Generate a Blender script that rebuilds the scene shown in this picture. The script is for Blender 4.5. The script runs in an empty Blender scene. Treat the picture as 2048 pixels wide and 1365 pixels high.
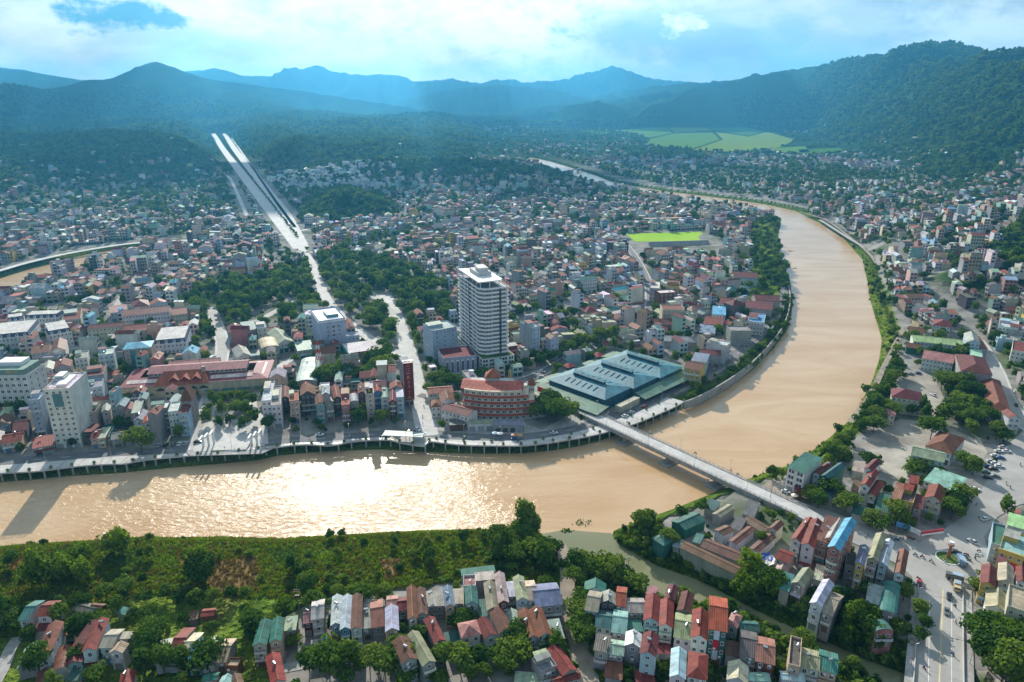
import bpy, bmesh, math, random
import numpy as np
from mathutils import Vector, Matrix, Euler

# ------------------------------------------------------------------ camera, sky, sun, exposure
R = math.radians
scene = bpy.context.scene
CAM_H = 175.0                      # drone height above the quay, metres
FPX, CX, CY = 1400.0, 1024.0, 682.5
PITCH = math.atan(490 / 1400)
cam = bpy.data.cameras.new('camera'); cam.sensor_width = 36; cam.lens = 36 * FPX / 2048
cam.clip_start = 1; cam.clip_end = 60000
cam_o = bpy.data.objects.new('camera', cam); scene.collection.objects.link(cam_o)
cam_o.location = (0, 0, CAM_H); cam_o.rotation_euler = (math.pi / 2 - PITCH, 0, 0)
scene.camera = cam_o
SUN_AZ, SUN_EL = R(-14), R(28)
SUN = Vector((math.sin(SUN_AZ) * math.cos(SUN_EL), math.cos(SUN_AZ) * math.cos(SUN_EL), math.sin(SUN_EL)))
sl = bpy.data.lights.new('sun', 'SUN'); sl.energy = 5.0; sl.angle = R(0.55); sl.color = (1, .93, .82)
so = bpy.data.objects.new('sun', sl); scene.collection.objects.link(so)
so.rotation_euler = SUN.to_track_quat('Z', 'Y').to_euler()
scene.view_settings.view_transform = 'Standard'; scene.view_settings.look = 'None'
scene.view_settings.exposure = 0.55; scene.view_settings.gamma = 1.0
scene.view_settings.use_curve_mapping = False
scene.render.engine = 'CYCLES'
cy = scene.cycles
cy.use_denoising = True
try: cy.denoiser = 'OPENIMAGEDENOISE'
except Exception: pass
cy.max_bounces = 4; cy.diffuse_bounces = 2; cy.glossy_bounces = 2; cy.transmission_bounces = 2
cy.transparent_max_bounces = 6; cy.volume_bounces = 0
cy.sample_clamp_indirect = 3.0; cy.sample_clamp_direct = 12.0
cy.use_adaptive_sampling = True; cy.adaptive_threshold = 0.02
cy.caustics_reflective = False; cy.caustics_refractive = False

class NT:
    """small helper round a node tree"""
    def __init__(s, tree): s.t = tree; s.n = tree.nodes; s.l = tree.links
    def new(s, typ, **kw):
        nd = s.n.new(typ)
        for k, v in kw.items():
            if k == 'inp':
                for i, val in v.items(): nd.inputs[i].default_value = val
            else: setattr(nd, k, v)
        return nd
    def link(s, a, b): s.l.new(a, b)
    def math(s, op, a, b=None, c=None, clamp=False):
        nd = s.n.new('ShaderNodeMath'); nd.operation = op; nd.use_clamp = clamp
        for i, v in enumerate((a, b, c)):
            if v is None: continue
            if hasattr(v, 'is_linked'): s.l.new(v, nd.inputs[i])
            else: nd.inputs[i].default_value = v
        return nd.outputs[0]
    def mix(s, f, a, b, mode='MIX'):
        nd = s.n.new('ShaderNodeMix'); nd.data_type = 'RGBA'; nd.blend_type = mode; nd.clamp_factor = True
        for i, v in ((0, f), (6, a), (7, b)):
            if hasattr(v, 'is_linked'): s.l.new(v, nd.inputs[i])
            else: nd.inputs[i].default_value = v if i == 0 else (*v, 1)[:4]
        return nd.outputs[2]
    def ramp(s, f, stops, interp='LINEAR'):
        nd = s.n.new('ShaderNodeValToRGB'); cr = nd.color_ramp; cr.interpolation = interp
        while len(cr.elements) < len(stops): cr.elements.new(.5)
        for e, (p, c) in zip(cr.elements, stops):
            e.position = p; e.color = (c, c, c, 1) if not hasattr(c, '__len__') else (*c, 1)[:4]
        s.l.new(f, nd.inputs[0]); return nd.outputs[0]
    def noise(s, vec, scale, detail=4, rough=.55, dist=0.0, out=0):
        nd = s.n.new('ShaderNodeTexNoise'); nd.inputs['Scale'].default_value = scale
        nd.inputs['Detail'].default_value = detail; nd.inputs['Roughness'].default_value = rough
        nd.inputs['Distortion'].default_value = dist
        if vec is not None: s.l.new(vec, nd.inputs['Vector'])
        return nd.outputs[out]

world = bpy.data.worlds.new('World'); scene.world = world; world.use_nodes = True
SKY_HI = (.98, 1.0, .98)
def build_sky():
    w = NT(world.node_tree); w.n.clear()
    out = w.new('ShaderNodeOutputWorld'); bg = w.new('ShaderNodeBackground')
    sky = w.new('ShaderNodeTexSky'); sky.sky_type = 'NISHITA'; sky.sun_disc = False
    sky.sun_elevation = SUN_EL; sky.sun_rotation = SUN_AZ; sky.altitude = 300
    sky.air_density = 1.0; sky.dust_density = 1.0; sky.ozone_density = 3.0
    tc = w.new('ShaderNodeTexCoord'); sep = w.new('ShaderNodeSeparateXYZ'); w.link(tc.outputs['Generated'], sep.inputs[0])
    x, y, z = sep.outputs
    az = w.math('ARCTAN2', x, y); el = w.math('ARCSINE', z)
    comb = w.new('ShaderNodeCombineXYZ')
    # cloud layers in azimuth / elevation; streaks widen along the horizon
    w.link(w.math('MULTIPLY', az, 2.6), comb.inputs[0]); w.link(w.math('MULTIPLY', el, 7.5), comb.inputs[1])
    vec = comb.outputs[0]
    n1 = w.noise(vec, 2.3, 4, .6, .3)
    cb2 = w.new('ShaderNodeCombineXYZ'); w.link(az, cb2.inputs[0]); w.link(w.math('MULTIPLY', el, 1.6), cb2.inputs[1])
    n2 = w.noise(cb2.outputs[0], 24.0, 6, .62)
    cover = w.math('ADD', w.math('MULTIPLY', n1, .72), w.math('MULTIPLY', n2, .28))
    skyc = w.mix(1.0, sky.outputs[0], (.10, .12, .13), 'MULTIPLY')
    # sunlit cloud is brighter toward the sun
    dot = w.new('ShaderNodeVectorMath', operation='DOT_PRODUCT'); w.link(tc.outputs['Generated'], dot.inputs[0]); dot.inputs[1].default_value = SUN
    toward = w.math('POWER', w.math('MAXIMUM', dot.outputs['Value'], 0.0), 4.0)
    bright = w.mix(toward, (.38, .44, .48), SKY_HI)
    shade = w.mix(toward, (.20, .31, .39), (.46, .60, .68))
    c_mid = w.ramp(cover, [(.40, 0), (.60, 1)])
    base = w.mix(c_mid, shade, bright)
    base = w.mix(.15, base, skyc)
    def cloud(u, v, ru, rv, amount, col, edge=.55, wob=1.0):
        """one cloud: direction (from its pixel), half width and height in pixels"""
        nonlocal base
        dv = Vector(((u - CX) / FPX, math.cos(PITCH) + (CY - v) / FPX * math.sin(PITCH), -math.sin(PITCH) + (CY - v) / FPX * math.cos(PITCH))).normalized()
        a = math.atan2(dv.x, dv.y); e = math.asin(dv.z)
        dx = w.math('MULTIPLY', w.math('SUBTRACT', az, a), FPX / ru)
        dy = w.math('MULTIPLY', w.math('SUBTRACT', el, e), FPX / rv)
        d2 = w.math('SQRT', w.math('ADD', w.math('MULTIPLY', dx, dx), w.math('MULTIPLY', dy, dy)))
        m = w.math('ADD', w.math('SUBTRACT', 1.0, d2), w.math('MULTIPLY', w.math('SUBTRACT', n2, .5), 2.6 * wob))
        mr = w.new('ShaderNodeMapRange'); mr.interpolation_type = 'SMOOTHSTEP'
        w.link(m, mr.inputs[0]); mr.inputs[1].default_value = .5 - edge * .5; mr.inputs[2].default_value = .5 + edge * .5
        base = w.mix(w.math('MULTIPLY', mr.outputs[0], amount), base, col)
    cloud(900, -30, 560, 170, .85, SKY_HI, 1.2, .9)
    cloud(1080, 70, 240, 80, .85, SKY_HI, .9, .9)
    cloud(1480, 88, 420, 80, .8, (.24, .44, .58), .9, .8)
    cloud(1250, 70, 190, 50, .8, (.28, .48, .62), .8, .8)
    cloud(1960, 70, 230, 70, .7, (.66, .80, .86), .9, .8)
    cloud(1372, 45, 60, 34, .9, (.92, 1.0, 1.0), .5, .9)
    cloud(225, 28, 120, 50, .97, (.10, .33, .48), .5, .8)
    cloud(335, 43, 52, 20, .95, (.13, .36, .52), .5, .9)
    cloud(440, 95, 150, 40, .5, (.36, .54, .64), .7, .9)
    w.link(base, bg.inputs[0]); bg.inputs[1].default_value = 1.0
    w.link(bg.outputs[0], out.inputs[0])
build_sky()

# ------------------------------------------------------------------ helpers
rng = np.random.default_rng(7); random.seed(7)
def G(u, v, z=0.0):
    """ground (or height-z) point seen at a pixel of the 2048 px photograph"""
    a = (u - CX) / FPX; b = (v - CY) / FPX
    dz = -math.sin(PITCH) - b * math.cos(PITCH); t = (z - CAM_H) / dz
    return Vector((a * t, (math.cos(PITCH) - b * math.sin(PITCH)) * t, z))
def G2(pts, z=0.0): return np.array([G(u, v, z)[:2] for u, v in pts])
def at_dist(u, v, d):
    """point on the pixel's ray at ground distance d: used for far ridge crests"""
    a = (u - CX) / FPX; b = (v - CY) / FPX
    dy = math.cos(PITCH) - b * math.sin(PITCH); dz = -math.sin(PITCH) - b * math.cos(PITCH)
    t = d / dy
    return (a * t, d, CAM_H + dz * t)
def project(x, y, z):
    zc = z - CAM_H; d = y * math.cos(PITCH) - zc * math.sin(PITCH); up = y * math.sin(PITCH) + zc * math.cos(PITCH)
    return CX + FPX * x / d, CY - FPX * up / d, d
COL = scene.collection
def link(o): COL.objects.link(o); return o
def tag(o, label=None, cat=None, group=None, kind=None):
    if label: o['label'] = label
    if cat: o['category'] = cat
    if group: o['group'] = group
    if kind: o['kind'] = kind
    return o
def empty(name, loc=(0, 0, 0), rz=0.0):
    o = bpy.data.objects.new(name, None); o.empty_display_size = .5
    o.location = loc; o.rotation_euler = (0, 0, rz); return link(o)
def seg_dist(px, py, poly, closed=False):
    """distance to a polyline and parameter of the nearest point (index + fraction)"""
    P = np.asarray(poly, float); n = len(P); best = np.full(px.shape, 1e18); par = np.zeros(px.shape)
    for i in range(n if closed else n - 1):
        a = P[i]; b = P[(i + 1) % n]; d = b[:2] - a[:2]; L = d @ d + 1e-9
        t = np.clip(((px - a[0]) * d[0] + (py - a[1]) * d[1]) / L, 0, 1)
        q = (px - a[0] - t * d[0]) ** 2 + (py - a[1] - t * d[1]) ** 2
        m = q < best; best[m] = q[m]; par[m] = i + t[m]
    return np.sqrt(best), par
def inside(px, py, poly):
    P = np.asarray(poly); px = np.asarray(px, float); py = np.asarray(py, float); c = np.zeros(px.shape, bool); n = len(P); j = n - 1
    for i in range(n):
        xi, yi = P[i][:2]; xj, yj = P[j][:2]
        if yi != yj:
            c ^= ((yi > py) != (yj > py)) & (px < (xj - xi) * (py - yi) / (yj - yi) + xi)
        j = i
    return c
def smooth(t): t = np.clip(t, 0, 1); return t * t * (3 - 2 * t)
_lat = np.random.default_rng(3).random((256, 256))
def vnoise(x, y):
    xi = np.floor(x).astype(int); yi = np.floor(y).astype(int); fx = smooth(x - xi); fy = smooth(y - yi)
    a = _lat[xi & 255, yi & 255]; b = _lat[(xi + 1) & 255, yi & 255]; c = _lat[xi & 255, (yi + 1) & 255]; d = _lat[(xi + 1) & 255, (yi + 1) & 255]
    return (a * (1 - fx) + b * fx) * (1 - fy) + (c * (1 - fx) + d * fx) * fy
def fbm(x, y, octs=4, ridged=False):
    s = np.zeros(np.shape(x)); a = .5; tot = 0
    for k in range(octs):
        v = vnoise(x * 2 ** k + 17.3 * k, y * 2 ** k + 9.1 * k)
        if ridged: v = 1 - np.abs(2 * v - 1)
        s = s + a * v; tot += a; a *= .5
    return s / tot
# ------------------------------------------------------------------ materials
def mat(name):
    m = bpy.data.materials.new(name); m.use_nodes = True; t = NT(m.node_tree)
    b = m.node_tree.nodes['Principled BSDF']; b.inputs['Specular IOR Level'].default_value = .3
    return m, t, b
def colour_src(t, src):
    if src == 'obj': return t.new('ShaderNodeObjectInfo').outputs['Color']
    if src == 'attr': return t.new('ShaderNodeAttribute', attribute_name='Col').outputs['Color']
    nd = t.new('ShaderNodeRGB'); nd.outputs[0].default_value = (*src, 1); return nd.outputs[0]
def surf(name, src, rough=.8, grime=.35, gscale=.35, bump=0.0, metal=0.0, spec=.3, streak=False, corr=0.0, axis=0, wear=None):
    """painted / rendered surface with weathering of its own; corr = sheet corrugation pitch (m)"""
    m, t, b = mat(name); c = colour_src(t, src)
    geo = t.new('ShaderNodeNewGeometry'); pos = geo.outputs['Position']
    mp = t.new('ShaderNodeMapping'); t.link(pos, mp.inputs[0]); mp.inputs['Scale'].default_value = (1, 1, .25 if streak else 1)
    n = t.noise(mp.outputs[0], gscale, 6, .65)
    g = t.ramp(n, [(.32, 1 - grime), (.62, 1.0)])
    n2 = t.noise(pos, gscale * .22, 3, .5); g2 = t.ramp(n2, [(.3, 1 - grime * .5), (.7, 1.08)])
    c = t.mix(1.0, t.mix(1.0, c, g, 'MULTIPLY'), g2, 'MULTIPLY')
    if wear:
        nw = t.noise(pos, .45, 5, .7); c = t.mix(t.ramp(nw, [(.56, 0), (.70, .6)]), c, wear)
        uvm = t.new('ShaderNodeUVMap'); su = t.new('ShaderNodeSeparateXYZ'); t.link(uvm.outputs[0], su.inputs[0]); wn = t.new('ShaderNodeTexWhiteNoise'); wn.noise_dimensions = '2D'; cb = t.new('ShaderNodeCombineXYZ')
        t.link(t.math('FLOOR', t.math('MULTIPLY', su.outputs[0], .95)), cb.inputs[0]); t.link(t.math('FLOOR', t.math('MULTIPLY', su.outputs[1], .3)), cb.inputs[1]); t.link(cb.outputs[0], wn.inputs['Vector'])
        c = t.mix(1.0, c, t.ramp(wn.outputs['Value'], [(0, .78), (1, 1.12)]), 'MULTIPLY')
    t.link(c, b.inputs['Base Color']); b.inputs['Roughness'].default_value = rough
    b.inputs['Metallic'].default_value = metal; b.inputs['Specular IOR Level'].default_value = spec
    if corr:
        uv = t.new('ShaderNodeUVMap'); sx = t.new('ShaderNodeSeparateXYZ'); t.link(uv.outputs[0], sx.inputs[0])
        s = t.math('SINE', t.math('MULTIPLY', sx.outputs[axis], 2 * math.pi / corr))
        bp = t.new('ShaderNodeBump', inp={0: .5, 1: .05}); t.link(s, bp.inputs['Height']); t.link(bp.outputs[0], b.inputs['Normal'])
    elif bump:
        bp = t.new('ShaderNodeBump', inp={0: .4, 1: bump}); t.link(n, bp.inputs['Height']); t.link(bp.outputs[0], b.inputs['Normal'])
    return m
MT = {}
MT['wall'] = surf('painted_render', 'obj', .85, .30, .5, streak=True)
MT['wall_stuff'] = surf('painted_render_far', 'attr', .85, .28, .4, streak=True)
MT['tile'] = surf('clay_tile', 'obj', .75, .40, .7, corr=.5, wear=(.13, .075, .05))
MT['sheet'] = surf('coated_sheet', 'obj', .6, .32, .35, spec=.18, corr=.7, wear=(.20, .11, .065))
MT['slab'] = surf('weathered_slab', 'obj', .9, .45, .6)
MT['conc'] = surf('grey_concrete', (.40, .39, .37), .9, .35, .5)
MT['conc_light'] = surf('pale_paving', (.52, .51, .49), .85, .25, .25)
MT['asph'] = surf('worn_asphalt', (.16, .16, .165), .85, .25, .12)
MT['road'] = surf('dusty_road', (.36, .35, .33), .8, .22, .10)
MT['dirt'] = surf('packed_earth', (.34, .29, .23), .95, .4, .15)
MT['white'] = surf('white_paint', (.78, .78, .77), .6, .12, .8)
MT['yellow'] = surf('cream_line_paint', (.62, .52, .30), .7, .2, .8)
MT['steel'] = surf('steel', (.55, .56, .57), .35, .2, 1.0, metal=.8)
MT['matt_dark'] = surf('matt_dark', (.03, .07, .09), .9, .1, 1.0, spec=.05)
MT['dark'] = surf('dark_metal', (.045, .05, .055), .5, .2, 1.0)
MT['plain'] = surf('plain_paint', 'obj', .55, .12, .8)
MT['gloss'] = surf('car_paint', 'obj', .22, .05, 1.0, spec=.6)
def glass():
    m, t, b = mat('window_glass'); b.inputs['Base Color'].default_value = (.035, .05, .06, 1)
    b.inputs['Roughness'].default_value = .12; b.inputs['Specular IOR Level'].default_value = .7
    return m
MT['glass'] = glass()
MT['glass_teal'] = surf('teal_glass', (.05, .20, .24), .15, .15, .5, spec=.7)
def leaf(name, cols, rough=.6, trans=.3, nscale=.25):
    m = bpy.data.materials.new(name); m.use_nodes = True; t = NT(m.node_tree); t.n.clear()
    out = t.new('ShaderNodeOutputMaterial')
    oi = t.new('ShaderNodeObjectInfo'); geo = t.new('ShaderNodeNewGeometry')
    n = t.noise(geo.outputs['Position'], nscale, 3, .6)
    f = t.math('ADD', t.math('MULTIPLY', oi.outputs['Random'], .8), t.math('MULTIPLY', n, .35))
    f = t.math('ADD', f, t.math('MULTIPLY', t.math('SUBTRACT', geo.outputs['Random Per Island'], .5), .35))
    c = t.ramp(f, [(.12, cols[0]), (.5, cols[1]), (.92, cols[2])])
    d = t.new('ShaderNodeBsdfDiffuse'); tr = t.new('ShaderNodeBsdfTranslucent')
    t.link(c, d.inputs[0]); t.link(t.mix(1.0, c, (1.25, 1.2, .45), 'MULTIPLY'), tr.inputs[0])
    mx = t.new('ShaderNodeMixShader', inp={0: trans}); t.link(d.outputs[0], mx.inputs[1]); t.link(tr.outputs[0], mx.inputs[2])
    t.link(mx.outputs[0], out.inputs[0]); return m
MT['leaf'] = leaf('broadleaf', [(.032, .078, .020), (.078, .155, .028), (.155, .225, .042)], trans=.38)
MT['leaf_b'] = leaf('bamboo_leaf', [(.065, .13, .018), (.13, .21, .022), (.20, .29, .03)], trans=.45)
MT['leaf_p'] = leaf('palm_leaf', [(.05, .12, .02), (.09, .19, .03), (.15, .25, .05)], trans=.4)
MT['bark'] = surf('bark', (.11, .085, .06), .95, .3, 1.5)
def grass_mat():
    m, t, b = mat('bank_grass'); geo = t.new('ShaderNodeNewGeometry'); p = geo.outputs['Position']
    n1 = t.noise(p, .05, 5, .6); n2 = t.noise(p, .8, 3, .6)
    c = t.ramp(n1, [(.3, (.035, .075, .018)), (.5, (.06, .12, .022)), (.72, (.12, .17, .03))])
    c = t.mix(1.0, c, t.ramp(n2, [(.25, .55), (.7, 1.25)]), 'MULTIPLY')
    t.link(c, b.inputs['Base Color']); b.inputs['Roughness'].default_value = .95
    bp = t.new('ShaderNodeBump', inp={0: .8, 1: .5}); t.link(n2, bp.inputs['Height']); t.link(bp.outputs[0], b.inputs['Normal'])
    return m
MT['grass'] = grass_mat()
def ground_mat():
    m, t, b = mat('valley_ground'); geo = t.new('ShaderNodeNewGeometry'); p = geo.outputs['Position']
    town = t.new('ShaderNodeAttribute', attribute_name='town').outputs['Fac']
    n1 = t.noise(p, .012, 6, .6); n2 = t.noise(p, .09, 4, .6); n3 = t.noise(p, .35, 3, .6)
    forest = t.ramp(t.math('ADD', t.math('MULTIPLY', n1, .5), t.math('MULTIPLY', n2, .5)), [(.35, (.020, .048, .016)), (.5, (.034, .075, .02)), (.66, (.055, .105, .026))])
    forest = t.mix(1.0, forest, t.ramp(n3, [(.3, .6), (.7, 1.25)]), 'MULTIPLY')
    tn = t.ramp(n2, [(.3, (.15, .145, .13)), (.55, (.27, .26, .24)), (.75, (.36, .34, .31))])
    tn = t.mix(t.ramp(n1, [(.52, 0), (.6, .7)]), tn, (.06, .10, .03))
    mead = t.new('ShaderNodeAttribute', attribute_name='meadow').outputs['Fac']
    n4 = t.noise(p, .05, 5, .65); md = t.ramp(n4, [(.3, (.065, .12, .018)), (.5, (.13, .19, .028)), (.7, (.20, .21, .06))]); md = t.mix(1.0, md, t.ramp(n3, [(.3, .7), (.7, 1.2)]), 'MULTIPLY')
    t.link(t.mix(mead, t.mix(town, forest, tn), md), b.inputs['Base Color']); b.inputs['Roughness'].default_value = .95
    b.inputs['Specular IOR Level'].default_value = 0.0
    sepp = t.new('ShaderNodeSeparateXYZ'); t.link(p, sepp.inputs[0])
    hb = t.math('MULTIPLY', t.math('ADD', n3, t.math('MULTIPLY', n2, 2.0)), t.math('SUBTRACT', 1.0, town))
    bp = t.new('ShaderNodeBump', inp={0: .9, 1: 5.0}); t.link(hb, bp.inputs['Height']); t.link(bp.outputs[0], b.inputs['Normal'])
    return m
MT['ground'] = ground_mat()
def water_mat(name, c0, c1, amp, rough):
    m, t, b = mat(name); geo = t.new('ShaderNodeNewGeometry'); p = geo.outputs['Position']
    mp = t.new('ShaderNodeMapping'); t.link(p, mp.inputs[0]); mp.inputs['Scale'].default_value = (.6, 1, 1); mp.inputs['Rotation'].default_value = (0, 0, .5)
    mp2 = t.new('ShaderNodeMapping'); t.link(p, mp2.inputs[0]); mp2.inputs['Scale'].default_value = (.35, 1, 1); mp2.inputs['Rotation'].default_value = (0, 0, -.2)
    big = t.noise(mp2.outputs[0], .022, 6, .62, 1.6)
    t.link(t.ramp(big, [(.35, c0), (.65, c1)]), b.inputs['Base Color'])
    w1 = t.noise(mp.outputs[0], .42, 5, .62, .4); w2 = t.noise(mp.outputs[0], .12, 2, .5)
    sx_ = t.new('ShaderNodeSeparateXYZ'); t.link(p, sx_.inputs[0]); lane = t.new('ShaderNodeMapRange'); lane.interpolation_type = 'SMOOTHSTEP'; t.link(sx_.outputs[0], lane.inputs[0]); lane.inputs[1].default_value = 60; lane.inputs[2].default_value = -60; lane.inputs[3].default_value = .22; lane.inputs[4].default_value = 1.0   # wind ripples the lower reach, the bend lies calm
    chop = t.math('MULTIPLY', t.ramp(t.noise(p, .014, 3, .6), [(.36, .45), (.62, 1.0)]), lane.outputs[0])
    h = t.math('MULTIPLY', t.math('ADD', w1, t.math('MULTIPLY', w2, .6)), chop)
    bp = t.new('ShaderNodeBump', inp={0: 1.0, 1: amp}); t.link(h, bp.inputs['Height']); t.link(bp.outputs[0], b.inputs['Normal'])
    b.inputs['Roughness'].default_value = rough; b.inputs['Specular IOR Level'].default_value = .5; b.inputs['IOR'].default_value = 1.33
    return m
MT['water'] = water_mat('silty_river', (.45, .285, .145), (.54, .385, .235), .80, .15)
MT['creek'] = water_mat('creek_water', (.17, .175, .095), (.22, .215, .12), .12, .10)
def field_mat(name, a, b_, sc=.02):
    m, t, b = mat(name); geo = t.new('ShaderNodeNewGeometry'); n = t.noise(geo.outputs['Position'], sc, 5, .6)
    t.link(t.ramp(n, [(.3, a), (.7, b_)]), b.inputs['Base Color']); b.inputs['Roughness'].default_value = 1.0; b.inputs['Specular IOR Level'].default_value = 0.0
    return m
MT['rice'] = field_mat('rice_green', (.08, .17, .028), (.13, .22, .04))
MT['rice_b'] = field_mat('rice_yellow', (.13, .20, .03), (.18, .25, .045))
MT['rice_c'] = field_mat('rice_deep', (.05, .13, .022), (.09, .17, .03))
MT['pitch'] = field_mat('pitch_grass', (.25, .42, .04), (.32, .50, .06))
MT['crop_brown'] = field_mat('dry_crop', (.17, .11, .05), (.22, .16, .07), .5)
MT['crop_green'] = field_mat('green_crop', (.05, .12, .018), (.12, .19, .03), .4)
MT['crop_dark'] = field_mat('dark_crop', (.035, .075, .022), (.06, .10, .03), .6)

# ------------------------------------------------------------------ terrain, river, hills
WZ = -5.0
north_bank = [(-420, 990), (-200, 975), (0, 965), (60, 960), (120, 954), (245, 946), (344, 936), (420, 930), (516, 921), (560, 911), (640, 904), (760, 899), (820, 903), (900, 907), (960, 908), (1050, 907), (1100, 902), (1160, 893), (1215, 877), (1280, 850), (1330, 830), (1400, 805), (1450, 780), (1500, 745), (1545, 700), (1575, 660), (1586, 610), (1580, 560), (1562, 520), (1555, 480), (1560, 455), (1563, 437), (1540, 425), (1480, 413), (1420, 405), (1350, 395), (1300, 388), (1240, 379), (1190, 367), (1150, 353), (1110, 338), (1085, 329), (1050, 322)]
south_bank = [(1062, 315), (1100, 323), (1140, 335), (1190, 351), (1220, 363), (1270, 373), (1330, 383), (1400, 391), (1470, 400), (1530, 409), (1590, 422), (1640, 447), (1690, 480), (1725, 520), (1735, 565), (1740, 600), (1755, 650), (1764, 680), (1758, 720), (1745, 760), (1725, 800), (1700, 840), (1660, 875), (1620, 905), (1580, 930), (1530, 946), (1500, 957), (1440, 980), (1400, 997), (1350, 1017), (1290, 1038), (1230, 1060), (1221, 1068), (1240, 1090), (1270, 1108), (1310, 1130), (1350, 1145), (1400, 1162), (1440, 1182), (1500, 1215), (1560, 1245), (1640, 1278), (1700, 1305), (1760, 1330), (1850, 1365), (1960, 1420), (2000, 1500), (1870, 1440), (1730, 1350), (1640, 1308), (1560, 1270), (1480, 1232), (1410, 1212), (1335, 1200), (1270, 1185), (1200, 1160), (1140, 1122), (1085, 1076), (1060, 1066), (1020, 1061), (960, 1058), (860, 1060), (760, 1065), (640, 1072), (560, 1078), (450, 1073), (340, 1075), (300, 1072), (200, 1080), (100, 1085), (0, 1092), (-200, 1110), (-420, 1130)]
RIVER = G2(north_bank + south_bank, WZ)
CREEK = G2([(1062, 1056), (1085, 1068), (1130, 1060), (1222, 1067), (1240, 1080), (1270, 1098), (1350, 1135), (1400, 1152), (1440, 1172), (1500, 1205), (1560, 1235), (1640, 1268), (1700, 1295), (1760, 1320), (1850, 1355), (1980, 1420), (2030, 1520), (1850, 1490), (1720, 1400), (1640, 1360), (1560, 1320), (1480, 1277), (1400, 1247), (1330, 1223), (1270, 1200), (1200, 1175), (1120, 1120)], WZ)
LEFT_STREAM = G2([(-300, 640), (-80, 580), (0, 557), (60, 538), (120, 523), (180, 508), (240, 499), (300, 491), (380, 486), (380, 489), (300, 497), (262, 505), (220, 519), (170, 532), (110, 549), (50, 567), (0, 584), (-80, 612), (-300, 690)], WZ)
FAR_STREAM = G2([(1120, 287), (1135, 280), (1150, 274), (1156, 276), (1148, 283), (1132, 291)], WZ)
WATERS = [RIVER, LEFT_STREAM, FAR_STREAM]
FLATS = G2([(-500, 480), (-100, 440), (0, 430), (150, 402), (330, 372), (420, 360), (470, 350), (560, 345), (640, 350), (740, 347), (800, 352), (880, 347), (960, 332), (1000, 312), (1012, 275), (960, 250), (800, 240), (700, 225), (1330, 219), (1450, 240), (1600, 265), (1700, 300), (1790, 345), (1830, 378), (1900, 405), (2000, 440), (2100, 455), (2400, 520)], 0)
FLATS = np.vstack([FLATS, [[900, 100], [900, -600], [-900, -600], [-1500, 300]]])
ridges = [  # (pixel skyline points with ground distance, foot width, roughness)
    ([(2420, 40, 2300), (2230, 75, 2500), (2048, 107, 2850), (1970, 120, 3150), (1925, 106, 3300), (1885, 94, 3400), (1850, 102, 3500), (1800, 122, 3900), (1770, 124, 4200), (1700, 130, 4600), (1640, 136, 5200), (1560, 154, 6000), (1490, 160, 6800), (1400, 166, 7600), (1330, 172, 8400)], 1750, .50),
    ([(2420, 200, 1500), (2200, 225, 1700), (2048, 262, 2000), (1960, 240, 2500), (1850, 236, 3000), (1720, 228, 3700), (1600, 214, 4800)], 700, .5),
    ([(-420, 190, 4800), (-200, 178, 5200), (-60, 160, 5400), (20, 170, 5400), (60, 182, 5600), (130, 172, 5700), (180, 158, 5800), (215, 160, 5900), (250, 146, 6000), (285, 130, 6000), (310, 122, 6000), (335, 133, 6100), (370, 150, 6300), (430, 160, 6600), (520, 172, 7000), (600, 182, 7200)], 1500, .28),
    ([(-500, 130, 8500), (-150, 128, 9000), (0, 134, 9300), (50, 140, 9400), (100, 150, 9600), (160, 160, 10000), (260, 165, 10500)], 2200, .25),
    ([(300, 150, 11000), (370, 141, 11000), (400, 139, 11000), (440, 138, 11200), (480, 149, 11200), (540, 153, 11200), (556, 153, 11200), (566, 135, 11200), (585, 134, 11200), (600, 139, 11200), (640, 133, 11300), (668, 144, 11300), (720, 151, 11400), (760, 152, 11400), (793, 150, 11400), (830, 163, 11400), (870, 160, 11400), (905, 158, 11400), (940, 166, 11400), (1000, 160, 11400), (1060, 163, 11500), (1120, 160, 11600), (1160, 150, 11800), (1200, 141, 11800), (1225, 135, 11800), (1260, 146, 11800), (1310, 160, 11800), (1400, 166, 11800), (1600, 170, 12000), (2100, 165, 12000)], 1500, .45),
    ([(880, 180, 8200), (960, 172, 8300), (1010, 170, 8300), (1060, 174, 8300), (1130, 184, 8300)], 800, .4),
    ([(1150, 206, 5600), (1185, 198, 5600), (1225, 207, 5700)], 350, .3),
]
NEARER = [1, 1, .86, .86, .86, 1.02, .90]      # keeps the far ranges inside the valley air
RIDGES = [(np.array([at_dist(u, v, d * k) for u, v, d in pts]), w * (1 if k == 1 else k * .95), r) for (pts, w, r), k in zip(ridges, NEARER)]
MOUNDS = [((690, 428), 62, 50, 30), ((770, 350), 130, 100, 26), ((930, 362), 160, 130, 34), ((2035, 600), 75, 60, 34), ((2085, 500), 160, 120, 46), ((1430, 345), 120, 70, 10), ((425, 432), 40, 26, 12)]
BOUL = G2([(603, 497), (545, 425), (486, 330), (436, 268)])
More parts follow.
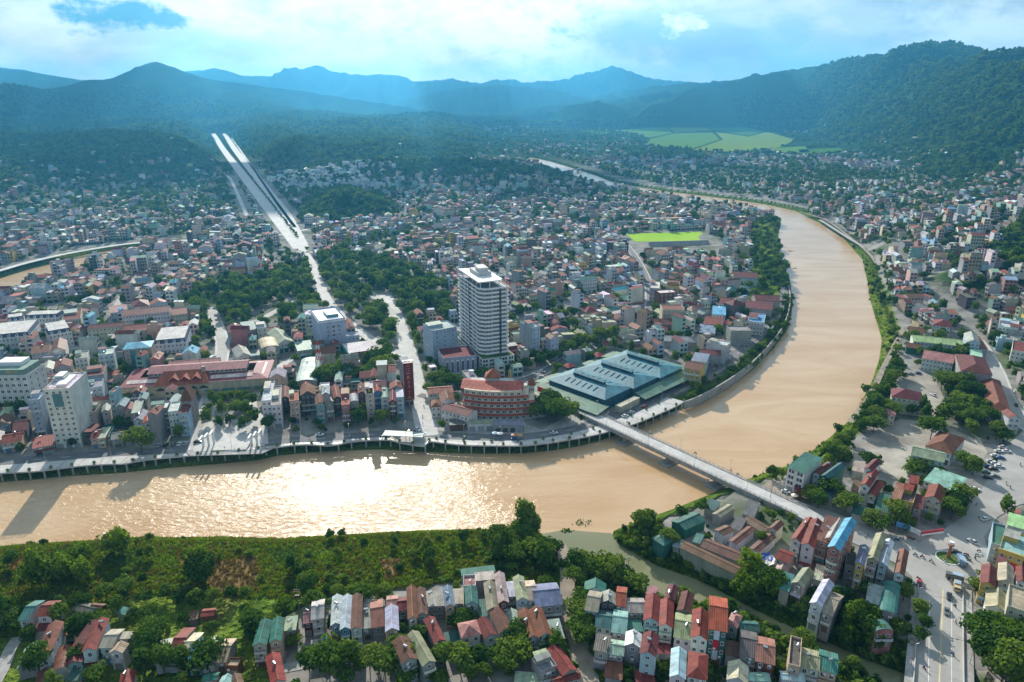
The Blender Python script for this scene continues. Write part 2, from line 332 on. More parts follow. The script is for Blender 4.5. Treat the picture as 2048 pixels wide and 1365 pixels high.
def terrain_z(x, y, parts=False):
    x = np.asarray(x, float); y = np.asarray(y, float); shp = x.shape; x = x.ravel(); y = y.ravel()
    d, _ = seg_dist(x, y, FLATS, True); out = ~inside(x, y, FLATS)
    hm = np.where(out, smooth(d / 320), 0)
    z = hm * (10 + 78 * fbm(x / 420, y / 420, 4) ** 1.5 + 16 * fbm(x / 90, y / 90, 3))
    bd, _ = seg_dist(x, y, BOUL); hm = hm * smooth((bd - 28) / 160); z = z * smooth((bd - 28) / 160)
    z *= 1 - .75 * smooth((y - 5200) / 1500)
    for (u, v), rx, ry, h in MOUNDS:
        c = G(u, v); z = z + h * np.exp(-((x - c.x) / rx) ** 2 - ((y - c.y) / ry) ** 2) * (.85 + .3 * fbm(x / 40, y / 40, 2))
    z = z * smooth((bd - 34) / 60)
    mount = np.zeros(x.shape)
    for P, w, rr in RIDGES:
        dd, par = seg_dist(x, y, P)
        i = np.clip(par.astype(int), 0, len(P) - 2); f = par - i; h = P[i, 2] * (1 - f) + P[i + 1, 2] * f
        wig = 1 + 1.0 * (fbm(x / (w * .30) + 5, y / (w * .30), 4, True) - .55)
        tt = np.clip(dd / (w * np.clip(wig, .35, 1.6)), 0, 1)
        body = h * (1 - tt) ** 1.25
        if rr > .4: h = h * (.93 + .14 * fbm(x / 130 + 3, y / 500, 3, True))
        body = h * (1 - tt) ** 1.25
        body = body + h * rr * (fbm(x / (w * .16), y / (w * .16), 4, True) - .5) * np.minimum(tt * 6, 1) * (1 - tt)
        mount = np.maximum(mount, body)
    mount = mount * np.maximum(np.where(out, smooth(d / 350), 0), smooth((y - 4300) / 500))
    z = np.maximum(z, mount)
    forest = np.maximum(hm, smooth(mount / 12))
    for (u, v), rx, ry, h in MOUNDS:
        if h < 12: continue
        c = G(u, v); forest = np.maximum(forest, smooth(1.9 * np.exp(-((x - c.x) / rx) ** 2 - ((y - c.y) / ry) ** 2) - .35))
    near = (y < 3200)
    for W in WATERS:
        lo = W.min(0) - 30; hi = W.max(0) + 30
        m = near & (x > lo[0]) & (x < hi[0]) & (y > lo[1]) & (y < hi[1])
        if not m.any(): continue
        sd, _ = seg_dist(x[m], y[m], W, True); sd = np.where(inside(x[m], y[m], W), sd, -sd)
        cut = np.maximum(WZ - .5 * sd, WZ - 4)
        z[m] = np.minimum(z[m], np.minimum(cut, np.maximum(z[m], 0)))
    if parts: return z.reshape(shp), forest.reshape(shp)
    return z.reshape(shp)
def axis(lo, f0, f1, hi, step, grow):
    a = list(np.arange(f0, f1 + .1, step)); s = step; v = f1
    while v < hi: s *= grow; v += s; a.append(v)
    s = step; v = f0; b = []
    while v > lo: s *= grow; v -= s; b.append(v)
    return np.array(b[::-1] + a)
gx = axis(-9500, -480, 480, 9500, 3.5, 1.020); gy = axis(-500, 150, 900, 12200, 3.5, 1.0165)
def grid_mesh(name, gx, gy, m):
    X, Y = np.meshgrid(gx, gy); Z, Fo = terrain_z(X, Y, True)
    nx, ny = len(gx), len(gy)
    co = np.stack([X, Y, Z], -1).reshape(-1, 3).astype(np.float32)
    idx = np.arange(nx * ny).reshape(ny, nx)
    q = np.stack([idx[:-1, :-1], idx[:-1, 1:], idx[1:, 1:], idx[1:, :-1]], -1).reshape(-1, 4)
    me = bpy.data.meshes.new(name); me.vertices.add(len(co)); me.vertices.foreach_set('co', co.ravel())
    me.loops.add(q.size); me.loops.foreach_set('vertex_index', q.ravel().astype(np.int32))
    me.polygons.add(len(q)); me.polygons.foreach_set('loop_start', np.arange(0, q.size, 4, dtype=np.int32))
    me.update(); me.polygons.foreach_set('use_smooth', np.ones(len(q), bool))
    at = me.attributes.new('town', 'FLOAT', 'POINT')
    bank = smooth((-Z) / 1.2)
    town = np.clip(1 - Fo * 1.5, 0, 1) * (1 - bank)
    town = town * (1 - smooth((Y - 1500) / 900)) 
    south = inside(X.ravel(), Y.ravel(), G2([(-400, 1095), (0, 1085), (300, 1068), (1090, 1062), (1145, 1130), (1150, 1180), (900, 1165), (620, 1200), (560, 1230), (545, 1430), (-400, 1550)])).reshape(X.shape)
    town = np.where(south, 0, town)
    at.data.foreach_set('value', town.ravel().astype(np.float32))
    rb = inside(X.ravel(), Y.ravel(), G2([(1500, 960), (1560, 955), (1640, 925), (1712, 875), (1760, 800), (1795, 715), (1800, 660), (1770, 580), (1745, 520), (1690, 470), (1640, 440), (1500, 440)])).reshape(X.shape)
    mead = np.where(south | rb, 1.0, np.where(Y < 1500, bank * .6, 0)); a2 = me.attributes.new('meadow', 'FLOAT', 'POINT'); a2.data.foreach_set('value', mead.ravel().astype(np.float32))
    me.materials.append(m); o = bpy.data.objects.new(name, me); tag(o, kind='structure'); return link(o)
ground = grid_mesh('terrain', gx, gy, MT['ground'])
def sheet(name, pts, z, m, kind='structure'):
    me = bpy.data.meshes.new(name); bm = bmesh.new()
    vs = [bm.verts.new((p[0], p[1], z)) for p in pts]; f = bm.faces.new(vs)
    bmesh.ops.triangulate(bm, faces=[f]); bmesh.ops.recalc_face_normals(bm, faces=bm.faces)
    if bm.faces and sum(f.normal.z for f in bm.faces) < 0: bmesh.ops.reverse_faces(bm, faces=bm.faces)
    bm.to_mesh(me); bm.free(); me.materials.append(m); o = bpy.data.objects.new(name, me)
    if kind: o['kind'] = kind
    return link(o)
sheet('river', [(-1600, 100), (1500, 100), (1500, 2300), (-1600, 2300)], WZ, MT['water'])
sheet('creek', CREEK, WZ + .012, MT['creek'])
# ------------------------------------------------------------------ mesh builder
class MB:
    """collects faces (with optional UV in metres), builds one mesh"""
    def __init__(s): s.v = []; s.f = []; s.uv = []; s.mi = []
    def face(s, pts, uv=None, mi=0):
        i = len(s.v); s.v += [tuple(p) for p in pts]; s.f.append(tuple(range(i, i + len(pts)))); s.mi.append(mi)
        if uv is None:
            a = Vector(pts[1]) - Vector(pts[0]); L = a.length or 1; a = a / L
            uv = [((Vector(p) - Vector(pts[0])).dot(a), ((Vector(p) - Vector(pts[0])) - a * (Vector(p) - Vector(pts[0])).dot(a)).length) for p in pts]
        s.uv += uv
        return s
    def box(s, x0, x1, y0, y1, z0, z1, mi=0, skip=''):
        P = [(x0, y0, z0), (x1, y0, z0), (x1, y1, z0), (x0, y1, z0), (x0, y0, z1), (x1, y0, z1), (x1, y1, z1), (x0, y1, z1)]
        for k, q in (('f', (0, 1, 5, 4)), ('r', (1, 2, 6, 5)), ('b', (2, 3, 7, 6)), ('l', (3, 0, 4, 7)), ('t', (4, 5, 6, 7)), ('d', (3, 2, 1, 0))):
            if k not in skip: s.face([P[i] for i in q], mi=mi)
        return s
    def prism(s, poly, z0, z1, mi=0, cap=True):
        n = len(poly)
        ar = sum(poly[i][0] * poly[(i + 1) % n][1] - poly[(i + 1) % n][0] * poly[i][1] for i in range(n))
        if ar < 0: poly = poly[::-1]
        for i in range(n):
            a, b = poly[i], poly[(i + 1) % n]
            s.face([(a[0], a[1], z0), (b[0], b[1], z0), (b[0], b[1], z1), (a[0], a[1], z1)], mi=mi)
        if cap: s.face([(p[0], p[1], z1) for p in poly], mi=mi)
        return s
    def cyl(s, x, y, z0, z1, r, n=8, r1=None, mi=0, cap=True):
        r1 = r if r1 is None else r1
        A = [(x + r * math.cos(2 * math.pi * i / n), y + r * math.sin(2 * math.pi * i / n), z0) for i in range(n)]
        B = [(x + r1 * math.cos(2 * math.pi * i / n), y + r1 * math.sin(2 * math.pi * i / n), z1) for i in range(n)]
        for i in range(n): j = (i + 1) % n; s.face([A[i], A[j], B[j], B[i]], mi=mi)
        if cap and r1 > .01: s.face(B, mi=mi)
        return s
    def tube(s, p, q, r, n=5, r1=None, mi=0):
        p = Vector(p); q = Vector(q); d = (q - p).normalized(); a = d.orthogonal().normalized(); b = d.cross(a); r1 = r if r1 is None else r1
        A = [p + (a * math.cos(2 * math.pi * i / n) + b * math.sin(2 * math.pi * i / n)) * r for i in range(n)]
        B = [q + (a * math.cos(2 * math.pi * i / n) + b * math.sin(2 * math.pi * i / n)) * r1 for i in range(n)]
        for i in range(n): j = (i + 1) % n; s.face([A[i], A[j], B[j], B[i]], mi=mi)
        s.face(A[::-1], mi=mi); s.face(B, mi=mi); return s
    def mesh(s, name, mats):
        me = bpy.data.meshes.new(name); me.from_pydata(s.v, [], s.f)
        if len(s.uv) == len(me.loops):
            u = me.uv_layers.new(name='UVMap'); u.data.foreach_set('uv', np.array(s.uv, np.float32).ravel())
        for m in (mats if isinstance(mats, (list, tuple)) else [mats]): me.materials.append(m)
        if any(s.mi): me.polygons.foreach_set('material_index', np.array(s.mi, np.int32))
        me.validate(); me.update(); return me
    def build(s, name, mats, parent=None, col=None, kind=None):
        o = bpy.data.objects.new(name, s.mesh(name, mats)); link(o)
        if parent: o.parent = parent
        if col is not None: o.color = (*col, 1)[:4]
        if kind: o['kind'] = kind
        return o
def inst(name, me, loc, rz=0, scale=(1, 1, 1), parent=None, col=None):
    o = bpy.data.objects.new(name, me); o.location = loc; o.rotation_euler = (0, 0, rz); o.scale = scale
    if parent: o.parent = parent
    if col is not None: o.color = (*col, 1)[:4]
    return link(o)
def copy_thing(src, loc, rz, label=None, group=None, scale=None, col=None):
    c = src.copy(); link(c); c.location = loc; c.rotation_euler = (0, 0, rz)
    if scale: c.scale = (scale,) * 3 if not hasattr(scale, '__len__') else scale
    if label: c['label'] = label
    if group: c['group'] = group
    if col is not None: c.color = (*col, 1)
    for ch in src.children:
        d = ch.copy(); link(d); d.parent = c
        if col is not None and ch.get('tinted'): d.color = (*col, 1)
        for gch in ch.children:
            e = gch.copy(); link(e); e.parent = d
    return c
# ------------------------------------------------------------------ occupancy raster (1 m) for placing houses and trees
OX, OY, OW, OHT = -1300, 150, 2600, 2500
occ = np.zeros((OHT, OW), bool)
def _sub(poly, pad=0):
    P = np.asarray(poly)[:, :2]; lo = np.floor(P.min(0) - pad).astype(int); hi = np.ceil(P.max(0) + pad).astype(int) + 1
    x0, x1 = max(lo[0] - OX, 0), min(hi[0] - OX, OW); y0, y1 = max(lo[1] - OY, 0), min(hi[1] - OY, OHT)
    if x1 <= x0 or y1 <= y0: return None
    X, Y = np.meshgrid(np.arange(x0, x1) + OX + .5, np.arange(y0, y1) + OY + .5)
    return x0, x1, y0, y1, X, Y
def block(poly, pad=0.0, grid=None):
    g = _sub(poly, 1)
    if g is not None:
        x0, x1, y0, y1, X, Y = g; occ[y0:y1, x0:x1] |= inside(X, Y, poly)
    if pad > .5: block_line(list(poly) + [poly[0]], pad)
def block_line(pts, half):
    for a, b in zip(pts[:-1], pts[1:]):
        g = _sub([a, b], half + 1)
        if g is None: continue
        x0, x1, y0, y1, X, Y = g; d, _ = seg_dist(X.ravel(), Y.ravel(), np.array([a, b])); occ[y0:y1, x0:x1] |= (d.reshape(X.shape) < half)
def is_free(poly, share=.04):
    g = _sub(poly)
    if g is None: return False
    x0, x1, y0, y1, X, Y = g; m = inside(X, Y, poly)
    return m.any() and (occ[y0:y1, x0:x1] & m).sum() <= share * m.sum()
def spot_free(x, y): 
    i, j = int(y - OY), int(x - OX)
    return 0 <= i < OHT and 0 <= j < OW and not occ[i, j]
for W in WATERS: block(W, 24.0 if W is LEFT_STREAM else 7.0)
for bk in (north_bank[31:], south_bank[:11]): block_line([tuple(p) for p in G2(bk, WZ)], 30.0)
# ------------------------------------------------------------------ trees: prototypes
def crown(seed, R, h0, h1, n, leaf, lobes=9, flat=1.0, droop=0.0):
    """leaf clumps spread over the shells of several lobes: uneven outline, gaps, light and dark clumps"""
    r = np.random.default_rng(seed); mb = MB(); hc = (h0 + h1) / 2; hh = (h1 - h0) / 2
    L = []
    for k in range(lobes):
        a = 2 * math.pi * k / lobes * 1.7 + r.uniform(0, 1); q = R * r.uniform(.15, .62)
        L.append((q * math.cos(a), q * math.sin(a), hc + hh * r.uniform(-.45, .55), R * r.uniform(.34, .55), hh * r.uniform(.40, .60)))
    L.append((0, 0, hc + hh * .35, R * .5, hh * .62))
    V = []; N = []
    for k in range(n):
        lx, ly, lz, lr, lh = L[r.integers(len(L))]
        d = r.normal(size=3); d[2] += .25; d /= np.linalg.norm(d); s = r.uniform(.72, 1.06)
        p = np.array([lx + d[0] * lr * s, ly + d[1] * lr * s, lz + d[2] * lh * s * flat])
        if p[2] < h0 * .8: continue
        nn = d + r.normal(size=3) * .45; nn /= np.linalg.norm(nn); V.append(p); N.append(nn)
    for p, nn in zip(V, N):
        nn = Vector(nn); a = nn.orthogonal().normalized(); a.rotate(Matrix.Rotation(r.uniform(0, 6.28), 3, nn)); b = nn.cross(a)
        s1 = leaf * r.uniform(.6, 1.35); s2 = s1 * r.uniform(.55, .9); p = Vector(p); mid = nn * s1 * .18
        dz = Vector((0, 0, -droop * s1))
        mb.face([p - a * s1 - b * s2 * .4 + dz, p + b * s2 * -1 + mid, p + a * s1 - b * s2 * .2 + dz, p + a * s1 * .3 + b * s2 + mid * .5, p - a * s1 * .5 + b * s2 * .8], uv=[(0, 0)] * 5)
    return mb
def trunk(R, h0, h1, r0, seed, limbs=4):
    r = np.random.default_rng(seed); mb = MB(); mb.tube((0, 0, -.4), (.1, .05, h0 * 1.05), r0, 6, r0 * .7)
    for k in range(limbs):
        a = 2 * math.pi * k / limbs + r.uniform(0, 1); q = R * r.uniform(.3, .55)
        mb.tube((.1, .05, h0 * r.uniform(.85, 1.0)), (q * math.cos(a), q * math.sin(a), h0 + (h1 - h0) * r.uniform(.4, .7)), r0 * .5, 5, r0 * .2)
    return mb
TREES = {}
def tree_kind(key, R, h0, h1, n, leaf, seed, m='leaf', lobes=9, droop=0.0, r0=.22, lowmesh=True):
    TREES[key] = dict(crown=crown(seed, R, h0, h1, n, leaf, lobes, droop=droop).mesh(key + '_crown', MT[m]),
                      trunk=trunk(R, h0, h1, r0, seed).mesh(key + '_trunk', MT['bark']), R=R, H=h1)
    if lowmesh:
        mb = crown(seed + 50, R, h0 * .8, h1, int(n * .34), leaf * 1.65, lobes, droop=droop)
        TREES[key]['low'] = mb.mesh(key + '_low', MT[m])
tree_kind('round_a', 4.2, 2.4, 8.5, 1000, .42, 11)
tree_kind('round_b', 5.0, 2.6, 9.5, 1200, .45, 12, lobes=12)
tree_kind('tall', 3.4, 2.8, 11.0, 1000, .42, 13, lobes=11)
tree_kind('wide', 6.2, 3.2, 9.0, 1400, .48, 14, lobes=14)
tree_kind('bamboo', 3.8, .6, 9.0, 900, .50, 15, 'leaf_b', lobes=12, droop=.5, r0=.12)
tree_kind('bush', 1.7, .1, 2.4, 260, .34, 16, lobes=7, r0=.08)
def palm(n, L, h, seed, r0=.13, w=.32):
    r = np.random.default_rng(seed); mb = MB()
    for k in range(n):
        a = 2 * math.pi * k / n + r.uniform(-.2, .2); up = r.uniform(.25, .9); d = Vector((math.cos(a), math.sin(a), 0)); sd = Vector((-d.y, d.x, 0))
        prev = Vector((0, 0, h)); pw = w * .5
        for j in range(1, 5):
            t = j / 4; p = Vector((0, 0, h)) + d * L * t * (.95 - .2 * up) + Vector((0, 0, L * (up * t * 1.1 - 1.15 * t * t)))
            wj = w * math.sin(math.pi * min(.92, .18 + t * .8))
            mb.face([prev - sd * pw, prev + sd * pw, p + sd * wj, p - sd * wj], uv=[(0, 0)] * 4); prev = p; pw = wj
    tk = MB().tube((0, 0, -.3), (0, 0, h + .1), r0 * 1.25, 6, r0)
    return mb, tk
for key, (n, L, h, w) in dict(palm=(13, 2.3, 4.2, .34), banana=(10, 2.2, 1.7, .46), planter=(12, 1.15, .75, .24)).items():
    c, tk = palm(n, L, h, 21, w=w); TREES[key] = dict(crown=c.mesh(key + '_crown', MT['leaf_p']), trunk=tk.mesh(key + '_trunk', MT['bark']), R=L, H=h + 1, low=c.mesh(key + '_low', MT['leaf_p']))
# ------------------------------------------------------------------ house builder
PAL = dict(red=(.225, .046, .032), rust=(.19, .072, .040), maroon=(.155, .036, .036), salmon=(.36, .14, .10), orange=(.38, .09, .042), pink=(.42, .20, .19),
           teal=(.06, .19, .165), green=(.045, .15, .125), sage=(.36, .42, .33), olive=(.30, .31, .20), lime=(.42, .56, .28), cream=(.56, .51, .40), tan=(.42, .35, .27),
           yellow=(.58, .42, .12), peach=(.58, .42, .30), grey=(.34, .335, .32), dark=(.13, .125, .12), slate=(.20, .25, .32), steel=(.46, .52, .56), blue=(.12, .36, .58),
           skyblue=(.42, .55, .62), aqua=(.28, .46, .45), brown=(.17, .09, .06), white=(.72, .72, .70), lilac=(.46, .46, .58), mint=(.38, .58, .48), brick=(.21, .08, .055), pale=(.60, .61, .60))
CNAME = dict(rust='rust-red', dark='dark grey', slate='slate-blue', steel='silver-grey', skyblue='pale blue', pale='pale grey', sage='sage-green', lime='lime-green', mint='mint-green', lilac='lilac', brick='brick-red', green='dark green', cream='cream')
def cn(k): return CNAME.get(k, k)
def jit(c, a=.08): return tuple(max(0, v * random.uniform(1 - a, 1 + a)) for v in c)
def window_mesh():
    mb = MB(); o = .5; i = .41
    O = [(-o, 0, -o), (o, 0, -o), (o, 0, o), (-o, 0, o)]; I = [(-i, 0, -i), (i, 0, -i), (i, 0, i), (-i, 0, i)]; D = [(x, .035, z) for x, _, z in I]
    O2 = [(x, .14, z) for x, _, z in O]
    for a in range(4):
        b = (a + 1) % 4
        mb.face([O[a], O[b], I[b], I[a]]); mb.face([I[a], I[b], D[b], D[a]]); mb.face([O[a], O2[a], O2[b], O[b]])
    mb.face(D, mi=1); mb.box(-.03, .03, .01, .034, -i, i, 0, 'b')
    return mb.mesh('window', [MT['white'], MT['glass']])
WIN = window_mesh()
DOOR = (lambda mb: (mb.box(-.5, .5, -.02, .1, 0, 1, 0, 'b'), mb.box(-.44, .44, -.05, -.015, .02, .93, 1, 'b'), mb.mesh('door', [MT['conc'], MT['plain']]))[-1])(MB())
def tank_mesh():
    mb = MB(); mb.tube((-.9, 0, 1.15), (.9, 0, 1.15), .5, 9)
    for x in (-.6, .6):
        for y in (-.4, .4): mb.tube((x, y, 0), (x, y * .6, .8), .05, 4)
    return mb.mesh('water_tank', MT['steel'])
TANK = tank_mesh()
ACU = MB().box(-.42, .42, -.16, .16, -.3, .3).mesh('air_conditioner', MT['white'])
def slab(mb, q, t=.12):
    """roof sheet: quad or triangle (eave first) with thickness"""
    n = len(q); mb.face(q); lo = [(p[0], p[1], p[2] - t) for p in q]; mb.face(lo[::-1])
    for i in range(n): j = (i + 1) % n; mb.face([q[i], lo[i], lo[j], q[j]])
def roof_parts(w, d, h, kind, rise=None, o=.35):
    """returns (roof MB, wall-top faces added to the wall MB by the caller)"""
    R_ = MB(); W_ = MB()
    if kind == 'g':
        r = rise if rise is not None else min(.30 * w, 3.0); k = r / (w / 2); e = h - o * k
        slab(R_, [(-o, d + o, e), (-o, -o, e), (w / 2, -o, h + r), (w / 2, d + o, h + r)]); slab(R_, [(w + o, -o, e), (w + o, d + o, e), (w / 2, d + o, h + r + .01), (w / 2, -o, h + r + .01)])
        R_.box(w / 2 - .14, w / 2 + .14, -o, d + o, h + r - .02, h + r + .1)
        W_.face([(0, 0, h), (w, 0, h), (w / 2, 0, h + r - .15)]); W_.face([(w, d, h), (0, d, h), (w / 2, d, h + r - .15)])
    elif kind == 'gx':
        r = rise if rise is not None else min(.17 * d, 2.6); k = r / (d / 2); e = h - o * k
        slab(R_, [(-o, -o, e), (w + o, -o, e), (w + o, d / 2, h + r), (-o, d / 2, h + r)]); slab(R_, [(w + o, d + o, e), (-o, d + o, e), (-o, d / 2, h + r + .01), (w + o, d / 2, h + r + .01)])
        R_.box(-o, w + o, d / 2 - .14, d / 2 + .14, h + r - .02, h + r + .1)
        W_.face([(w, 0, h), (w, d, h), (w, d / 2, h + r - .15)]); W_.face([(0, d, h), (0, 0, h), (0, d / 2, h + r - .15)])
    elif kind == 's':
        r = rise if rise is not None else min(.10 * d, 1.6)
        slab(R_, [(-o, -o, h), (w + o, -o, h), (w + o, d + o, h + r), (-o, d + o, h + r)])
        W_.face([(w, 0, h - .1), (w, d, h - .1), (w, d, h + r - .16)]); W_.face([(0, d, h - .1), (0, 0, h - .1), (0, d, h + r - .16)]); W_.face([(w, d, h - .1), (0, d, h - .1), (0, d, h + r - .16), (w, d, h + r - .16)])
    elif kind == 'h':
        m = min(w, d) / 2; r = rise if rise is not None else min(.5 * m, 3.2); e = h - o * r / m
        a, b, c, f = (-o, -o, e), (w + o, -o, e), (w + o, d + o, e), (-o, d + o, e)
        if d >= w: p, q = (w / 2, m, h + r), (w / 2, d - m + .01, h + r); slab(R_, [a, b, p]); slab(R_, [b, c, q, p]); slab(R_, [c, f, q]); slab(R_, [f, a, p, q])
        else: p, q = (m, d / 2, h + r), (w - m + .01, d / 2, h + r); slab(R_, [a, b, q, p]); slab(R_, [b, c, q]); slab(R_, [c, f, p, q]); slab(R_, [f, a, p])
    elif kind == 'b':
        r = rise if rise is not None else min(.28 * w, 2.2); n = 7; pr = None
        for i in range(n + 1):
            a = math.pi * i / n; x = w / 2 - (w / 2 + .25) * math.cos(a); z = h + r * math.sin(a)
            if pr: R_.face([(pr[0], d + .3, pr[1]), (pr[0], -.3, pr[1]), (x, -.3, z), (x, d + .3, z)])
            pr = (x, z)
        pts = [(w / 2 - w / 2 * math.cos(math.pi * i / n), h + (r - .1) * math.sin(math.pi * i / n)) for i in range(n + 1)]
        W_.face([(x, 0, z) for x, z in pts[::-1]]); W_.face([(x, d, z) for x, z in pts])
    else:
        R_.box(.02, w - .02, .02, d - .02, h - .25, h + .03)
        p, t = (.75 if rise is None else rise), .18
        W_.box(0, w, 0, t, h, h + p, skip='d'); W_.box(0, w, d - t, d, h, h + p, skip='d'); W_.box(0, t, t, d - t, h, h + p, skip='d'); W_.box(w - t, w, t, d - t, h, h + p, skip='d')
    return R_, W_
HOUSES = []      # (object, label stem, zone, roof key) for the labels at the end
KINDN = dict(g='gabled', gx='ridged', s='sloping', h='hipped', b='barrel', f='flat')
NUMW = {1: 'one', 2: 'two', 3: 'three', 4: 'four', 5: 'five', 6: 'six', 7: 'seven', 8: 'eight'}
def rect_of(A, B, C):
    A, B, C = (Vector((p[0], p[1])) for p in (A, B, C)); ab = B - A; bc = C - B
    if bc.length >= ab.length:
        y = bc.normalized(); x = Vector((y.y, -y.x)); w = max(2.5, abs(ab.dot(x))); org = B - x * w; d = bc.length
    else:
        x = ab.normalized(); y = Vector((-x.y, x.x)); w = ab.length; d = max(2.5, abs(bc.dot(y))); org = A
    return org, math.atan2(x.y, x.x), w, d
def foot(org, a, w, d, pad=0.0):
    c, s = math.cos(a), math.sin(a)
    return [(org[0] + x * c - y * s, org[1] + x * s + y * c) for x, y in ((-pad, -pad), (w + pad, -pad), (w + pad, d + pad), (-pad, d + pad))]
def house(org, a, w, d, h, kind='g', roof='red', wall='grey', zone='', name='house', floors=None, side=0, balc=None, tank=None, shop=None, rise=None, base=0.0,
          label=None, cat='house', wins=True, cols=None, winw=None, winh=None, side_cols=None, group=None, roofmat=None, detail=1, frontz=None):
    o = empty(name, (org[0], org[1], base), a); rnd = random.Random(int(org[0] * 31 + org[1] * 57))
    R_, W_ = roof_parts(w, d, h, kind, rise)
    if h > 2.6 or wins: W_.box(0, w, 0, d, -3.5 if base == 0 else -.5, h, skip='td')
    rm = roofmat or ('slab' if kind == 'f' else 'tile' if roof in ('red', 'rust', 'brown', 'brick', 'maroon') and kind in 'gh' and rnd.random() < .6 else 'sheet')
    W_.build('wall', MT['wall'], o, jit(PAL[wall]))
    R_.build('roof', MT[rm], o, jit(PAL[roof], .14))
    fl = floors or max(1, round(h / 3.3)); fh = h / fl
    if wins:
        n = cols or max(1, int(w / 2.3)); ww = winw or min(1.25, .58 * w / n); wh = winh or .45 * fh
        shop = (rnd.random() < .7) if shop is None else shop
        for f in range(fl):
            if f == 0 and shop:
                k = max(1, round(w / 4.5))
                for i in range(k): inst('door', DOOR, (w * (i + .5) / k, 0, 0), 0, (w / k * .72, 1, min(2.7, fh * .85)), o, jit(rnd.choice([(.25, .26, .27), (.07, .08, .09), (.16, .10, .07), (.30, .33, .36), (.10, .2, .3)])))
                continue
            for i in range(n): inst('window', WIN, (w * (i + .5) / n, -.06, f * fh + fh * .52), 0, (ww, 1, wh), o)
        if side:
            ns = side_cols or max(1, int(d / 4.5))
            for f in range(1 if shop else 0, fl):
                for i in range(ns):
                    y = d * (i + .5) / ns
                    if side < 0: inst('window', WIN, (-.06, y, f * fh + fh * .52), -math.pi / 2, (min(1.2, d / ns * .5), 1, wh), o)
                    else: inst('window', WIN, (w + .06, y, f * fh + fh * .52), math.pi / 2, (min(1.2, d / ns * .5), 1, wh), o)
        balc = (rnd.random() < .55 and fl > 1) if balc is None else balc
        if balc:
            for f in range(1, fl):
                b = MB(); z = f * fh; b.box(.1, w - .1, -1.0, 0, z - .12, z + .05, skip='b'); b.box(.1, w - .1, -1.0, -.93, z + .05, z + .85); b.box(.1, .17, -.93, 0, z + .05, z + .85, skip='b'); b.box(w - .17, w - .1, -.93, 0, z + .05, z + .85, skip='b')
                b.build('balcony', MT['wall'], o, jit(PAL[rnd.choice([wall, wall, 'white', 'pale'])]))
    tank = (rnd.random() < .30) if tank is None else tank
    if tank:
        z = h + .03 if kind == 'f' else h + .1
        inst('water_tank', TANK, (w * rnd.uniform(.3, .7), d * rnd.uniform(.3, .8), z + (0 if kind == 'f' else .05 + .15 * w)), rnd.uniform(0, 3), (.8,) * 3, o)
    if kind == 'f' and w > 3.2 and d > 6 and wins and rnd.random() < .8:
        bw = w * rnd.uniform(.45, .95); y0 = d * rnd.uniform(.3, .55); y1 = y0 + d * rnd.uniform(.2, .35); hb = h + rnd.uniform(1.8, 2.6); st = MB().box(.25, bw - .05, y0, y1, h, hb, skip='d').build('stair_room', MT['wall'], o, jit(PAL[wall])); q = MB(); slab(q, [(-.05, y0 - .5, hb), (bw + .2, y0 - .5, hb), (bw + .2, y1 + .3, hb + .45), (-.05, y1 + .3, hb + .45)], .08); q.build('lean_roof', MT['sheet'], st, jit(PAL[rnd.choice(['rust', 'red', 'grey', 'sage', 'teal', 'steel', 'maroon'])], .15))
    if wins and kind in 'gs' and d > 9 and rnd.random() < .45:
        y0 = -rnd.uniform(1.0, 1.8); q = MB(); slab(q, [(.1, y0, 2.7), (w - .1, y0, 2.7), (w - .1, 0, 3.2), (.1, 0, 3.2)], .06); q.build('awning', MT['sheet'], o, jit(PAL[rnd.choice(['green', 'red', 'steel', 'teal', 'maroon', 'blue'])], .15))
    if wins and rnd.random() < .5:
        for q in range(rnd.randint(1, 3)): inst('air_conditioner', ACU, (w * rnd.uniform(.2, .8), -.3, min(h - .8, 3.6 + 3.1 * q)), parent=o)
    size = 'narrow ' if w < 4.6 else 'wide ' if w > 10 else ''
    o['category'] = cat; o['group'] = group or 'houses of the town'
    HOUSES.append((o, label, f'{size}{cn(wall)} {NUMW.get(fl, str(fl))}-storey house with {cn(roof)} {KINDN[kind]} roof', zone, cn(roof)))
    block(foot(org, a, w, d, .4)); return o
ZM = dict(Z1=(0, 1165, 6.827), Z2=(300, 1165, 6.827), Z3=(580, 1120, 5.57), Z4=(860, 1120, 5.57), Z5=(1140, 1120, 5.57), Z6=(1380, 1165, 6.827), ZE=(1748, 1120, 5.57), Z8=(1300, 960, 5.935),
          ZP=(1560, 1000, 5.25), ZB=(1548, 880, 6.827), ZC=(1748, 830, 6.827), ZF=(1748, 1000, 6.827), ZQ=(500, 690, 5.689), ZL=(150, 760, 7.585), ZH=(0, 680, 5.687), ZR=(1748, 640, 5.687),
          ZM=(1280, 540, 6.203), ZW=(0, 600, 7.585), ZG=(560, 590, 6.827), ZT=(790, 520, 5.25), ZS=(840, 720, 5.689), ZK=(220, 600, 5.935), ZX=(1080, 660, 6.4), P=(0, 0, 1))
low = dict(wins=False, tank=False, name='shed', cat='shed')
def zp(z, p): x0, y0, s = ZM[z]; return (x0 + p[0] / s, y0 + p[1] / s)
def traced(z, rows, zone, **kw):
    """rows: near-left eave, near-right eave, far-right eave (survey marks), eave height, roof kind, roof and wall colour, extras"""
    for r in rows:
        a, b, c, h, k, rc, wc = r[:7]; ex = dict(kw); ex.update(r[7] if len(r) > 7 else {})
        org, an, w, d = rect_of(*[G(*zp(z, p), h) for p in (a, b, c)])
        house(org, an, w, d, h, k, rc, wc, zone, **ex)
MT['dirt_pale'] = surf('pale_worn_concrete', (.44, .40, .34), .95, .5, .07)
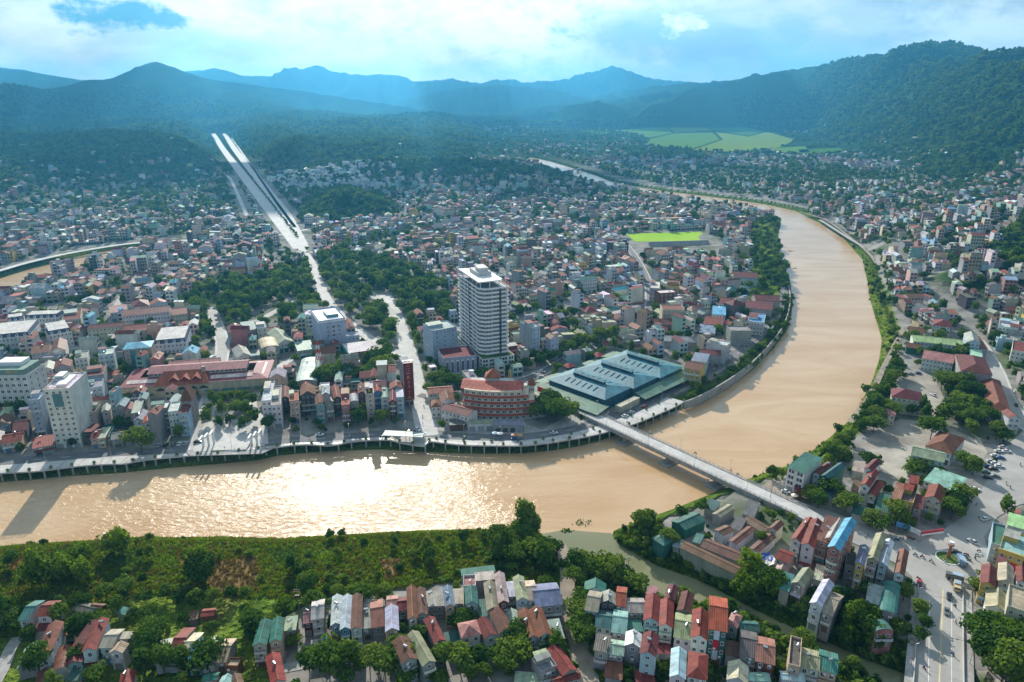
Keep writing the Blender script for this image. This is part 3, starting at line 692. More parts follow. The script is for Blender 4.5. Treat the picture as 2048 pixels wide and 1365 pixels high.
# ------------------------------------------------------------------ streets, promenade, yards, bridge
def spline(P, step=4.0):
    P = [Vector((p[0], p[1], p[2] if len(p) > 2 else 0)) for p in P]; out = []
    for i in range(len(P) - 1):
        a = P[max(i - 1, 0)]; b = P[i]; c = P[i + 1]; d = P[min(i + 2, len(P) - 1)]; n = max(1, int((c - b).length / step))
        for k in range(n):
            t = k / n; out.append(.5 * ((2 * b) + (c - a) * t + (2 * a - 5 * b + 4 * c - d) * t * t + (3 * b - a - 3 * c + d) * t ** 3))
    out.append(P[-1]); return out
def normals(P):
    N = []
    for i in range(len(P)):
        t = P[min(i + 1, len(P) - 1)] - P[max(i - 1, 0)]; t.z = 0; t.normalize(); N.append(Vector((-t.y, t.x, 0)))
    return N
def ribbon(name, P, half, z, m, off=0.0, kind='structure', parent=None, thick=0.0):
    mb = MB(); N = normals(P)
    for i in range(len(P) - 1):
        a0 = P[i] + N[i] * (off + half); a1 = P[i] + N[i] * (off - half); b0 = P[i + 1] + N[i + 1] * (off + half); b1 = P[i + 1] + N[i + 1] * (off - half)
        q = [a1, b1, b0, a0]; q = [(p.x, p.y, p.z + z) for p in q]; mb.face(q)
        if thick:
            lo = [(p[0], p[1], p[2] - thick) for p in q]
            mb.face([q[0], lo[0], lo[1], q[1]]); mb.face([q[2], lo[2], lo[3], q[3]])
    if thick:
        for i, s in ((0, 1), (len(P) - 1, -1)):
            a = P[i] + N[i] * (off + half); b = P[i] + N[i] * (off - half); f = [(b.x, b.y, b.z + z), (a.x, a.y, a.z + z), (a.x, a.y, a.z + z - thick), (b.x, b.y, b.z + z - thick)]
            mb.face(f if s > 0 else f[::-1])
    return mb.build(name, m, parent, kind=kind)
NST = [0]
def street(name, px, width, m='road', z=.05, walk=0.0, occ_pad=1.0, line=None, step=4.0):
    NST[0] += 1; z += .005 * NST[0]
    P = spline([G(u, v) for u, v in px], step); ribbon(name, P, width / 2, z, MT[m])
    if walk:
        for s, nm in ((1, 'pavement'), (-1, 'pavement')): ribbon(nm, P, walk / 2, .17, MT['conc_light'], s * (width / 2 + walk / 2), thick=.2)
    if line:
        mb = MB(); N = normals(P)
        for i in range(0, len(P) - 1):
            if line == 'dash' and i % 3: continue
            a = P[i]; b = P[i + 1]; mb.face([(p.x, p.y, z + .006) for p in (a - N[i] * .1, b - N[i + 1] * .1, b + N[i + 1] * .1, a + N[i] * .1)])
        mb.build('road_marking', MT['white'], kind='structure')
    block_line([(p.x, p.y) for p in P], width / 2 + walk + occ_pad); return P
QUAY = [(-160, 945), (-60, 930), (100, 917), (230, 907), (330, 902), (420, 897), (500, 890), (600, 881), (700, 873), (780, 868), (860, 869), (900, 873), (1000, 876), (1060, 873), (1100, 868), (1150, 858), (1200, 843), (1260, 822), (1310, 799), (1350, 776), (1400, 752), (1450, 724), (1500, 688), (1538, 652), (1560, 612), (1568, 575), (1556, 540), (1535, 510)]
quayP = street('quay_street', QUAY, 8.0, 'asph', .05, 0, 0.5, 'dash')
EDGE = [(-160, 972), (-60, 955), (0, 947), (72, 943), (155, 933), (213, 929), (251, 928), (286, 921), (379, 912), (448, 908), (516, 900), (553, 895), (588, 891), (623, 890), (655, 892), (676, 890), (702, 884), (746, 881), (781, 881), (799, 886), (850, 893), (858, 884), (917, 890), (981, 892), (1042, 892), (1086, 888), (1139, 880), (1200, 868), (1267, 849), (1314, 830), (1346, 816), (1369, 804)]
edgeP = spline([G(u, v) for u, v in EDGE], 3.0)
def promenade():
    # deck between the street kerb and the outer edge, with a fascia and a colonnade of stub piles
    N = normals(quayP); inner = []
    tree = [(p - n * 4.0) for p, n in zip(quayP, N)]
    mb = MB(); E = edgeP
    for i in range(len(E) - 1):
        def near(p): return min(tree, key=lambda q: (q - p).length_squared)
        a, b = E[i], E[i + 1]; c, d = near(b), near(a)
        mb.face([(p.x, p.y, .16) for p in (a, b, c, d)]); mb.face([(a.x, a.y, -.55), (b.x, b.y, -.55), (b.x, b.y, .16), (a.x, a.y, .16)])
    o = mb.build('promenade', MT['conc_light'], kind='structure')
    n = max(1, int(8.0 / 3.0))
    for i in range(0, len(E), n):
        MB().box(-.35, .35, -.35, .35, -5.5, -.5).build('support_pile', MT['conc'], o).location = (E[i].x, E[i].y + .6, 0)
    rail = MB()
    for i in range(len(E) - 1):
        a, b = E[i], E[i + 1]
        for z in (.6, 1.15): rail.tube((a.x, a.y + .25, z), (b.x, b.y + .25, z), .035, 4)
        rail.tube((a.x, a.y + .25, .1), (a.x, a.y + .25, 1.15), .035, 4)
    rail.build('railing', MT['steel'], o)
    # paving bands across the deck
    bands = MB()
    for i in range(0, len(E) - 1, 3):
        a, b = E[i], E[i + 1]; c = min(tree, key=lambda q: (q - a).length_squared); t = (b - a).normalized() * .35
        bands.face([(p.x, p.y, .166) for p in (a - t, a + t, c + t, c - t)])
    bands.build('paving_band', MT['conc'], o)
promenade()
block_line([(p.x, p.y) for p in edgeP], 11)
# river wall upstream of the market
wallP = spline([G(u, v) for u, v in [(1369, 806), (1400, 794), (1450, 766), (1500, 730), (1543, 686), (1570, 645), (1580, 600), (1574, 560), (1560, 528), (1553, 505)]], 6)
ribbon('river_wall', wallP, .4, .9, MT['conc'], thick=5.5); block_line([(p.x, p.y) for p in wallP], 9)
street('ktv_street', [(856, 872), (846, 830), (838, 790), (828, 750), (820, 715), (805, 670), (790, 630), (770, 590)], 8.5, 'conc_light', .055, 1.6)
street('plaza_street', [(395, 900), (418, 800), (437, 740), (445, 690), (432, 645), (420, 615)], 7, 'road', .05, 1.5)
street('plaza_lane', [(525, 890), (520, 845), (505, 800), (560, 735), (590, 715)], 6, 'conc_light', .052)
street('park_street', [(445, 690), (520, 640), (620, 590), (700, 560), (790, 630)], 7, 'road', .051)
street('boulevard_end', [(600, 492), (625, 530), (640, 570), (655, 600), (690, 640), (760, 690), (820, 715)], 9, 'conc_light', .056)
street('market_street', [(905, 745), (960, 765), (1010, 768), (1070, 752), (1160, 705), (1240, 668), (1290, 640), (1300, 590), (1285, 540), (1250, 490), (1200, 465)], 6.5, 'asph', .05, 1)
street('bridge_street', [(1010, 768), (1050, 772), (1100, 792), (1145, 815)], 11, 'conc_light', .056, 0)
street('inner_street', [(600, 505), (700, 500), (820, 470), (900, 445), (1000, 410), (1090, 385)], 7, 'road', .05, 0)
street('back_street', [(-100, 720), (100, 690), (200, 700), (240, 600), (300, 540), (420, 500)], 6, 'road', .05)
street('market_lane', [(838, 790), (900, 800), (905, 745)], 6, 'asph', .05)
street('stream_road', [(-300, 625), (-80, 565), (0, 543), (60, 526), (150, 506), (270, 488), (400, 481), (480, 480)], 8, 'conc_light', .9, 0, 3)
street('east_road', [(2120, 880), (2048, 850), (2010, 790), (1990, 740), (1960, 690), (1925, 650), (1890, 620), (1860, 590), (1900, 560)], 8, 'road', .05, 1.5)
street('river_path', [(1700, 845), (1740, 790), (1770, 730), (1790, 690), (1803, 660), (1785, 625), (1768, 590), (1757, 540), (1740, 510), (1700, 475), (1650, 440), (1600, 425)], 3.5, 'dirt', .06)
street('stony_lane', [(1118, 1090), (1133, 1130), (1135, 1180), (1140, 1240), (1158, 1300), (1185, 1400)], 5.5, 'dirt', .06)
street('hamlet_lane', [(555, 1340), (620, 1328), (700, 1315), (770, 1303), (800, 1298)], 4, 'conc', .06)
street('left_lane', [(-30, 1400), (5, 1340), (20, 1300), (36, 1275)], 4, 'conc', .06)
street('east_lane', [(1640, 440), (1720, 490), (1790, 520), (1860, 560), (1890, 620)], 5, 'road', .05)
street('far_road', [(480, 480), (560, 470), (640, 455), (760, 440)], 7, 'road', .05)
# boulevard: two carriageways, side lanes and a planted median
def boulevard():
    for nm, pts, w in (('boulevard', [(603, 497), (575, 462), (545, 425), (505, 375), (470, 330), (445, 297), (428, 270), (420, 262)], 20), ('boulevard', [(600, 490), (590, 470), (566, 425), (528, 375), (494, 330), (468, 297), (452, 272), (444, 262)], 20),
                      ('side_lane', [(497, 440), (480, 400), (463, 362), (455, 352)], 6), ('side_lane', [(590, 455), (553, 405), (515, 350), (480, 300), (462, 275)], 5)):
        street(nm, pts, w, 'conc_light', .06 if nm == 'boulevard' else .05, 0, 9, step=12)
boulevard()
# junction, roundabout and lower bridge road
JUNC = G2([(1575, 998), (1650, 1020), (1720, 1045), (1800, 1075), (1840, 1085), (1880, 1065), (1925, 1035), (1960, 985), (1985, 940), (2010, 895), (2060, 850), (2140, 850), (2140, 1000), (2040, 1010), (1995, 1035), (1968, 1075), (1977, 1105), (2010, 1132), (2060, 1150), (2060, 1168), (1962, 1152), (1935, 1170), (1927, 1206), (1930, 1420), (1818, 1420), (1833, 1206), (1824, 1155), (1800, 1132), (1740, 1102), (1640, 1057), (1570, 1024)])
sheet('junction', JUNC, .19, MT['road']); block(JUNC, 1.0)
for nm, px, h in (('pavement', [(1826, 1160), (1829, 1206), (1813, 1420)], 1.3), ('pavement', [(1934, 1180), (1934, 1206), (1938, 1420)], 1.5)):
    P = spline([G(u, v) for u, v in px]); ribbon(nm, P, h, .34, MT['conc'], thick=.25)
    ribbon('parapet', P, .12, 1.1, MT['conc_light'], (1.2 if px[0][0] < 1900 else -1.4), thick=.95)
P = spline([G(1886, 1180), G(1876, 1420)]); ribbon('road_marking', P, .22, .196, MT['yellow'])
for u in (1856, 1903): ribbon('road_marking', spline([G(u + (3 if u < 1880 else 0), 1200), G(u, 1420)]), .08, .196, MT['white'])
yard = G2([(1700, 905), (1730, 880), (1800, 838), (1850, 845), (1900, 858), (1960, 880), (1975, 905), (1950, 945), (1890, 935), (1850, 955), (1800, 960), (1760, 935), (1700, 935)]); sheet('parking_yard', yard, .045, MT['dirt_pale']); block(yard, .5)
yard2 = G2([(1812, 735), (1850, 745), (1870, 760), (1890, 800), (1895, 830), (1850, 838), (1815, 790)]); sheet('school_yard', yard2, .045, MT['dirt_pale']); block(yard2, 0)
plaza = G2([(384, 908), (402, 862), (412, 845), (505, 838), (515, 862), (530, 893), (448, 904)]); sheet('river_plaza', plaza, .18, MT['conc_light']); block(plaza, 2)
fore = G2([(860, 860), (872, 812), (905, 800), (1085, 860), (1150, 822), (1190, 850), (1100, 866), (1000, 871)]); sheet('hotel_forecourt', fore, .045, MT['conc'])
sheet('bridge_bank', G2([(1500, 985), (1545, 960), (1575, 985), (1600, 1005), (1575, 1005)]), .06, MT['dirt'])
# main bridge
def bridge():
    lo = [(1149, 828), (1236, 862), (1348, 913), (1450, 962), (1541, 1010), (1600, 1038)]; hi = [(1163, 806), (1216, 829), (1267, 856), (1382, 908), (1541, 980), (1608, 1009)]
    z = 1.9; A = [G(u, v, z) for u, v in lo]; B = [G(u, v, z) for u, v in hi]
    a = (A[0] + B[0]) / 2; b = (A[-1] + B[-1]) / 2; W = 9.2
    d = (b - a); L = d.length; d.normalize(); ang = math.atan2(d.y, d.x)
    o = empty('road_bridge', (a.x, a.y, 1.3), ang)
    MB().box(0, L, -W / 2, W / 2, -.6, .55).build('deck', MT['conc'], o)
    MB().box(0, L, -3.4, 3.4, .55, .60, skip='d').build('carriageway', MT['conc_light'], o)
    for s in (-1, 1):
        MB().box(0, L, s * 4.0 - .5, s * 4.0 + .5, .55, .75, skip='d').build('footway', MT['conc'], o)
        MB().box(0, L, s * 4.35 - .5 * .3, s * 4.35 + .15, -1.5, -.6).build('girder', MT['conc'], o)
        r = MB()
        for h in (1.15, 1.75): r.box(0, L, s * 4.45 - .05, s * 4.45 + .05, h - .05, h + .05)
        r.build('handrail', MT['steel'], o)
        post = MB().box(-.08, .08, -.08, .08, 0, 1.15).mesh('railing_post', MT['conc_light'])
        for k in range(int(L / 2.6) + 1): inst('railing_post', post, (k * 2.6, s * 4.45, .75), parent=o)
    for x0, x1, s in ((-22, 0, 1), (L, L + 18, -1)):
        m = MB(); lo, hi = -1.25, .58; za, zb = (lo, hi) if s > 0 else (hi, lo); zc, zd = (-3, -3)
        m.face([(x0, -W / 2, za), (x1, -W / 2, zb), (x1, W / 2, zb), (x0, W / 2, za)]); m.face([(x0, -W / 2, -3), (x1, -W / 2, -3), (x1, -W / 2, zb), (x0, -W / 2, za)]); m.face([(x1, W / 2, -3), (x0, W / 2, -3), (x0, W / 2, za), (x1, W / 2, zb)]); m.build('approach_ramp', MT['conc_light'], o)
    for x in (1240, 1325, 1420):
        y = {1240: 890, 1325: 932, 1420: 978}[x]; g = G(x, y, WZ); rel = (g - a); t = rel.x * d.x + rel.y * d.y
        m = MB(); m.prism([(t + 1.1 * math.cos(q) * 1.0, 3.2 * math.sin(q)) for q in [k * math.pi / 4 for k in range(8)]], -11, -1.4); m.build('pier', MT['conc'], o)
        MB().box(t - 1.3, t + 1.3, -4.6, 4.6, -1.6, -.62).build('pier_cap', MT['conc'], o)
        MB().box(t - 3.4, t + 3.4, -5.4, 5.4, -8.5, -5.85).build('pier_footing', MT['conc'], o)
    lamp = MB().tube((0, 0, 0), (0, 0, 7.5), .09, 6, .06); lamp.tube((0, 0, 7.5), (0, .9, 7.9), .05, 5); lamp.box(-.12, .12, .6, 1.5, 7.85, 7.97); lamp = lamp.mesh('bridge_lamp', MT['steel'])
    for k in range(9):
        for s in (-1, 1):
            if (k + (s > 0)) % 2: inst('lamp_post', lamp, (12 + k * L / 9.5, s * 4.2, .7), 0 if s < 0 else math.pi, parent=o)
    tag(o, 'long grey concrete road bridge with railings crossing the brown river', 'bridge')
    block(foot((a - Vector((-d.y, d.x, 0)) * W / 2)[:2], ang, L, W)); return a, b, d
bridge()
# ------------------------------------------------------------------ landmarks
def text(s, size, parent, loc, rot, m, ext=.06, name='lettering', align='CENTER'):
    c = bpy.data.curves.new(name, 'FONT'); c.body = s; c.size = size; c.extrude = ext; c.align_x = align; c.align_y = 'CENTER'; c.materials.append(m)
    tmp = bpy.data.objects.new(name, c); me = bpy.data.meshes.new_from_object(tmp); bpy.data.objects.remove(tmp); bpy.data.curves.remove(c)
    o = bpy.data.objects.new(name, me); o.location = loc; o.rotation_euler = rot; link(o); o.parent = parent; return o
def strokes(parent, x0, x1, n, y, z, h, m):
    """a line of lettering too small to read in the photograph: worn letter-sized strokes"""
    q = MB(); r = random.Random(int(x0 * 10 + z))
    for i in range(n):
        x = x0 + (x1 - x0) * i / n; ww = (x1 - x0) / n * .55; q.box(x, x + ww * .3, y - .05, y + .05, z, z + h); q.box(x + ww * .3, x + ww, y - .05, y + .05, z + h * r.choice((0, .45, .8)), z + h * r.choice((.95, 1.0)))
    o = q.build('lettering', m, parent); return o
def emat(name, col): return surf(name, col, .5, .08, 1.0)
GOLD = emat('gold_paint', (.62, .42, .10)); REDP = emat('red_sign', (.50, .02, .03)); NAVY = emat('navy_sign', (.02, .05, .22)); SKYG = MT['glass_teal']
def zrect(z, a, b, c, h): return rect_of(*[G(*zp(z, p), h) for p in (a, b, c)])
def bld(z, a, b, c, h, kind, roof, wall, label, cat='building', name='town_building', **kw):
    org, an, w, d = zrect(z, a, b, c, h); kw.setdefault('tank', False); kw.setdefault('balc', False)
    o = house(org, an, w, d, h, kind, roof, wall, '', name=name, label=label, cat=cat, **kw); o['group'] = 'larger town buildings'; return o, w, d
def tower():
    A = (-20.4, 434.9); ang = R(23); W, D, Z0, Z1, nf = 20.0, 45.0, 12.6, 57.0, 16
    o = empty('apartment_tower', (*A, 0), ang); fh = (Z1 - Z0) / nf
    def ring(x0, x1, y0, y1, ch): return [(x0 + ch, y0), (x1, y0), (x1, y1), (x0, y1), (x0, y0 + ch)]
    MB().prism(ring(1.2, W - 1.2, 1.2, D - 1.2, 3.0), Z0 - 1.5, Z1 + .2).build('wall', MT['wall'], o, (.30, .31, .33))
    band = MB(); P = ring(0, W, 0, D, 3.6); Q = ring(.18, W - .18, .18, D - .18, 3.55); n = len(P)
    for i in range(n):
        j = (i + 1) % n; a, b, c, e = P[i], P[j], Q[j], Q[i]
        band.face([(*a, -.2), (*b, -.2), (*b, 1.0), (*a, 1.0)]); band.face([(*c, .1), (*e, .1), (*e, 1.0), (*c, 1.0)]); band.face([(*a, 1.0), (*b, 1.0), (*c, 1.0), (*e, 1.0)])
    band.face([(*p, .05) for p in P]); band.face([(*p, -.2) for p in P[::-1]]); band = band.mesh('balcony_band', MT['white'])
    for f in range(nf + 1): inst('balcony_band', band, (0, 0, Z0 + f * fh), parent=o)
    for f in range(nf):
        z = Z0 + f * fh + 1.75
        for i in range(4): inst('window', WIN, (4.8 + i * 4.1, 1.14, z), 0, (2.0, 1, 1.5), o)
        for i in range(9): inst('window', WIN, (1.14, 6.0 + i * 4.4, z), -math.pi / 2, (2.2, 1, 1.5), o)
        for i in range(2): inst('partition', PART, (8.4 + 6.2 * i, .1, Z0 + f * fh + .05), 0, (1, 1, fh - .25), o)
        for i in range(5): inst('partition', PART, (.1, 9.5 + i * 7.6, Z0 + f * fh + .05), -math.pi / 2, (1, 1, fh - .25), o)
    MB().box(-.05, .8, 21.6, 22.9, Z0, Z1 + .5).build('glazed_slot', MT['glass'], o); MB().box(13.2, 14.6, -.05, .8, Z0, Z1).build('glazed_slot', MT['glass'], o)
    MB().prism([(0, 2.5), (2.5, 3.0), (15, 3.0), (17.5, 5.5), (17.5, 40), (0, 43)], Z1 + 4.2, Z1 + 5.0).build('roof_canopy', MT['white'], o)
    for x, y in ((2, 5), (15, 5), (2, 20), (16, 20), (2, 40), (16, 38), (8, 4), (2, 12)): MB().cyl(x, y, Z1, Z1 + 4.3, .35).build('column', MT['white'], o)
    MB().box(4.5, 14.5, 17, 33, Z1, Z1 + 7.6).build('penthouse', MT['wall'], o, (.62, .60, .56)); MB().box(6, 13, 19, 25, Z1 + 7.6, Z1 + 10).build('lift_room', MT['wall'], o, (.7, .69, .66)); MB().box(8, 14, 27, 32, Z1 + 7.6, Z1 + 9.5).build('lift_room', MT['wall'], o, (.7, .69, .66))
    pod = MB().box(-1, 22, -4.5, 46, -3, 11.5, skip='d').build('podium', MT['wall'], o, (.62, .62, .60))
    MB().box(-.6, 21.6, -4.1, 45.6, 11.5, 11.56, skip='d').build('terrace_planting', MT['grass'], o)
    for f in range(4):
        z = 1.6 + f * 2.75
        for i in range(5):
            if i == 2 and f > 0: continue
            inst('window', WIN, (1.2 + i * 4.6, -4.56, z), 0, (4.1, 1, 2.2), pod)
        for i in range(10): inst('window', WIN, (-1.06, -2 + i * 4.8, z), -math.pi / 2, (4.2, 1, 2.2), pod)
    MB().box(8.2, 12.6, -4.75, -4.5, 3, 11).build('banner', NAVY, pod)
    tag(o, 'tall white apartment tower with banded balconies on a glazed podium', 'tower'); block(foot(A, ang, 22, 46, 4)); block(foot((A[0] + 1, A[1] - 5), ang, 22, 48))
PART = MB().box(-.06, .06, 0, 1.2, 0, 1).mesh('partition', MT['white'])
tower()
bld('ZT', (395, 755), (648, 712), (515, 647), 23, 'f', 'pale', 'skyblue', 'white and pale blue office with dark glass side left of the apartment tower', 'office', 'office_building', floors=7, cols=3, side=-1, side_cols=8)
o, w, d = bld('ZT', (510, 1045), (855, 1010), (775, 905), 12.5, 'f', 'maroon', 'lilac', 'lilac-white bank office with red roof and tall dark windows below the tower', 'office', 'office_building', wins=False)
for i in range(6): inst('window', WIN, (w * (i + .7) / 6.4, -.06, 6.2), 0, (w / 13, 1, 9.5), o)
for i in range(4): inst('window', WIN, (-.06, d * (i + .5) / 4, 6.2), -math.pi / 2, (d / 9, 1, 9.5), o)
bld('ZT', (1450, 725), (1525, 705), (1390, 645), 20, 'f', 'pale', 'skyblue', 'pale blue slim block with blank side wall right of the apartment tower', floors=6, cols=2)
bld('ZT', (1230, 990), (1400, 950), (1320, 880), 9, 'f', 'brick', 'rust', 'rust-red shop block between the tower and the slim blue block', floors=3, cols=3)
# quay hotels on the left
o, w, d = bld('ZH', (500, 572), (790, 562), (985, 377), 33, 'f', 'white', 'white', 'tall slim white hotel standing by the quay street', 'hotel', 'hotel', floors=11, cols=4, shop=True, winw=1.5, winh=1.6)
MB().box(w * .30, w * .66, -.14, -.02, 23.6, 30.8).build('curtain_window', SKYG, o); MB().box(1, 5, d * .55, d * .85, 33.1, 36).build('lift_room', MT['white'], o); MB().box(w * .35, w * .75, d * .2, d * .8, 33.1, 34.3).build('roof_terrace', MT['white'], o)
text('HOTEL', 1.5, o, (w * .72, -.1, 34.4), (math.pi / 2, 0, 0), GOLD); strokes(o, w * .06, w * .5, 6, -.1, 33.9, 1.0, GOLD); text('HOTEL', 1.8, o, (w * .7, d - .3, 34.8), (math.pi / 2, 0, 0), GOLD)
bld('ZH', (345, 680), (445, 690), (512, 610), 21, 'f', 'pale', 'skyblue', 'pale blue narrow block squeezed against the slim white hotel', floors=7, cols=1, balc=True)
o, w, d = bld('ZH', (-330, 425), (302, 412), (455, 285), 23, 'f', 'pale', 'white', 'broad white hotel with green attic at the edge of town', 'hotel', 'hotel', floors=6, cols=9, winw=2.2, winh=1.9, side=1, side_cols=3)
MB().prism([(1, 1), (w - 1.5, 1), (w - 1.5, d - 1), (1, d - 1)], 23, 26.6).build('attic', MT['wall'], o, (.22, .33, .28)); MB().box(w * .35, w * .8, d * .4, d * .9, 26.6, 29).build('roof_room', MT['white'], o); strokes(o, w * .62, w * .84, 6, .85, 24.4, 1.2, GOLD)
# blocks with dark mansard roofs
def french(z, a, b, c, h, label):
    o, w, d = bld(z, a, b, c, h, 'f', 'white', 'white', label, 'terrace', 'mansard_terrace', floors=3, cols=None, side=1, rise=.1, winw=1.1)
    n = max(3, round(w / 5.2)); m = MB(); e = .9; H = 2.9
    A = [(0, 0), (w, 0), (w, d), (0, d)]; B = [(e, e), (w - e, e), (w - e, d - e), (e, d - e)]
    for i in range(4): j = (i + 1) % 4; m.face([(*A[i], h), (*A[j], h), (*B[j], h + H), (*B[i], h + H)])
    m.build('mansard', MT['wall'], o, (.075, .10, .16)); MB().prism(B, h + H - .2, h + H + .12).build('roof_deck', MT['slab'], o, (.62, .60, .57))
    MB().box(-.2, w + .2, -.2, .05, h - .15, h + .15).build('cornice', MT['white'], o)
    for i in range(n):
        x = w * (i + .5) / n; dm = MB().box(x - .85, x + .85, -.05, 1.2, h + .2, h + 1.7)
        for k in range(5): a0 = math.pi * k / 5; a1 = math.pi * (k + 1) / 5; dm.face([(x - .85 * math.cos(a0), -.05, h + 1.7 + .75 * math.sin(a0)), (x - .85 * math.cos(a0), 1.2, h + 1.7 + .75 * math.sin(a0)), (x - .85 * math.cos(a1), 1.2, h + 1.7 + .75 * math.sin(a1)), (x - .85 * math.cos(a1), -.05, h + 1.7 + .75 * math.sin(a1))][::-1])
        dd = dm.build('dormer', MT['white'], o); inst('pane', WIN, (x, -.1, h + 1.15), 0, (1.0, 1, 1.3), dd)
french('ZW', (-250, 575), (440, 545), (600, 350), 11.5, 'long white terrace with dark mansard roof and side wing')
french('ZW', (380, 290), (880, 270), (935, 205), 11.5, 'white mansard terrace at the back of the mansard group')
french('ZW', (110, 335), (365, 300), (370, 245), 10.5, 'small white mansard block hidden behind the long mansard terrace')
french('ZW', (712, 505), (1085, 480), (1010, 360), 11, 'short white mansard block with blank white end wall')
french('ZK', (525, 540), (905, 500), (960, 345), 12, 'white mansard block with open roof deck behind the red market')
o, w, d = bld('ZK', (155, 590), (480, 560), (530, 480), 18, 'h', 'blue', 'tan', 'tan tiled block with teal glass strips and blue roof by the red market', floors=6, cols=4, side=1, side_cols=3, rise=2.2)
MB().box(w * .22, w * .42, -.2, .02, 1.5, 16.8).build('glass_bay', SKYG, o); MB().box(w * .62, w * .8, -.2, .02, 1.5, 16.8).build('glass_bay', SKYG, o)
# schools and offices behind
bld('ZK', (140, 195), (700, 140), (720, 70), 13, 'gx', 'maroon', 'white', 'long white four-storey school with maroon roof', 'school', 'school_building', floors=4, cols=15, shop=False)
bld('ZK', (150, 372), (700, 322), (695, 262), 7, 'gx', 'red', 'cream', 'cream low school wing with red roof before the white school', 'school', 'school_building', cols=10, shop=False)
bld('ZK', (740, 178), (915, 160), (905, 90), 11, 'gx', 'red', 'cream', 'cream block with red tile roof next to the park trees', floors=3, cols=5)
bld('ZW', (1320, 445), (1850, 402), (1835, 345), 10, 'gx', 'maroon', 'cream', 'cream three-storey school with maroon roof and glazed stair', 'school', 'school_building', floors=3, cols=9, shop=False)
bld('ZK', (0, 152), (210, 130), (190, 50), 8, 'gx', 'pink', 'pale', 'shed-like hall with pink sheet roof behind the schools', cols=5)
bld('ZK', (265, 92), (465, 66), (450, 0), 9, 'h', 'maroon', 'pale', 'pale hall with steep maroon hipped roof behind the schools', cols=5)
bld('ZK', (495, 62), (680, 36), (680, 0), 8, 'g', 'salmon', 'skyblue', 'pale blue hall with salmon gabled roof behind the schools', cols=4)
bld('ZW', (950, 300), (1225, 290), (1240, 140), 10, 'f', 'maroon', 'cream', 'cream block with red trimmed courtyard roof beside the mansard group', cols=6)
# government block
o, w, d = bld('ZG', (535, 378), (890, 335), (750, 180), 24, 'f', 'tan', 'skyblue', 'pale blue square office tower with roof terrace beside the park', 'office', 'office_building', floors=7, cols=1, wins=False, rise=1.4)
for x, n in ((.30, 1.3), (.52, 2.4), (.73, 1.3)):
    for f in range(3): inst('window', WIN, (w * x, -.06, 13.5 + f * 3.1), 0, (n, 1, 2.4), o)
MB().box(-.5, w + .5, -.5, d + .5, 23.6, 24.4).build('cornice', MT['white'], o); MB().box(w * .4, w * .85, d * .25, d * .7, 24, 26.5).build('skylight', SKYG, o)
bld('ZG', (535, 612), (1080, 562), (1042, 508), 10.5, 'f', 'pale', 'skyblue', 'pale blue office wing in front of the square office tower', 'office', 'office_building', floors=3, cols=10, shop=False)
o, w, d = bld('ZG', (930, 800), (1320, 745), (1220, 620), 8.5, 'f', 'white', 'rust', 'building site with white slab roof and turquoise netting', 'building site', 'building_site', floors=3, rise=.05)
MB().box(-.8, -.5, 0, d, 0, 9).build('netting', surf('netting', (.02, .42, .34), .8, .3, .8), o); MB().box(w * .9, w + .6, -.8, -.5, 3, 9).build('netting', bpy.data.materials['netting'], o)
traced('ZG', [((215, 1195), (500, 1190), (560, 882), 6, 'b', 'steel', 'grey', dict(wins=False, label='big curved grey sheet shed behind the quay row', name='shed', cat='shed')), ((-60, 650), (190, 640), (40, 480), 7, 'g', 'sage', 'pale'), ((235, 745), (460, 735), (410, 645), 7, 's', 'sage', 'sage'), ((815, 935), (950, 925), (940, 870), 7, 'f', 'brick', 'peach', dict(tank=False)), ((1000, 850), (1190, 830), (1190, 790), 6, 'gx', 'rust', 'tan', low)], 'between the park and the quay row')
traced('ZK', [((1490, 650), (1680, 660), (1610, 560), 7, 'g', 'sage', 'pale'), ((1430, 420), (1600, 372), (1560, 300), 8, 'g', 'maroon', 'aqua'), ((1590, 376), (1740, 346), (1700, 270), 9, 's', 'teal', 'slate'), ((1745, 345), (1860, 335), (1840, 270), 10, 'f', 'pale', 'pale'), ((1790, 572), (2010, 562), (1960, 460), 7, 'b', 'tan', 'grey', low), ((1860, 370), (2010, 350), (2010, 310), 6, 'gx', 'maroon', 'grey', low), ((1740, 650), (1990, 640), (1990, 590), 4, 's', 'tan', 'grey', low)], 'across the street from the park')
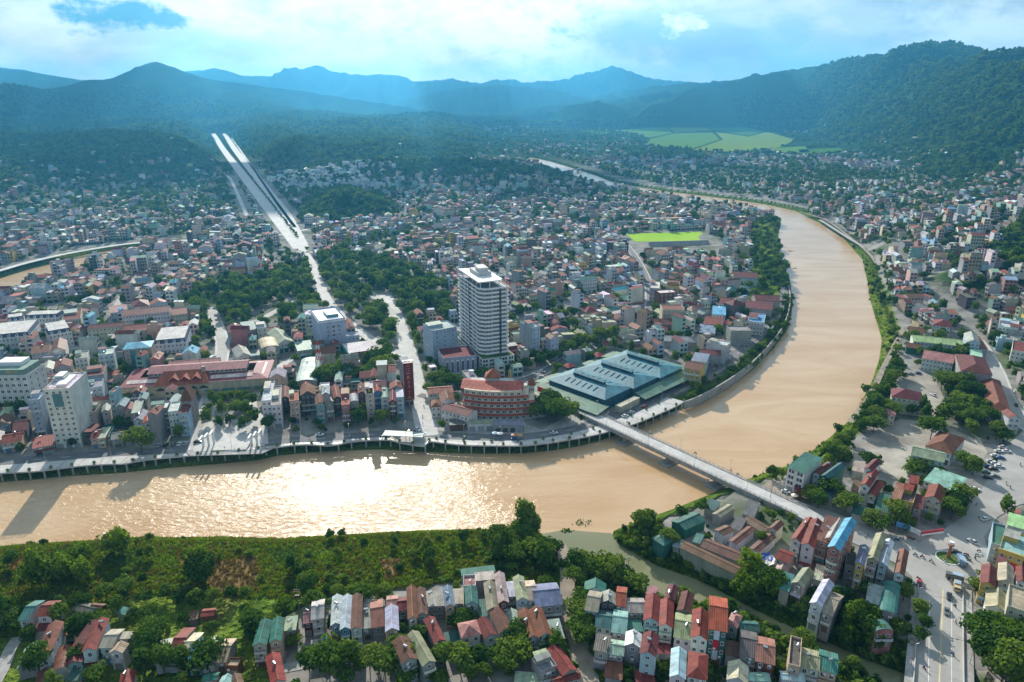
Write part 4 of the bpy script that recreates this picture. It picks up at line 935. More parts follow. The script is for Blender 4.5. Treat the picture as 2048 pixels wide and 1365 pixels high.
# red-roofed market hall
def red_market():
    org, an, w, d = zrect('ZK', (120, 1045), (1860, 925), (1945, 715), 8.5); o = empty('market_hall', (*org, 0), an); h = 8.5; m = (.27, .075, .085)
    MB().box(0, w, 0, d, -1, h, skip='td').build('wall', MT['wall'], o, (.60, .52, .36))
    r = MB(); i = 9
    slab(r, [(-.8, -.8, h), (w + .8, -.8, h), (w - i, i, h + 2.2), (i, i, h + 2.2)]); slab(r, [(w + .8, -.8, h), (w + .8, d + .8, h), (w - i, d - i, h + 2.2), (w - i, i, h + 2.2)]); slab(r, [(w + .8, d + .8, h), (-.8, d + .8, h), (i, d - i, h + 2.2), (w - i, d - i, h + 2.2)]); slab(r, [(-.8, d + .8, h), (-.8, -.8, h), (i, i, h + 2.2), (i, d - i, h + 2.2)])
    r.build('roof', MT['sheet'], o, m)
    for x0, x1 in ((2.5, w * .27), (w * .60, w - 9)): q = MB(); slab(q, [(x0, 2.6, h + .95), (x1, 2.6, h + .95), (x1, 6.4, h + 1.85), (x0, 6.4, h + 1.85)], .06); q.build('roof_light', MT['sheet'], o, (.66, .54, .50))
    q = MB(); slab(q, [(w - 8.5, 6, h + 1.9), (w - 2.5, 6, h + .8), (w - 2.5, d - 5, h + .8), (w - 8.5, d - 5, h + 1.9)], .06); q.build('roof_light', MT['sheet'], o, (.68, .60, .58))
    cx0, cx1 = w * .17, w * .84; MB().box(cx0, cx1, i, d - i, h + 1.5, h + 4.6, skip='td').build('clerestory', MT['wall'], o, (.55, .50, .42))
    for k in range(22):
        x = cx0 + (cx1 - cx0) * (k + .5) / 22
        inst('window', WIN, (x, i - .06, h + 3.3), 0, (2.0, 1, 1.5), o)
    q = MB(); slab(q, [(cx0 - 1, i - 1.2, h + 4.4), (cx1 + 1, i - 1.2, h + 4.4), (cx1 + 1, d / 2, h + 6.6), (cx0 - 1, d / 2, h + 6.6)]); slab(q, [(cx1 + 1, d - i + 1.2, h + 4.4), (cx0 - 1, d - i + 1.2, h + 4.4), (cx0 - 1, d / 2, h + 6.6), (cx1 + 1, d / 2, h + 6.6)]); q.build('upper_roof', MT['sheet'], o, (.30, .10, .11))
    a, b = w * .22, w * .60; q = MB(); t = 4.5; slab(q, [(a, -1.6, h - .2), (b, -1.6, h - .2), (b - t, 9, h + 5.4), (a + t, 9, h + 5.4)]); slab(q, [(b, -1.6, h - .2), (b, 11, h + .6), (b - t, 9, h + 5.4)]); slab(q, [(a, 11, h + .6), (a, -1.6, h - .2), (a + t, 9, h + 5.4)]); q.build('porch_roof', MT['tile'], o, (.36, .10, .05))
    for k in range(3):
        x = a + (b - a) * (.36 + .20 * k); g = MB(); z = h + 1.9; y0 = 1.0
        slab(g, [(x - 2.9, 6, z), (x - 2.9, y0 - .6, z), (x, y0 - .6, z + 2.6), (x, 7, z + 2.6)]); slab(g, [(x + 2.9, y0 - .6, z), (x + 2.9, 6, z), (x, 7, z + 2.61), (x, y0 - .6, z + 2.61)]); gg = g.build('gablet', MT['tile'], o, (.42, .13, .07))
        MB().face([(x - 2.6, y0, z - .6), (x + 2.6, y0, z - .6), (x + 2.6, y0, z), (x, y0, z + 2.4), (x - 2.6, y0, z)]).build('gable_panel', MT['plain'], gg, (.20, .03, .03))
    for k in range(5):
        x = a + (b - a) * (k + .6) / 5.2; g = MB(); g.face([(x - 3, -.08, 4.5), (x + 3, -.08, 4.5), (x + 2.4, -.08, 5.2), (x, -.08, 6.6), (x - 2.4, -.08, 5.2)]); g.build('vent_panel', MT['dark'], o)
    for k in range(9):
        x = w * (k + .5) / 9
        if k not in (2, 3, 4): MB().box(x - 3.8, x + 3.8, -3.0, 0, 3.0, 3.3).build('awning', MT['plain'], o, (.06, .16, .17))
    m2 = MB().cyl(w * .55, 8, h + 3, h + 7.5, 1.2); m2.build('water_tower', MT['conc'], o); MB().tube((w * .53, 9, h + 5), (w * .53, 9, h + 15), .12).build('mast', MT['steel'], o)
    tag(o, 'long market hall with stepped maroon roofs and red tiled gablets', 'market'); block(foot(org, an, w, d, 2)); 
    bo = MB(); q = zrect('ZK', (690, 790), (1290, 740), (1345, 680), 7); house(q[0], q[1], q[2], q[3], 7, 'gx', 'pink', 'cream', '', label='long pale pink sheet-roofed wing behind the maroon market hall', cat='market', name='market_wing', tank=False, balc=False, group='larger town buildings')
red_market()
# teal market halls
def teal_market():
    A = G(*zp('ZX', (825, 890)), 7.5); B = G(*zp('ZX', (1748, 455)), 7.5); L = G(*zp('ZX', (205, 595)), 7.5)
    x = (B - A); x.z = 0; w = x.length; x.normalize(); y = Vector((-x.y, x.x, 0)); d = abs((L - A).dot(y)); an = math.atan2(x.y, x.x)
    o = empty('covered_market', (A.x, A.y, 0), an); tc = (.065, .215, .285); bw = w / 3
    for k in range(3):
        x0 = k * bw; dx = 0 if k == 0 else 0; yo = k * -2.0
        b = MB().box(x0 + .3, x0 + bw - .3, yo, d + yo, -1, 7.5, skip='td').build('hall_wall', MT['sheet'], o, (.05, .15, .20))
        r = MB(); e = 7.4; p = 10.4; hp = 9
        slab(r, [(x0 - .6, d + yo + .8, e), (x0 - .6, yo - .8, e), (x0 + bw / 2, yo + hp, p), (x0 + bw / 2, d + yo - hp, p)]); slab(r, [(x0 + bw + .4, yo - .8, e + .01), (x0 + bw + .4, d + yo + .8, e + .01), (x0 + bw / 2, d + yo - hp, p), (x0 + bw / 2, yo + hp, p)])
        slab(r, [(x0 - .6, yo - .8, e), (x0 + bw + .4, yo - .8, e), (x0 + bw / 2, yo + hp, p)]); slab(r, [(x0 + bw + .4, d + yo + .8, e), (x0 - .6, d + yo + .8, e), (x0 + bw / 2, d + yo - hp, p)])
        ro = r.build('hall_roof', MT['sheet'], o, jit(tc, .05)); MB().box(x0 + bw / 2 - 1.2, x0 + bw / 2 + 1.2, yo + hp + 1, d + yo - hp - 1, p - .2, p + 1.3).build('ridge_vent', MT['sheet'], ro, (.03, .11, .15))
        for s in (-1, 1):
            for j in range(6):
                yy = yo + hp + 2 + j * (d - 2 * hp - 4) / 5; q = MB(); xa = x0 + bw / 2 + s * 4.5; xb = x0 + bw / 2 + s * 9.5; z = lambda xx: e + (p - e) * (1 - abs(xx - x0 - bw / 2) / (bw / 2 + .5)) + .18
                q.face([(xa, yy, z(xa)), (xb, yy, z(xb)), (xb, yy + .7, z(xb)), (xa, yy + .7, z(xa))]); q.build('roof_light', MT['matt_dark'], ro)
    g = (.13, .24, .18)
    for nm, q in (('canopy', [(-13, -5, 3.3), (-2, -5, 5.2), (-2, d + 4, 5.2), (-13, d + 4, 3.3)]), ('canopy', [(-2, d + 11, 3.3), (-2, d + 1, 5.2), (w + 3, d - 3, 5.2), (w + 3, d + 9, 3.3)]), ('canopy', [(w * .32, -12, 3.4), (w + 2, -14, 3.4), (w + 2, -5, 5.2), (w * .32, -4, 5.2)]), ('canopy', [(w + 12, -6, 3.3), (w + 12, d + 4, 3.3), (w + 2, d + 2, 5.2), (w + 2, -5, 5.2)])):
        m = MB(); slab(m, q); m.build(nm, MT['sheet'], o, g)
    gh = MB().box(4, w * .30, -9, -5, -1, 4.2).build('gate_house', MT['wall'], o, (.50, .46, .36))
    for xx, yy in ((w * .36, d + 7), (w * .75, d + 6)): q = MB(); R_, W_ = roof_parts(7, 6, 5.5, 'h'); R_.v = [(a + xx, b + yy, c) for a, b, c in R_.v]; R_.build('gate_roof', MT['tile'], o, (.36, .05, .05))
    sg = MB().box(-13.6, -13.3, d - 12, d - 3, 4.5, 7.8).build('sign_board', REDP, o)
    tag(o, 'covered market of three teal sheet-roofed halls by the bridge approach', 'market'); block(foot((A.x - x.x * 13 + x.y * 14, A.y - x.y * 13 - x.x * 14), an, w + 26, d + 26))
teal_market()
# stepped hotel with red skirt roofs
def stepped_hotel():
    o = empty('stepped_hotel', (-4, 366, 0), R(-2)); red = (.42, .09, .05); tiers = 5; fh = 3.15
    def arc(x0, x1, y, bulge, n=12):
        xc, hw = -4, 26
        return [(x0 + (x1 - x0) * k / n, y - bulge * (1 - ((x0 + (x1 - x0) * k / n - xc) / hw) ** 2)) for k in range(n + 1)]
    for t in range(tiers):
        z = .2 + t * fh; x0, x1 = -25 + t * .3, 24 - t * 3.6; yb = 18; F_ = arc(x0, x1, 2 + t * 1.2, 6)
        w = MB().prism(F_ + [(x1, yb), (x0, yb)], z, z + fh).build('storey', MT['wall'], o, (.66, .56, .42) if t else (.60, .58, .54))
        n = int((x1 - x0) / 3.6)
        for k in range(n):
            xm = x0 + (x1 - x0) * (k + .5) / n; xc, hw = -4, 26; ym = 2 + t * 1.2 - 6 * (1 - ((xm - xc) / hw) ** 2); sl = 12 * (xm - xc) / hw ** 2
            inst('window', WIN, (xm, ym - .08, z + 1.55), math.atan(sl), (2.3, 1, 1.7), w)
        if t < tiers - 1:
            A_ = arc(x0 - .7, x1 + .7, 2 + t * 1.2 - .8, 6); B_ = arc(x0, x1, 2 + (t + 1) * 1.2 + .2, 6); s = MB()
            for k in range(12): s.face([(*A_[k], z + fh - .15), (*A_[k + 1], z + fh - .15), (*B_[k + 1], z + fh + .45), (*B_[k], z + fh + .45)]); s.face([(*A_[k], z + fh - .3), (*A_[k + 1], z + fh - .3), (*A_[k + 1], z + fh - .15), (*A_[k], z + fh - .15)])
            s.build('skirt_roof', MT['tile'], o, red)
    z = .2 + tiers * fh; x0, x1 = -25, 9.5; A_ = arc(x0 - 1, x1 + 1, 7.5, 6); B_ = arc(x0 + 1, x1 - 1, 15.5, 5); C_ = arc(x0 - 1, x1 + 1, 22, 5); r = MB()
    for k in range(12): r.face([(*A_[k], z - .2), (*A_[k + 1], z - .2), (*B_[k + 1], z + 2.2), (*B_[k], z + 2.2)]); r.face([(*B_[k], z + 2.2), (*B_[k + 1], z + 2.2), (*C_[k + 1], z), (*C_[k], z)])
    r.face([(*A_[0], z - .2), (*B_[0], z + 2.2), (*C_[0], z)]); r.face([(*A_[-1], z - .2), (*C_[-1], z), (*B_[-1], z + 2.2)]); r.build('roof', MT['tile'], o, (.50, .12, .08))
    def turret(x, y, s, z0, z1, hr):
        b = MB().box(x - s, x + s, y - s, y + s, z0, z1).build('turret', MT['wall'], o, (.66, .64, .60)); m = MB(); e = s + .8
        q = [(x - e, y - e), (x + e, y - e), (x + e, y + e), (x - e, y + e)]
        for i in range(4): m.face([(*q[i], z1), (*q[(i + 1) % 4], z1), (x, y, z1 + hr)])
        m.build('spire', MT['tile'], b, (.36, .11, .05))
        for i in range(3): inst('window', WIN, (x - s + (i + .5) * 2 * s / 3, y - s - .06, (z0 + z1) / 2 + .4), 0, (1.0, 1, 1.4), b)
    turret(-8, 17, 3.9, z - 2, z + 3.4, 4.6); turret(15, 19, 1.7, 7, z - 2.5, 4.6)
    MB().box(-22, 4, 18, 28, 0, 13).build('rear_wing', MT['wall'], o, (.56, .50, .42)); MB().box(-22, 4, 18, 28, 13, 13.3).build('terrace', MT['conc_light'], o)
    tag(o, 'stepped cream hotel with curved tiers of red skirt roofs by the quay', 'hotel'); block(foot((-32, 356), 0, 56, 42))
    traced('ZS', [((240, 560), (545, 640), (560, 545), 8, 'gx', 'maroon', 'white', dict(label='white L-shaped annex with maroon roof at the foot of the stepped hotel', tank=False, balc=False, side=0, shop=False)), ((245, 500), (395, 470), (370, 380), 9, 'g', 'rust', 'white', dict(label='white annex with rust tile roof beside the stepped hotel', tank=False)), ((100, 385), (375, 365), (350, 295), 9, 'gx', 'salmon', 'cream', dict(label='annex with salmon tile roof on the white lit street', tank=False)), ((130, 530), (235, 530), (235, 450), 7, 'h', 'rust', 'white', dict(tank=False, label='small white lodge with rust hipped roof on the white lit street')),
                  ((545, 730), (840, 720), (840, 685), 4.5, 's', 'olive', 'white', dict(tank=False, balc=False, label='low white arcade shop row with olive roof before the stepped hotel', name='shop_row', cat='shops')), ((845, 740), (1180, 740), (1180, 680), 4.5, 'gx', 'slate', 'grey', dict(tank=False, balc=False, label='low shop row with slate-blue sheet roof before the stepped hotel', name='shop_row', cat='shops')), ((340, 740), (500, 735), (500, 680), 4, 's', 'dark', 'brown', dict(low, label='dark lean-to shed beside the arcade shop row'))], 'at the stepped hotel')
stepped_hotel()
# karaoke tower with vertical lettering
def karaoke():
    org, an, w, d = zrect('ZQ', (1742, 215), (1842, 205), (1810, 150), 27); o = empty('billboard_tower', (*org, 0), an)
    MB().box(0, w, 0, d + 6, -2, 26, skip='d').build('wall', MT['wall'], o, (.30, .30, .31)); f = MB().box(-.3, w + .3, -.9, -.05, 4, 27.5).build('billboard', MT['plain'], o, (.17, .010, .022))
    MB().box(-.5, -.3, -1.0, 0, 3, 29).build('frame', MT['steel'], o); MB().box(w + .3, w + .5, -1.0, 0, 3, 29).build('frame', MT['steel'], o); MB().box(-.5, w + .5, -.6, -.4, 28.7, 29).build('frame', MT['steel'], o)
    for i, ch in enumerate('KIM TIN'):
        if ch != ' ': text(ch, 2.0, f, (w / 2, -.98, 15.5 - i * 1.62), (math.pi / 2, 0, 0), GOLD, .04)
    text('K', 3.0, f, (w / 2, -.98, 18.4), (math.pi / 2, 0, 0), GOLD, .04)
    for k in range(4): strokes(f, w * .22, w * .78, 4, -.98, 20.6 + k * 1.5, .8, MT['conc'])
    strokes(f, w * .1, w * .9, 8, -.98, 4.6, .6, GOLD)
    for k in range(2): inst('door', DOOR, (w * (k + .5) / 2, 0, 0), 0, (2.0, 1, 2.8), o, (.1, .05, .05))
    tag(o, 'narrow tower faced with a tall dark red billboard and gold letters', 'building'); block(foot(org, an, w, d + 6, 1))
karaoke()
# quay row
traced('ZQ', [
    ((130, 650), (240, 640), (285, 425), 15.5, 'f', 'pale', 'white', dict(floors=5, cols=2, side=-1, balc=False)), ((242, 715), (350, 690), (360, 470), 13.5, 'f', 'grey', 'white', dict(floors=4, balc=True)), ((360, 590), (440, 600), (440, 480), 10, 'g', 'rust', 'dark', dict(tank=False)), ((450, 640), (555, 640), (550, 530), 13.5, 'f', 'salmon', 'peach', dict(floors=4, balc=False)), ((575, 565), (740, 560), (740, 470), 13, 'g', 'rust', 'dark', dict(balc=True)),
    ((750, 680), (845, 670), (830, 570), 12, 'g', 'rust', 'aqua', dict(balc=True)), ((850, 650), (945, 640), (915, 590), 12, 'g', 'sage', 'sage', dict(balc=True)), ((822, 560), (900, 555), (905, 470), 17, 'g', 'steel', 'grey', dict(wins=False, tank=True)), ((950, 590), (1035, 600), (1000, 470), 11, 'g', 'rust', 'dark'), ((1040, 680), (1135, 690), (1130, 510), 12, 'f', 'salmon', 'pink', dict(balc=True)), ((1140, 660), (1235, 650), (1220, 570), 12, 'b', 'slate', 'tan', dict(balc=True)), ((1232, 545), (1305, 545), (1300, 440), 11, 'g', 'rust', 'dark'),
    ((1405, 545), (1500, 535), (1480, 430), 14, 'g', 'red', 'blue', dict(balc=True)), ((1490, 620), (1580, 610), (1570, 500), 12, 'b', 'teal', 'pale', dict(balc=True)), ((1585, 640), (1660, 640), (1660, 530), 12, 'g', 'maroon', 'rust', dict(balc=True)), ((1665, 620), (1752, 605), (1740, 480), 12, 'f', 'white', 'skyblue', dict(balc=True)), ((590, 500), (680, 500), (680, 440), 12, 'g', 'red', 'grey'), ((1590, 510), (1740, 500), (1740, 430), 12, 'g', 'brick', 'grey'), ((1390, 470), (1480, 460), (1480, 405), 15, 'gx', 'maroon', 'pale'),
], 'in the tall row facing the quay street')
o, w, d = bld('ZQ', (1315, 570), (1412, 560), (1395, 425), 16.5, 'f', 'white', 'cream', 'slim cream block crowned by a yellow letter sign in the quay row', floors=6, cols=1, winw=1.8, shop=True)
sg = MB().box(.6, w - .6, .1, .4, 17.2, 20.4).build('sign_board', MT['dark'], o); text('K', 2.6, sg, (w / 2, .06, 18.8), (math.pi / 2, 0, 0), emat('yellow_letter', (.75, .6, .05)), .04)
traced('ZL', [
    ((170, 510), (300, 500), (392, 385), 12, 'f', 'brick', 'cream', dict(floors=4, tank=True)), ((410, 465), (520, 470), (540, 370), 11, 'g', 'grey', 'cream'), ((480, 235), (590, 205), (695, 115), 19, 'f', 'salmon', 'skyblue', dict(floors=6)), ((620, 400), (750, 400), (830, 290), 14, 'g', 'slate', 'grey', dict(balc=True)), ((760, 445), (870, 450), (910, 350), 12, 'g', 'red', 'peach'), ((872, 480), (980, 490), (1040, 340), 12, 's', 'sage', 'grey'), ((900, 605), (1030, 605), (1105, 470), 10, 'g', 'slate', 'skyblue', dict(balc=True)), ((1035, 650), (1160, 640), (1165, 550), 10, 'g', 'orange', 'pale'),
    ((1150, 440), (1400, 440), (1450, 335), 14, 'f', 'white', 'grey', dict(balc=True, floors=5, cols=4)), ((1415, 485), (1560, 485), (1612, 335), 14, 'f', 'pale', 'white', dict(floors=4, balc=False, cols=3)), ((1570, 515), (1700, 520), (1760, 385), 13, 'b', 'maroon', 'skyblue', dict(floors=4)), ((1600, 300), (1770, 290), (1830, 165), 17, 'h', 'rust', 'grey', dict(rise=6, floors=5)), ((235, 890), (340, 882), (440, 742), 6, 'gx', 'red', 'peach'), ((345, 882), (450, 876), (540, 742), 6, 's', 'sage', 'peach'), ((560, 880), (720, 880), (750, 770), 5, 'gx', 'grey', 'grey'), ((722, 895), (860, 855), (885, 750), 5, 'gx', 'maroon', 'brown'), ((470, 860), (555, 850), (600, 720), 5, 's', 'green', 'grey', low),
], 'in the cluster left of the river plaza')
traced('ZH', [((30, 1150), (240, 1140), (280, 1040), 6, 'gx', 'red', 'peach'), ((380, 1200), (610, 1190), (620, 1090), 4.5, 's', 'red', 'grey'), ((-120, 1130), (20, 1140), (60, 1000), 6, 'g', 'grey', 'grey'), ((150, 1030), (300, 1020), (340, 900), 7, 'gx', 'maroon', 'dark'), ((-60, 960), (110, 950), (150, 860), 8, 'g', 'rust', 'grey'), ((980, 560), (1160, 540), (1180, 440), 12, 'f', 'grey', 'skyblue'), ((980, 420), (1180, 400), (1210, 280), 14, 'f', 'brick', 'grey'), ((1120, 180), (1290, 165), (1300, 90), 17, 'f', 'pale', 'skyblue', dict(tank=True)), ((850, 220), (990, 210), (1010, 130), 12, 'f', 'grey', 'pale'), ((480, 330), (600, 330), (620, 250), 9, 'g', 'sage', 'pale'), ((620, 310), (800, 300), (820, 230), 9, 'g', 'red', 'grey'), ((365, 130), (560, 130), (590, 40), 9, 'gx', 'rust', 'pale', dict(cols=4)), ((590, 100), (740, 110), (760, 0), 9, 'g', 'rust', 'white')], 'near the slim white hotel')
# right of the market
traced('ZM', [
    ((510, 1260), (750, 1250), (815, 1165), 11, 'gx', 'rust', 'yellow', dict(label='bright yellow house with rust tile roof beside the teal market', floors=3, balc=True, tank=False, cols=3)), ((1055, 950), (1125, 905), (875, 860), 13, 'f', 'pale', 'white', dict(floors=4)), ((280, 500), (550, 505), (565, 440), 15, 'f', 'brick', 'cream', dict(floors=5, cols=5, label='cream apartment block with small windows behind the red pagoda house')), ((250, 300), (460, 285), (470, 240), 17, 'f', 'white', 'brick', dict(floors=5, cols=4, label='dark brick-red tower block behind the cream apartment block')), ((145, 810), (290, 790), (345, 720), 8, 'h', 'red', 'white', dict(cols=3, tank=False)), ((300, 880), (800, 905), (820, 840), 5, 'gx', 'grey', 'grey', dict(cols=12, tank=False, shop=False, balc=False)),
    ((1130, 765), (1385, 765), (1390, 705), 11, 'f', 'grey', 'grey', dict(balc=False)), ((1160, 80), (1460, 100), (1440, 45), 10, 'gx', 'maroon', 'skyblue', dict(balc=False, shop=False)), ((1065, 260), (1160, 275), (1190, 225), 7, 'g', 'teal', 'skyblue'), ((1330, 655), (1535, 665), (1560, 560), 10, 'f', 'blue', 'white', dict(balc=True)), ((620, 1160), (820, 1150), (860, 1070), 9, 's', 'slate', 'skyblue'), ((740, 1040), (1000, 1060), (1000, 1000), 9, 'gx', 'maroon', 'grey'), ((160, 680), (440, 680), (440, 610), 8, 'gx', 'maroon', 'brown'), ((590, 540), (705, 540), (700, 480), 11, 'g', 'brown', 'white'), ((120, 240), (240, 240), (250, 150), 14, 'f', 'pale', 'lilac'), ((330, 220), (490, 215), (490, 150), 14, 'f', 'brick', 'yellow'),
    ((770, 700), (1000, 690), (1040, 600), 7, 'gx', 'red', 'pale'), ((740, 800), (930, 790), (930, 710), 5, 's', 'slate', 'skyblue'), ((900, 540), (1060, 560), (1060, 480), 8, 's', 'blue', 'pale'), ((990, 420), (1200, 430), (1200, 360), 8, 'gx', 'red', 'pale'), ((1300, 470), (1640, 500), (1650, 410), 9, 'gx', 'maroon', 'grey'), ((1440, 380), (1740, 390), (1740, 320), 8, 'gx', 'maroon', 'grey'),
], 'between the teal market and the river bend')
traced('ZR', [
    ((450, 240), (1020, 300), (1010, 235), 7, 'gx', 'lime', 'pale', dict(label='long shed with light green roof on the right bank', name='shed', cat='shed', shop=True, tank=False, balc=False)), ((1060, 268), (1205, 272), (1170, 170), 10, 'g', 'sage', 'skyblue', dict(tank=False)), ((550, 440), (900, 495), (920, 400), 9, 'gx', 'pink', 'pale', dict(label='pale colonnaded hall with pink roof in the right bank school', tank=False, cols=8, balc=False)), ((1000, 592), (1345, 625), (1255, 430), 13, 'h', 'maroon', 'grey', dict(label='grey four-storey school with maroon hipped roof and blue panel', floors=4, cols=5, side=-1, side_cols=5, tank=False, cat='school', name='school_building', shop=False, balc=False)),
    ((1310, 1030), (1550, 1040), (1430, 690), 8, 'h', 'rust', 'cream', dict(tank=False, balc=False)), ((205, 868), (555, 922), (520, 825), 10, 'h', 'maroon', 'cream', dict(tank=False, cols=6, balc=False)), ((130, 1085), (240, 1095), (235, 1035), 6, 's', 'pink', 'cream', dict(tank=False)), ((665, 75), (870, 85), (880, 25), 9, 'h', 'maroon', 'white', dict(balc=True)), ((390, 130), (560, 160), (560, 100), 5, 'gx', 'rust', 'pale'), ((370, 320), (530, 330), (520, 280), 5, 'gx', 'rust', 'green', low), ((1180, 330), (1290, 330), (1190, 210), 6, 's', 'rust', 'grey', low), ((1100, 420), (1230, 420), (1220, 365), 5, 's', 'mint', 'aqua', low), ((1410, 110), (1640, 110), (1650, 20), 12, 'f', 'pale', 'white', dict(balc=True)), ((1530, 150), (1700, 150), (1710, 70), 11, 'f', 'grey', 'grey'), ((1560, 390), (1720, 380), (1730, 260), 9, 'f', 'maroon', 'white'), ((1500, 260), (1640, 250), (1690, 190), 7, 's', 'sage', 'pale'),
], 'on the right bank by the school yard')
# orange-roofed house with banners (near) and corner shop with red signboards
o, w, d = bld('Z6', (265, 650), (500, 670), (495, 225), 14, 'gx', 'orange', 'green', 'tall orange-roofed house with banner column on its dark green front', 'house', 'house', floors=4, cols=3)
for k, c in enumerate([(.55, .62, .70), (.55, .02, .05), (.5, .58, .66)]): MB().box(w * .3, w * .62, -.35, -.1, 10.2 - k * 4.0, 13.8 - k * 4.0).build('banner', MT['plain'], o, c)
org, an, w, d = zrect('ZF', (1720, 640), (2048, 800), (2120, 520), 10)
o = house(org, an, w, d, 10, 'f', 'aqua', 'yellow', '', label='ochre corner shop with big red signboard at the roundabout', name='corner_shop', cat='shop', tank=False, balc=False, group='larger town buildings')
MB().box(w * .42, w, -.7, -.1, 3.4, 6.4).build('sign_board', REDP, o); MB().box(.3, w * .38, -.6, -.1, 4, 8).build('sign_board', MT['plain'], o, (.55, .25, .28)); MB().box(-.3, w + .3, -.5, 0, 9.2, 11).build('parapet_sign', MT['plain'], o, (.52, .36, .09))
# stadium
def stadium():
    px = [(1252, 468), (1398, 464), (1432, 481), (1270, 484)]; P = G2(px); sheet('stadium_pitch', P, .07, MT['pitch']); block(P, 6); block(G2([(1245, 480), (1440, 478), (1450, 508), (1262, 512)]))
    for nm, a, b, dp, lab in (('grandstand', (1232, 452), (1425, 448), 9, 'long grey stepped grandstand behind the bright green pitch'), ('grandstand', (1300, 494), (1420, 490), 6, 'low grandstand in front of the bright green pitch')):
        A, B = G(*a), G(*b); x = B - A; w = x.length; an = math.atan2(x.y, x.x); o = empty(nm, (A.x, A.y, 0), an); m = MB()
        for k in range(5):
            y = k * dp / 5; m.box(0, w, y, y + dp / 5, 0, 1 + k * 1.0)
        m.build('terrace_steps', MT['conc'], o)
        if dp == 9: MB().box(w * .3, w * .75, 3, dp + 1, 8.4, 8.7).build('stand_roof', MT['sheet'], o, (.55, .38, .25)); [MB().box(x_, x_ + .3, dp, dp + .3, 0, 8.4).build('column', MT['conc'], o) for x_ in (w * .32, w * .5, w * .72)]
        tag(o, lab, 'grandstand'); block(foot(A[:2], an, w, dp, 2))
stadium()
# monument on the junction
def monument():
    p = G(1020, 769); o = empty('monument', (p.x, p.y, 0)); MB().cyl(0, 0, 0, .7, 5.2, 20).build('round_kerb', MT['conc_light'], o); MB().cyl(0, 0, .7, .8, 4.6, 20).build('planting', MT['grass'], o)
    m = MB().cyl(0, 0, .7, 3.0, 1.9, 6, 1.5); m.cyl(0, 0, 3.0, 8.5, 1.4, 6, 1.0); m.cyl(0, 0, 8.5, 10.5, 1.3, 6, .5); m.build('shaft', emat('ochre_stone', (.45, .32, .14)), o); tag(o, 'ochre stone monument on a round planted base at the bridge approach', 'monument'); block(foot((p.x - 6, p.y - 6), 0, 12, 12))
    p = G(1896, 1117); o = empty('roundabout_monument', (p.x, p.y, 0)); MB().cyl(0, 0, 0, .35, 4.6, 24).build('round_kerb', MT['white'], o); MB().cyl(0, 0, .35, .5, 4.2, 24, 3.8).build('planting', MT['grass'], o)
    m = MB().cyl(0, 0, .4, 6.2, .8, 6, .55); m.cyl(0, 0, 6.2, 6.6, 1.3, 6, 1.3); m.build('shaft', emat('brick_shaft', (.32, .12, .08)), o); MB().cyl(0, 0, 6.6, 7.8, .75, 8, .9).build('clock_head', MT['white'], o); tag(o, 'slim red column with white head on the round green traffic island', 'monument')
monument()
def stage():
    p = G(462, 897); o = empty('river_stage', (p.x, p.y, .2), R(4)); MB().box(-9, 9, -4, 4, 0, 1.0).build('platform', MT['conc_light'], o)
    for k, x in enumerate((-15, -12.5, -10, 10, 12.5, 15)):
        m = MB(); y = 3 + (k % 3) * .8; m.box(x - .45, x + .45, y - .6, y + .6, 0, 5.5 + (k % 3)); m.box(x - .45, x + .45, y - 4.5, y + .6, 5.5 + (k % 3), 6.2 + (k % 3)); m.build('arched_fin', MT['white'], o)
    MB().prism([(-18, -8), (18, -8), (22, -3), (-22, -3)], 0, .35).build('steps', MT['conc'], o); tag(o, 'white open-air stage with curved fins on the river plaza', 'stage')
    p = G(808, 880); o = empty('glass_pavilion', (p.x, p.y, .2), R(-6)); MB().box(-11, 11, -3, 3, 3.2, 3.45).build('glass_roof', MT['plain'], o, (.20, .29, .27))
    for x in (-11, -4, 4, 11):
        for y in (-3, 3): MB().box(x - .15, x + .15, y - .15, y + .15, 0, 3.2).build('post', MT['steel'], o)
    tag(o, 'flat glass-roofed pavilion on the promenade below the red billboard tower', 'pavilion')
stage()
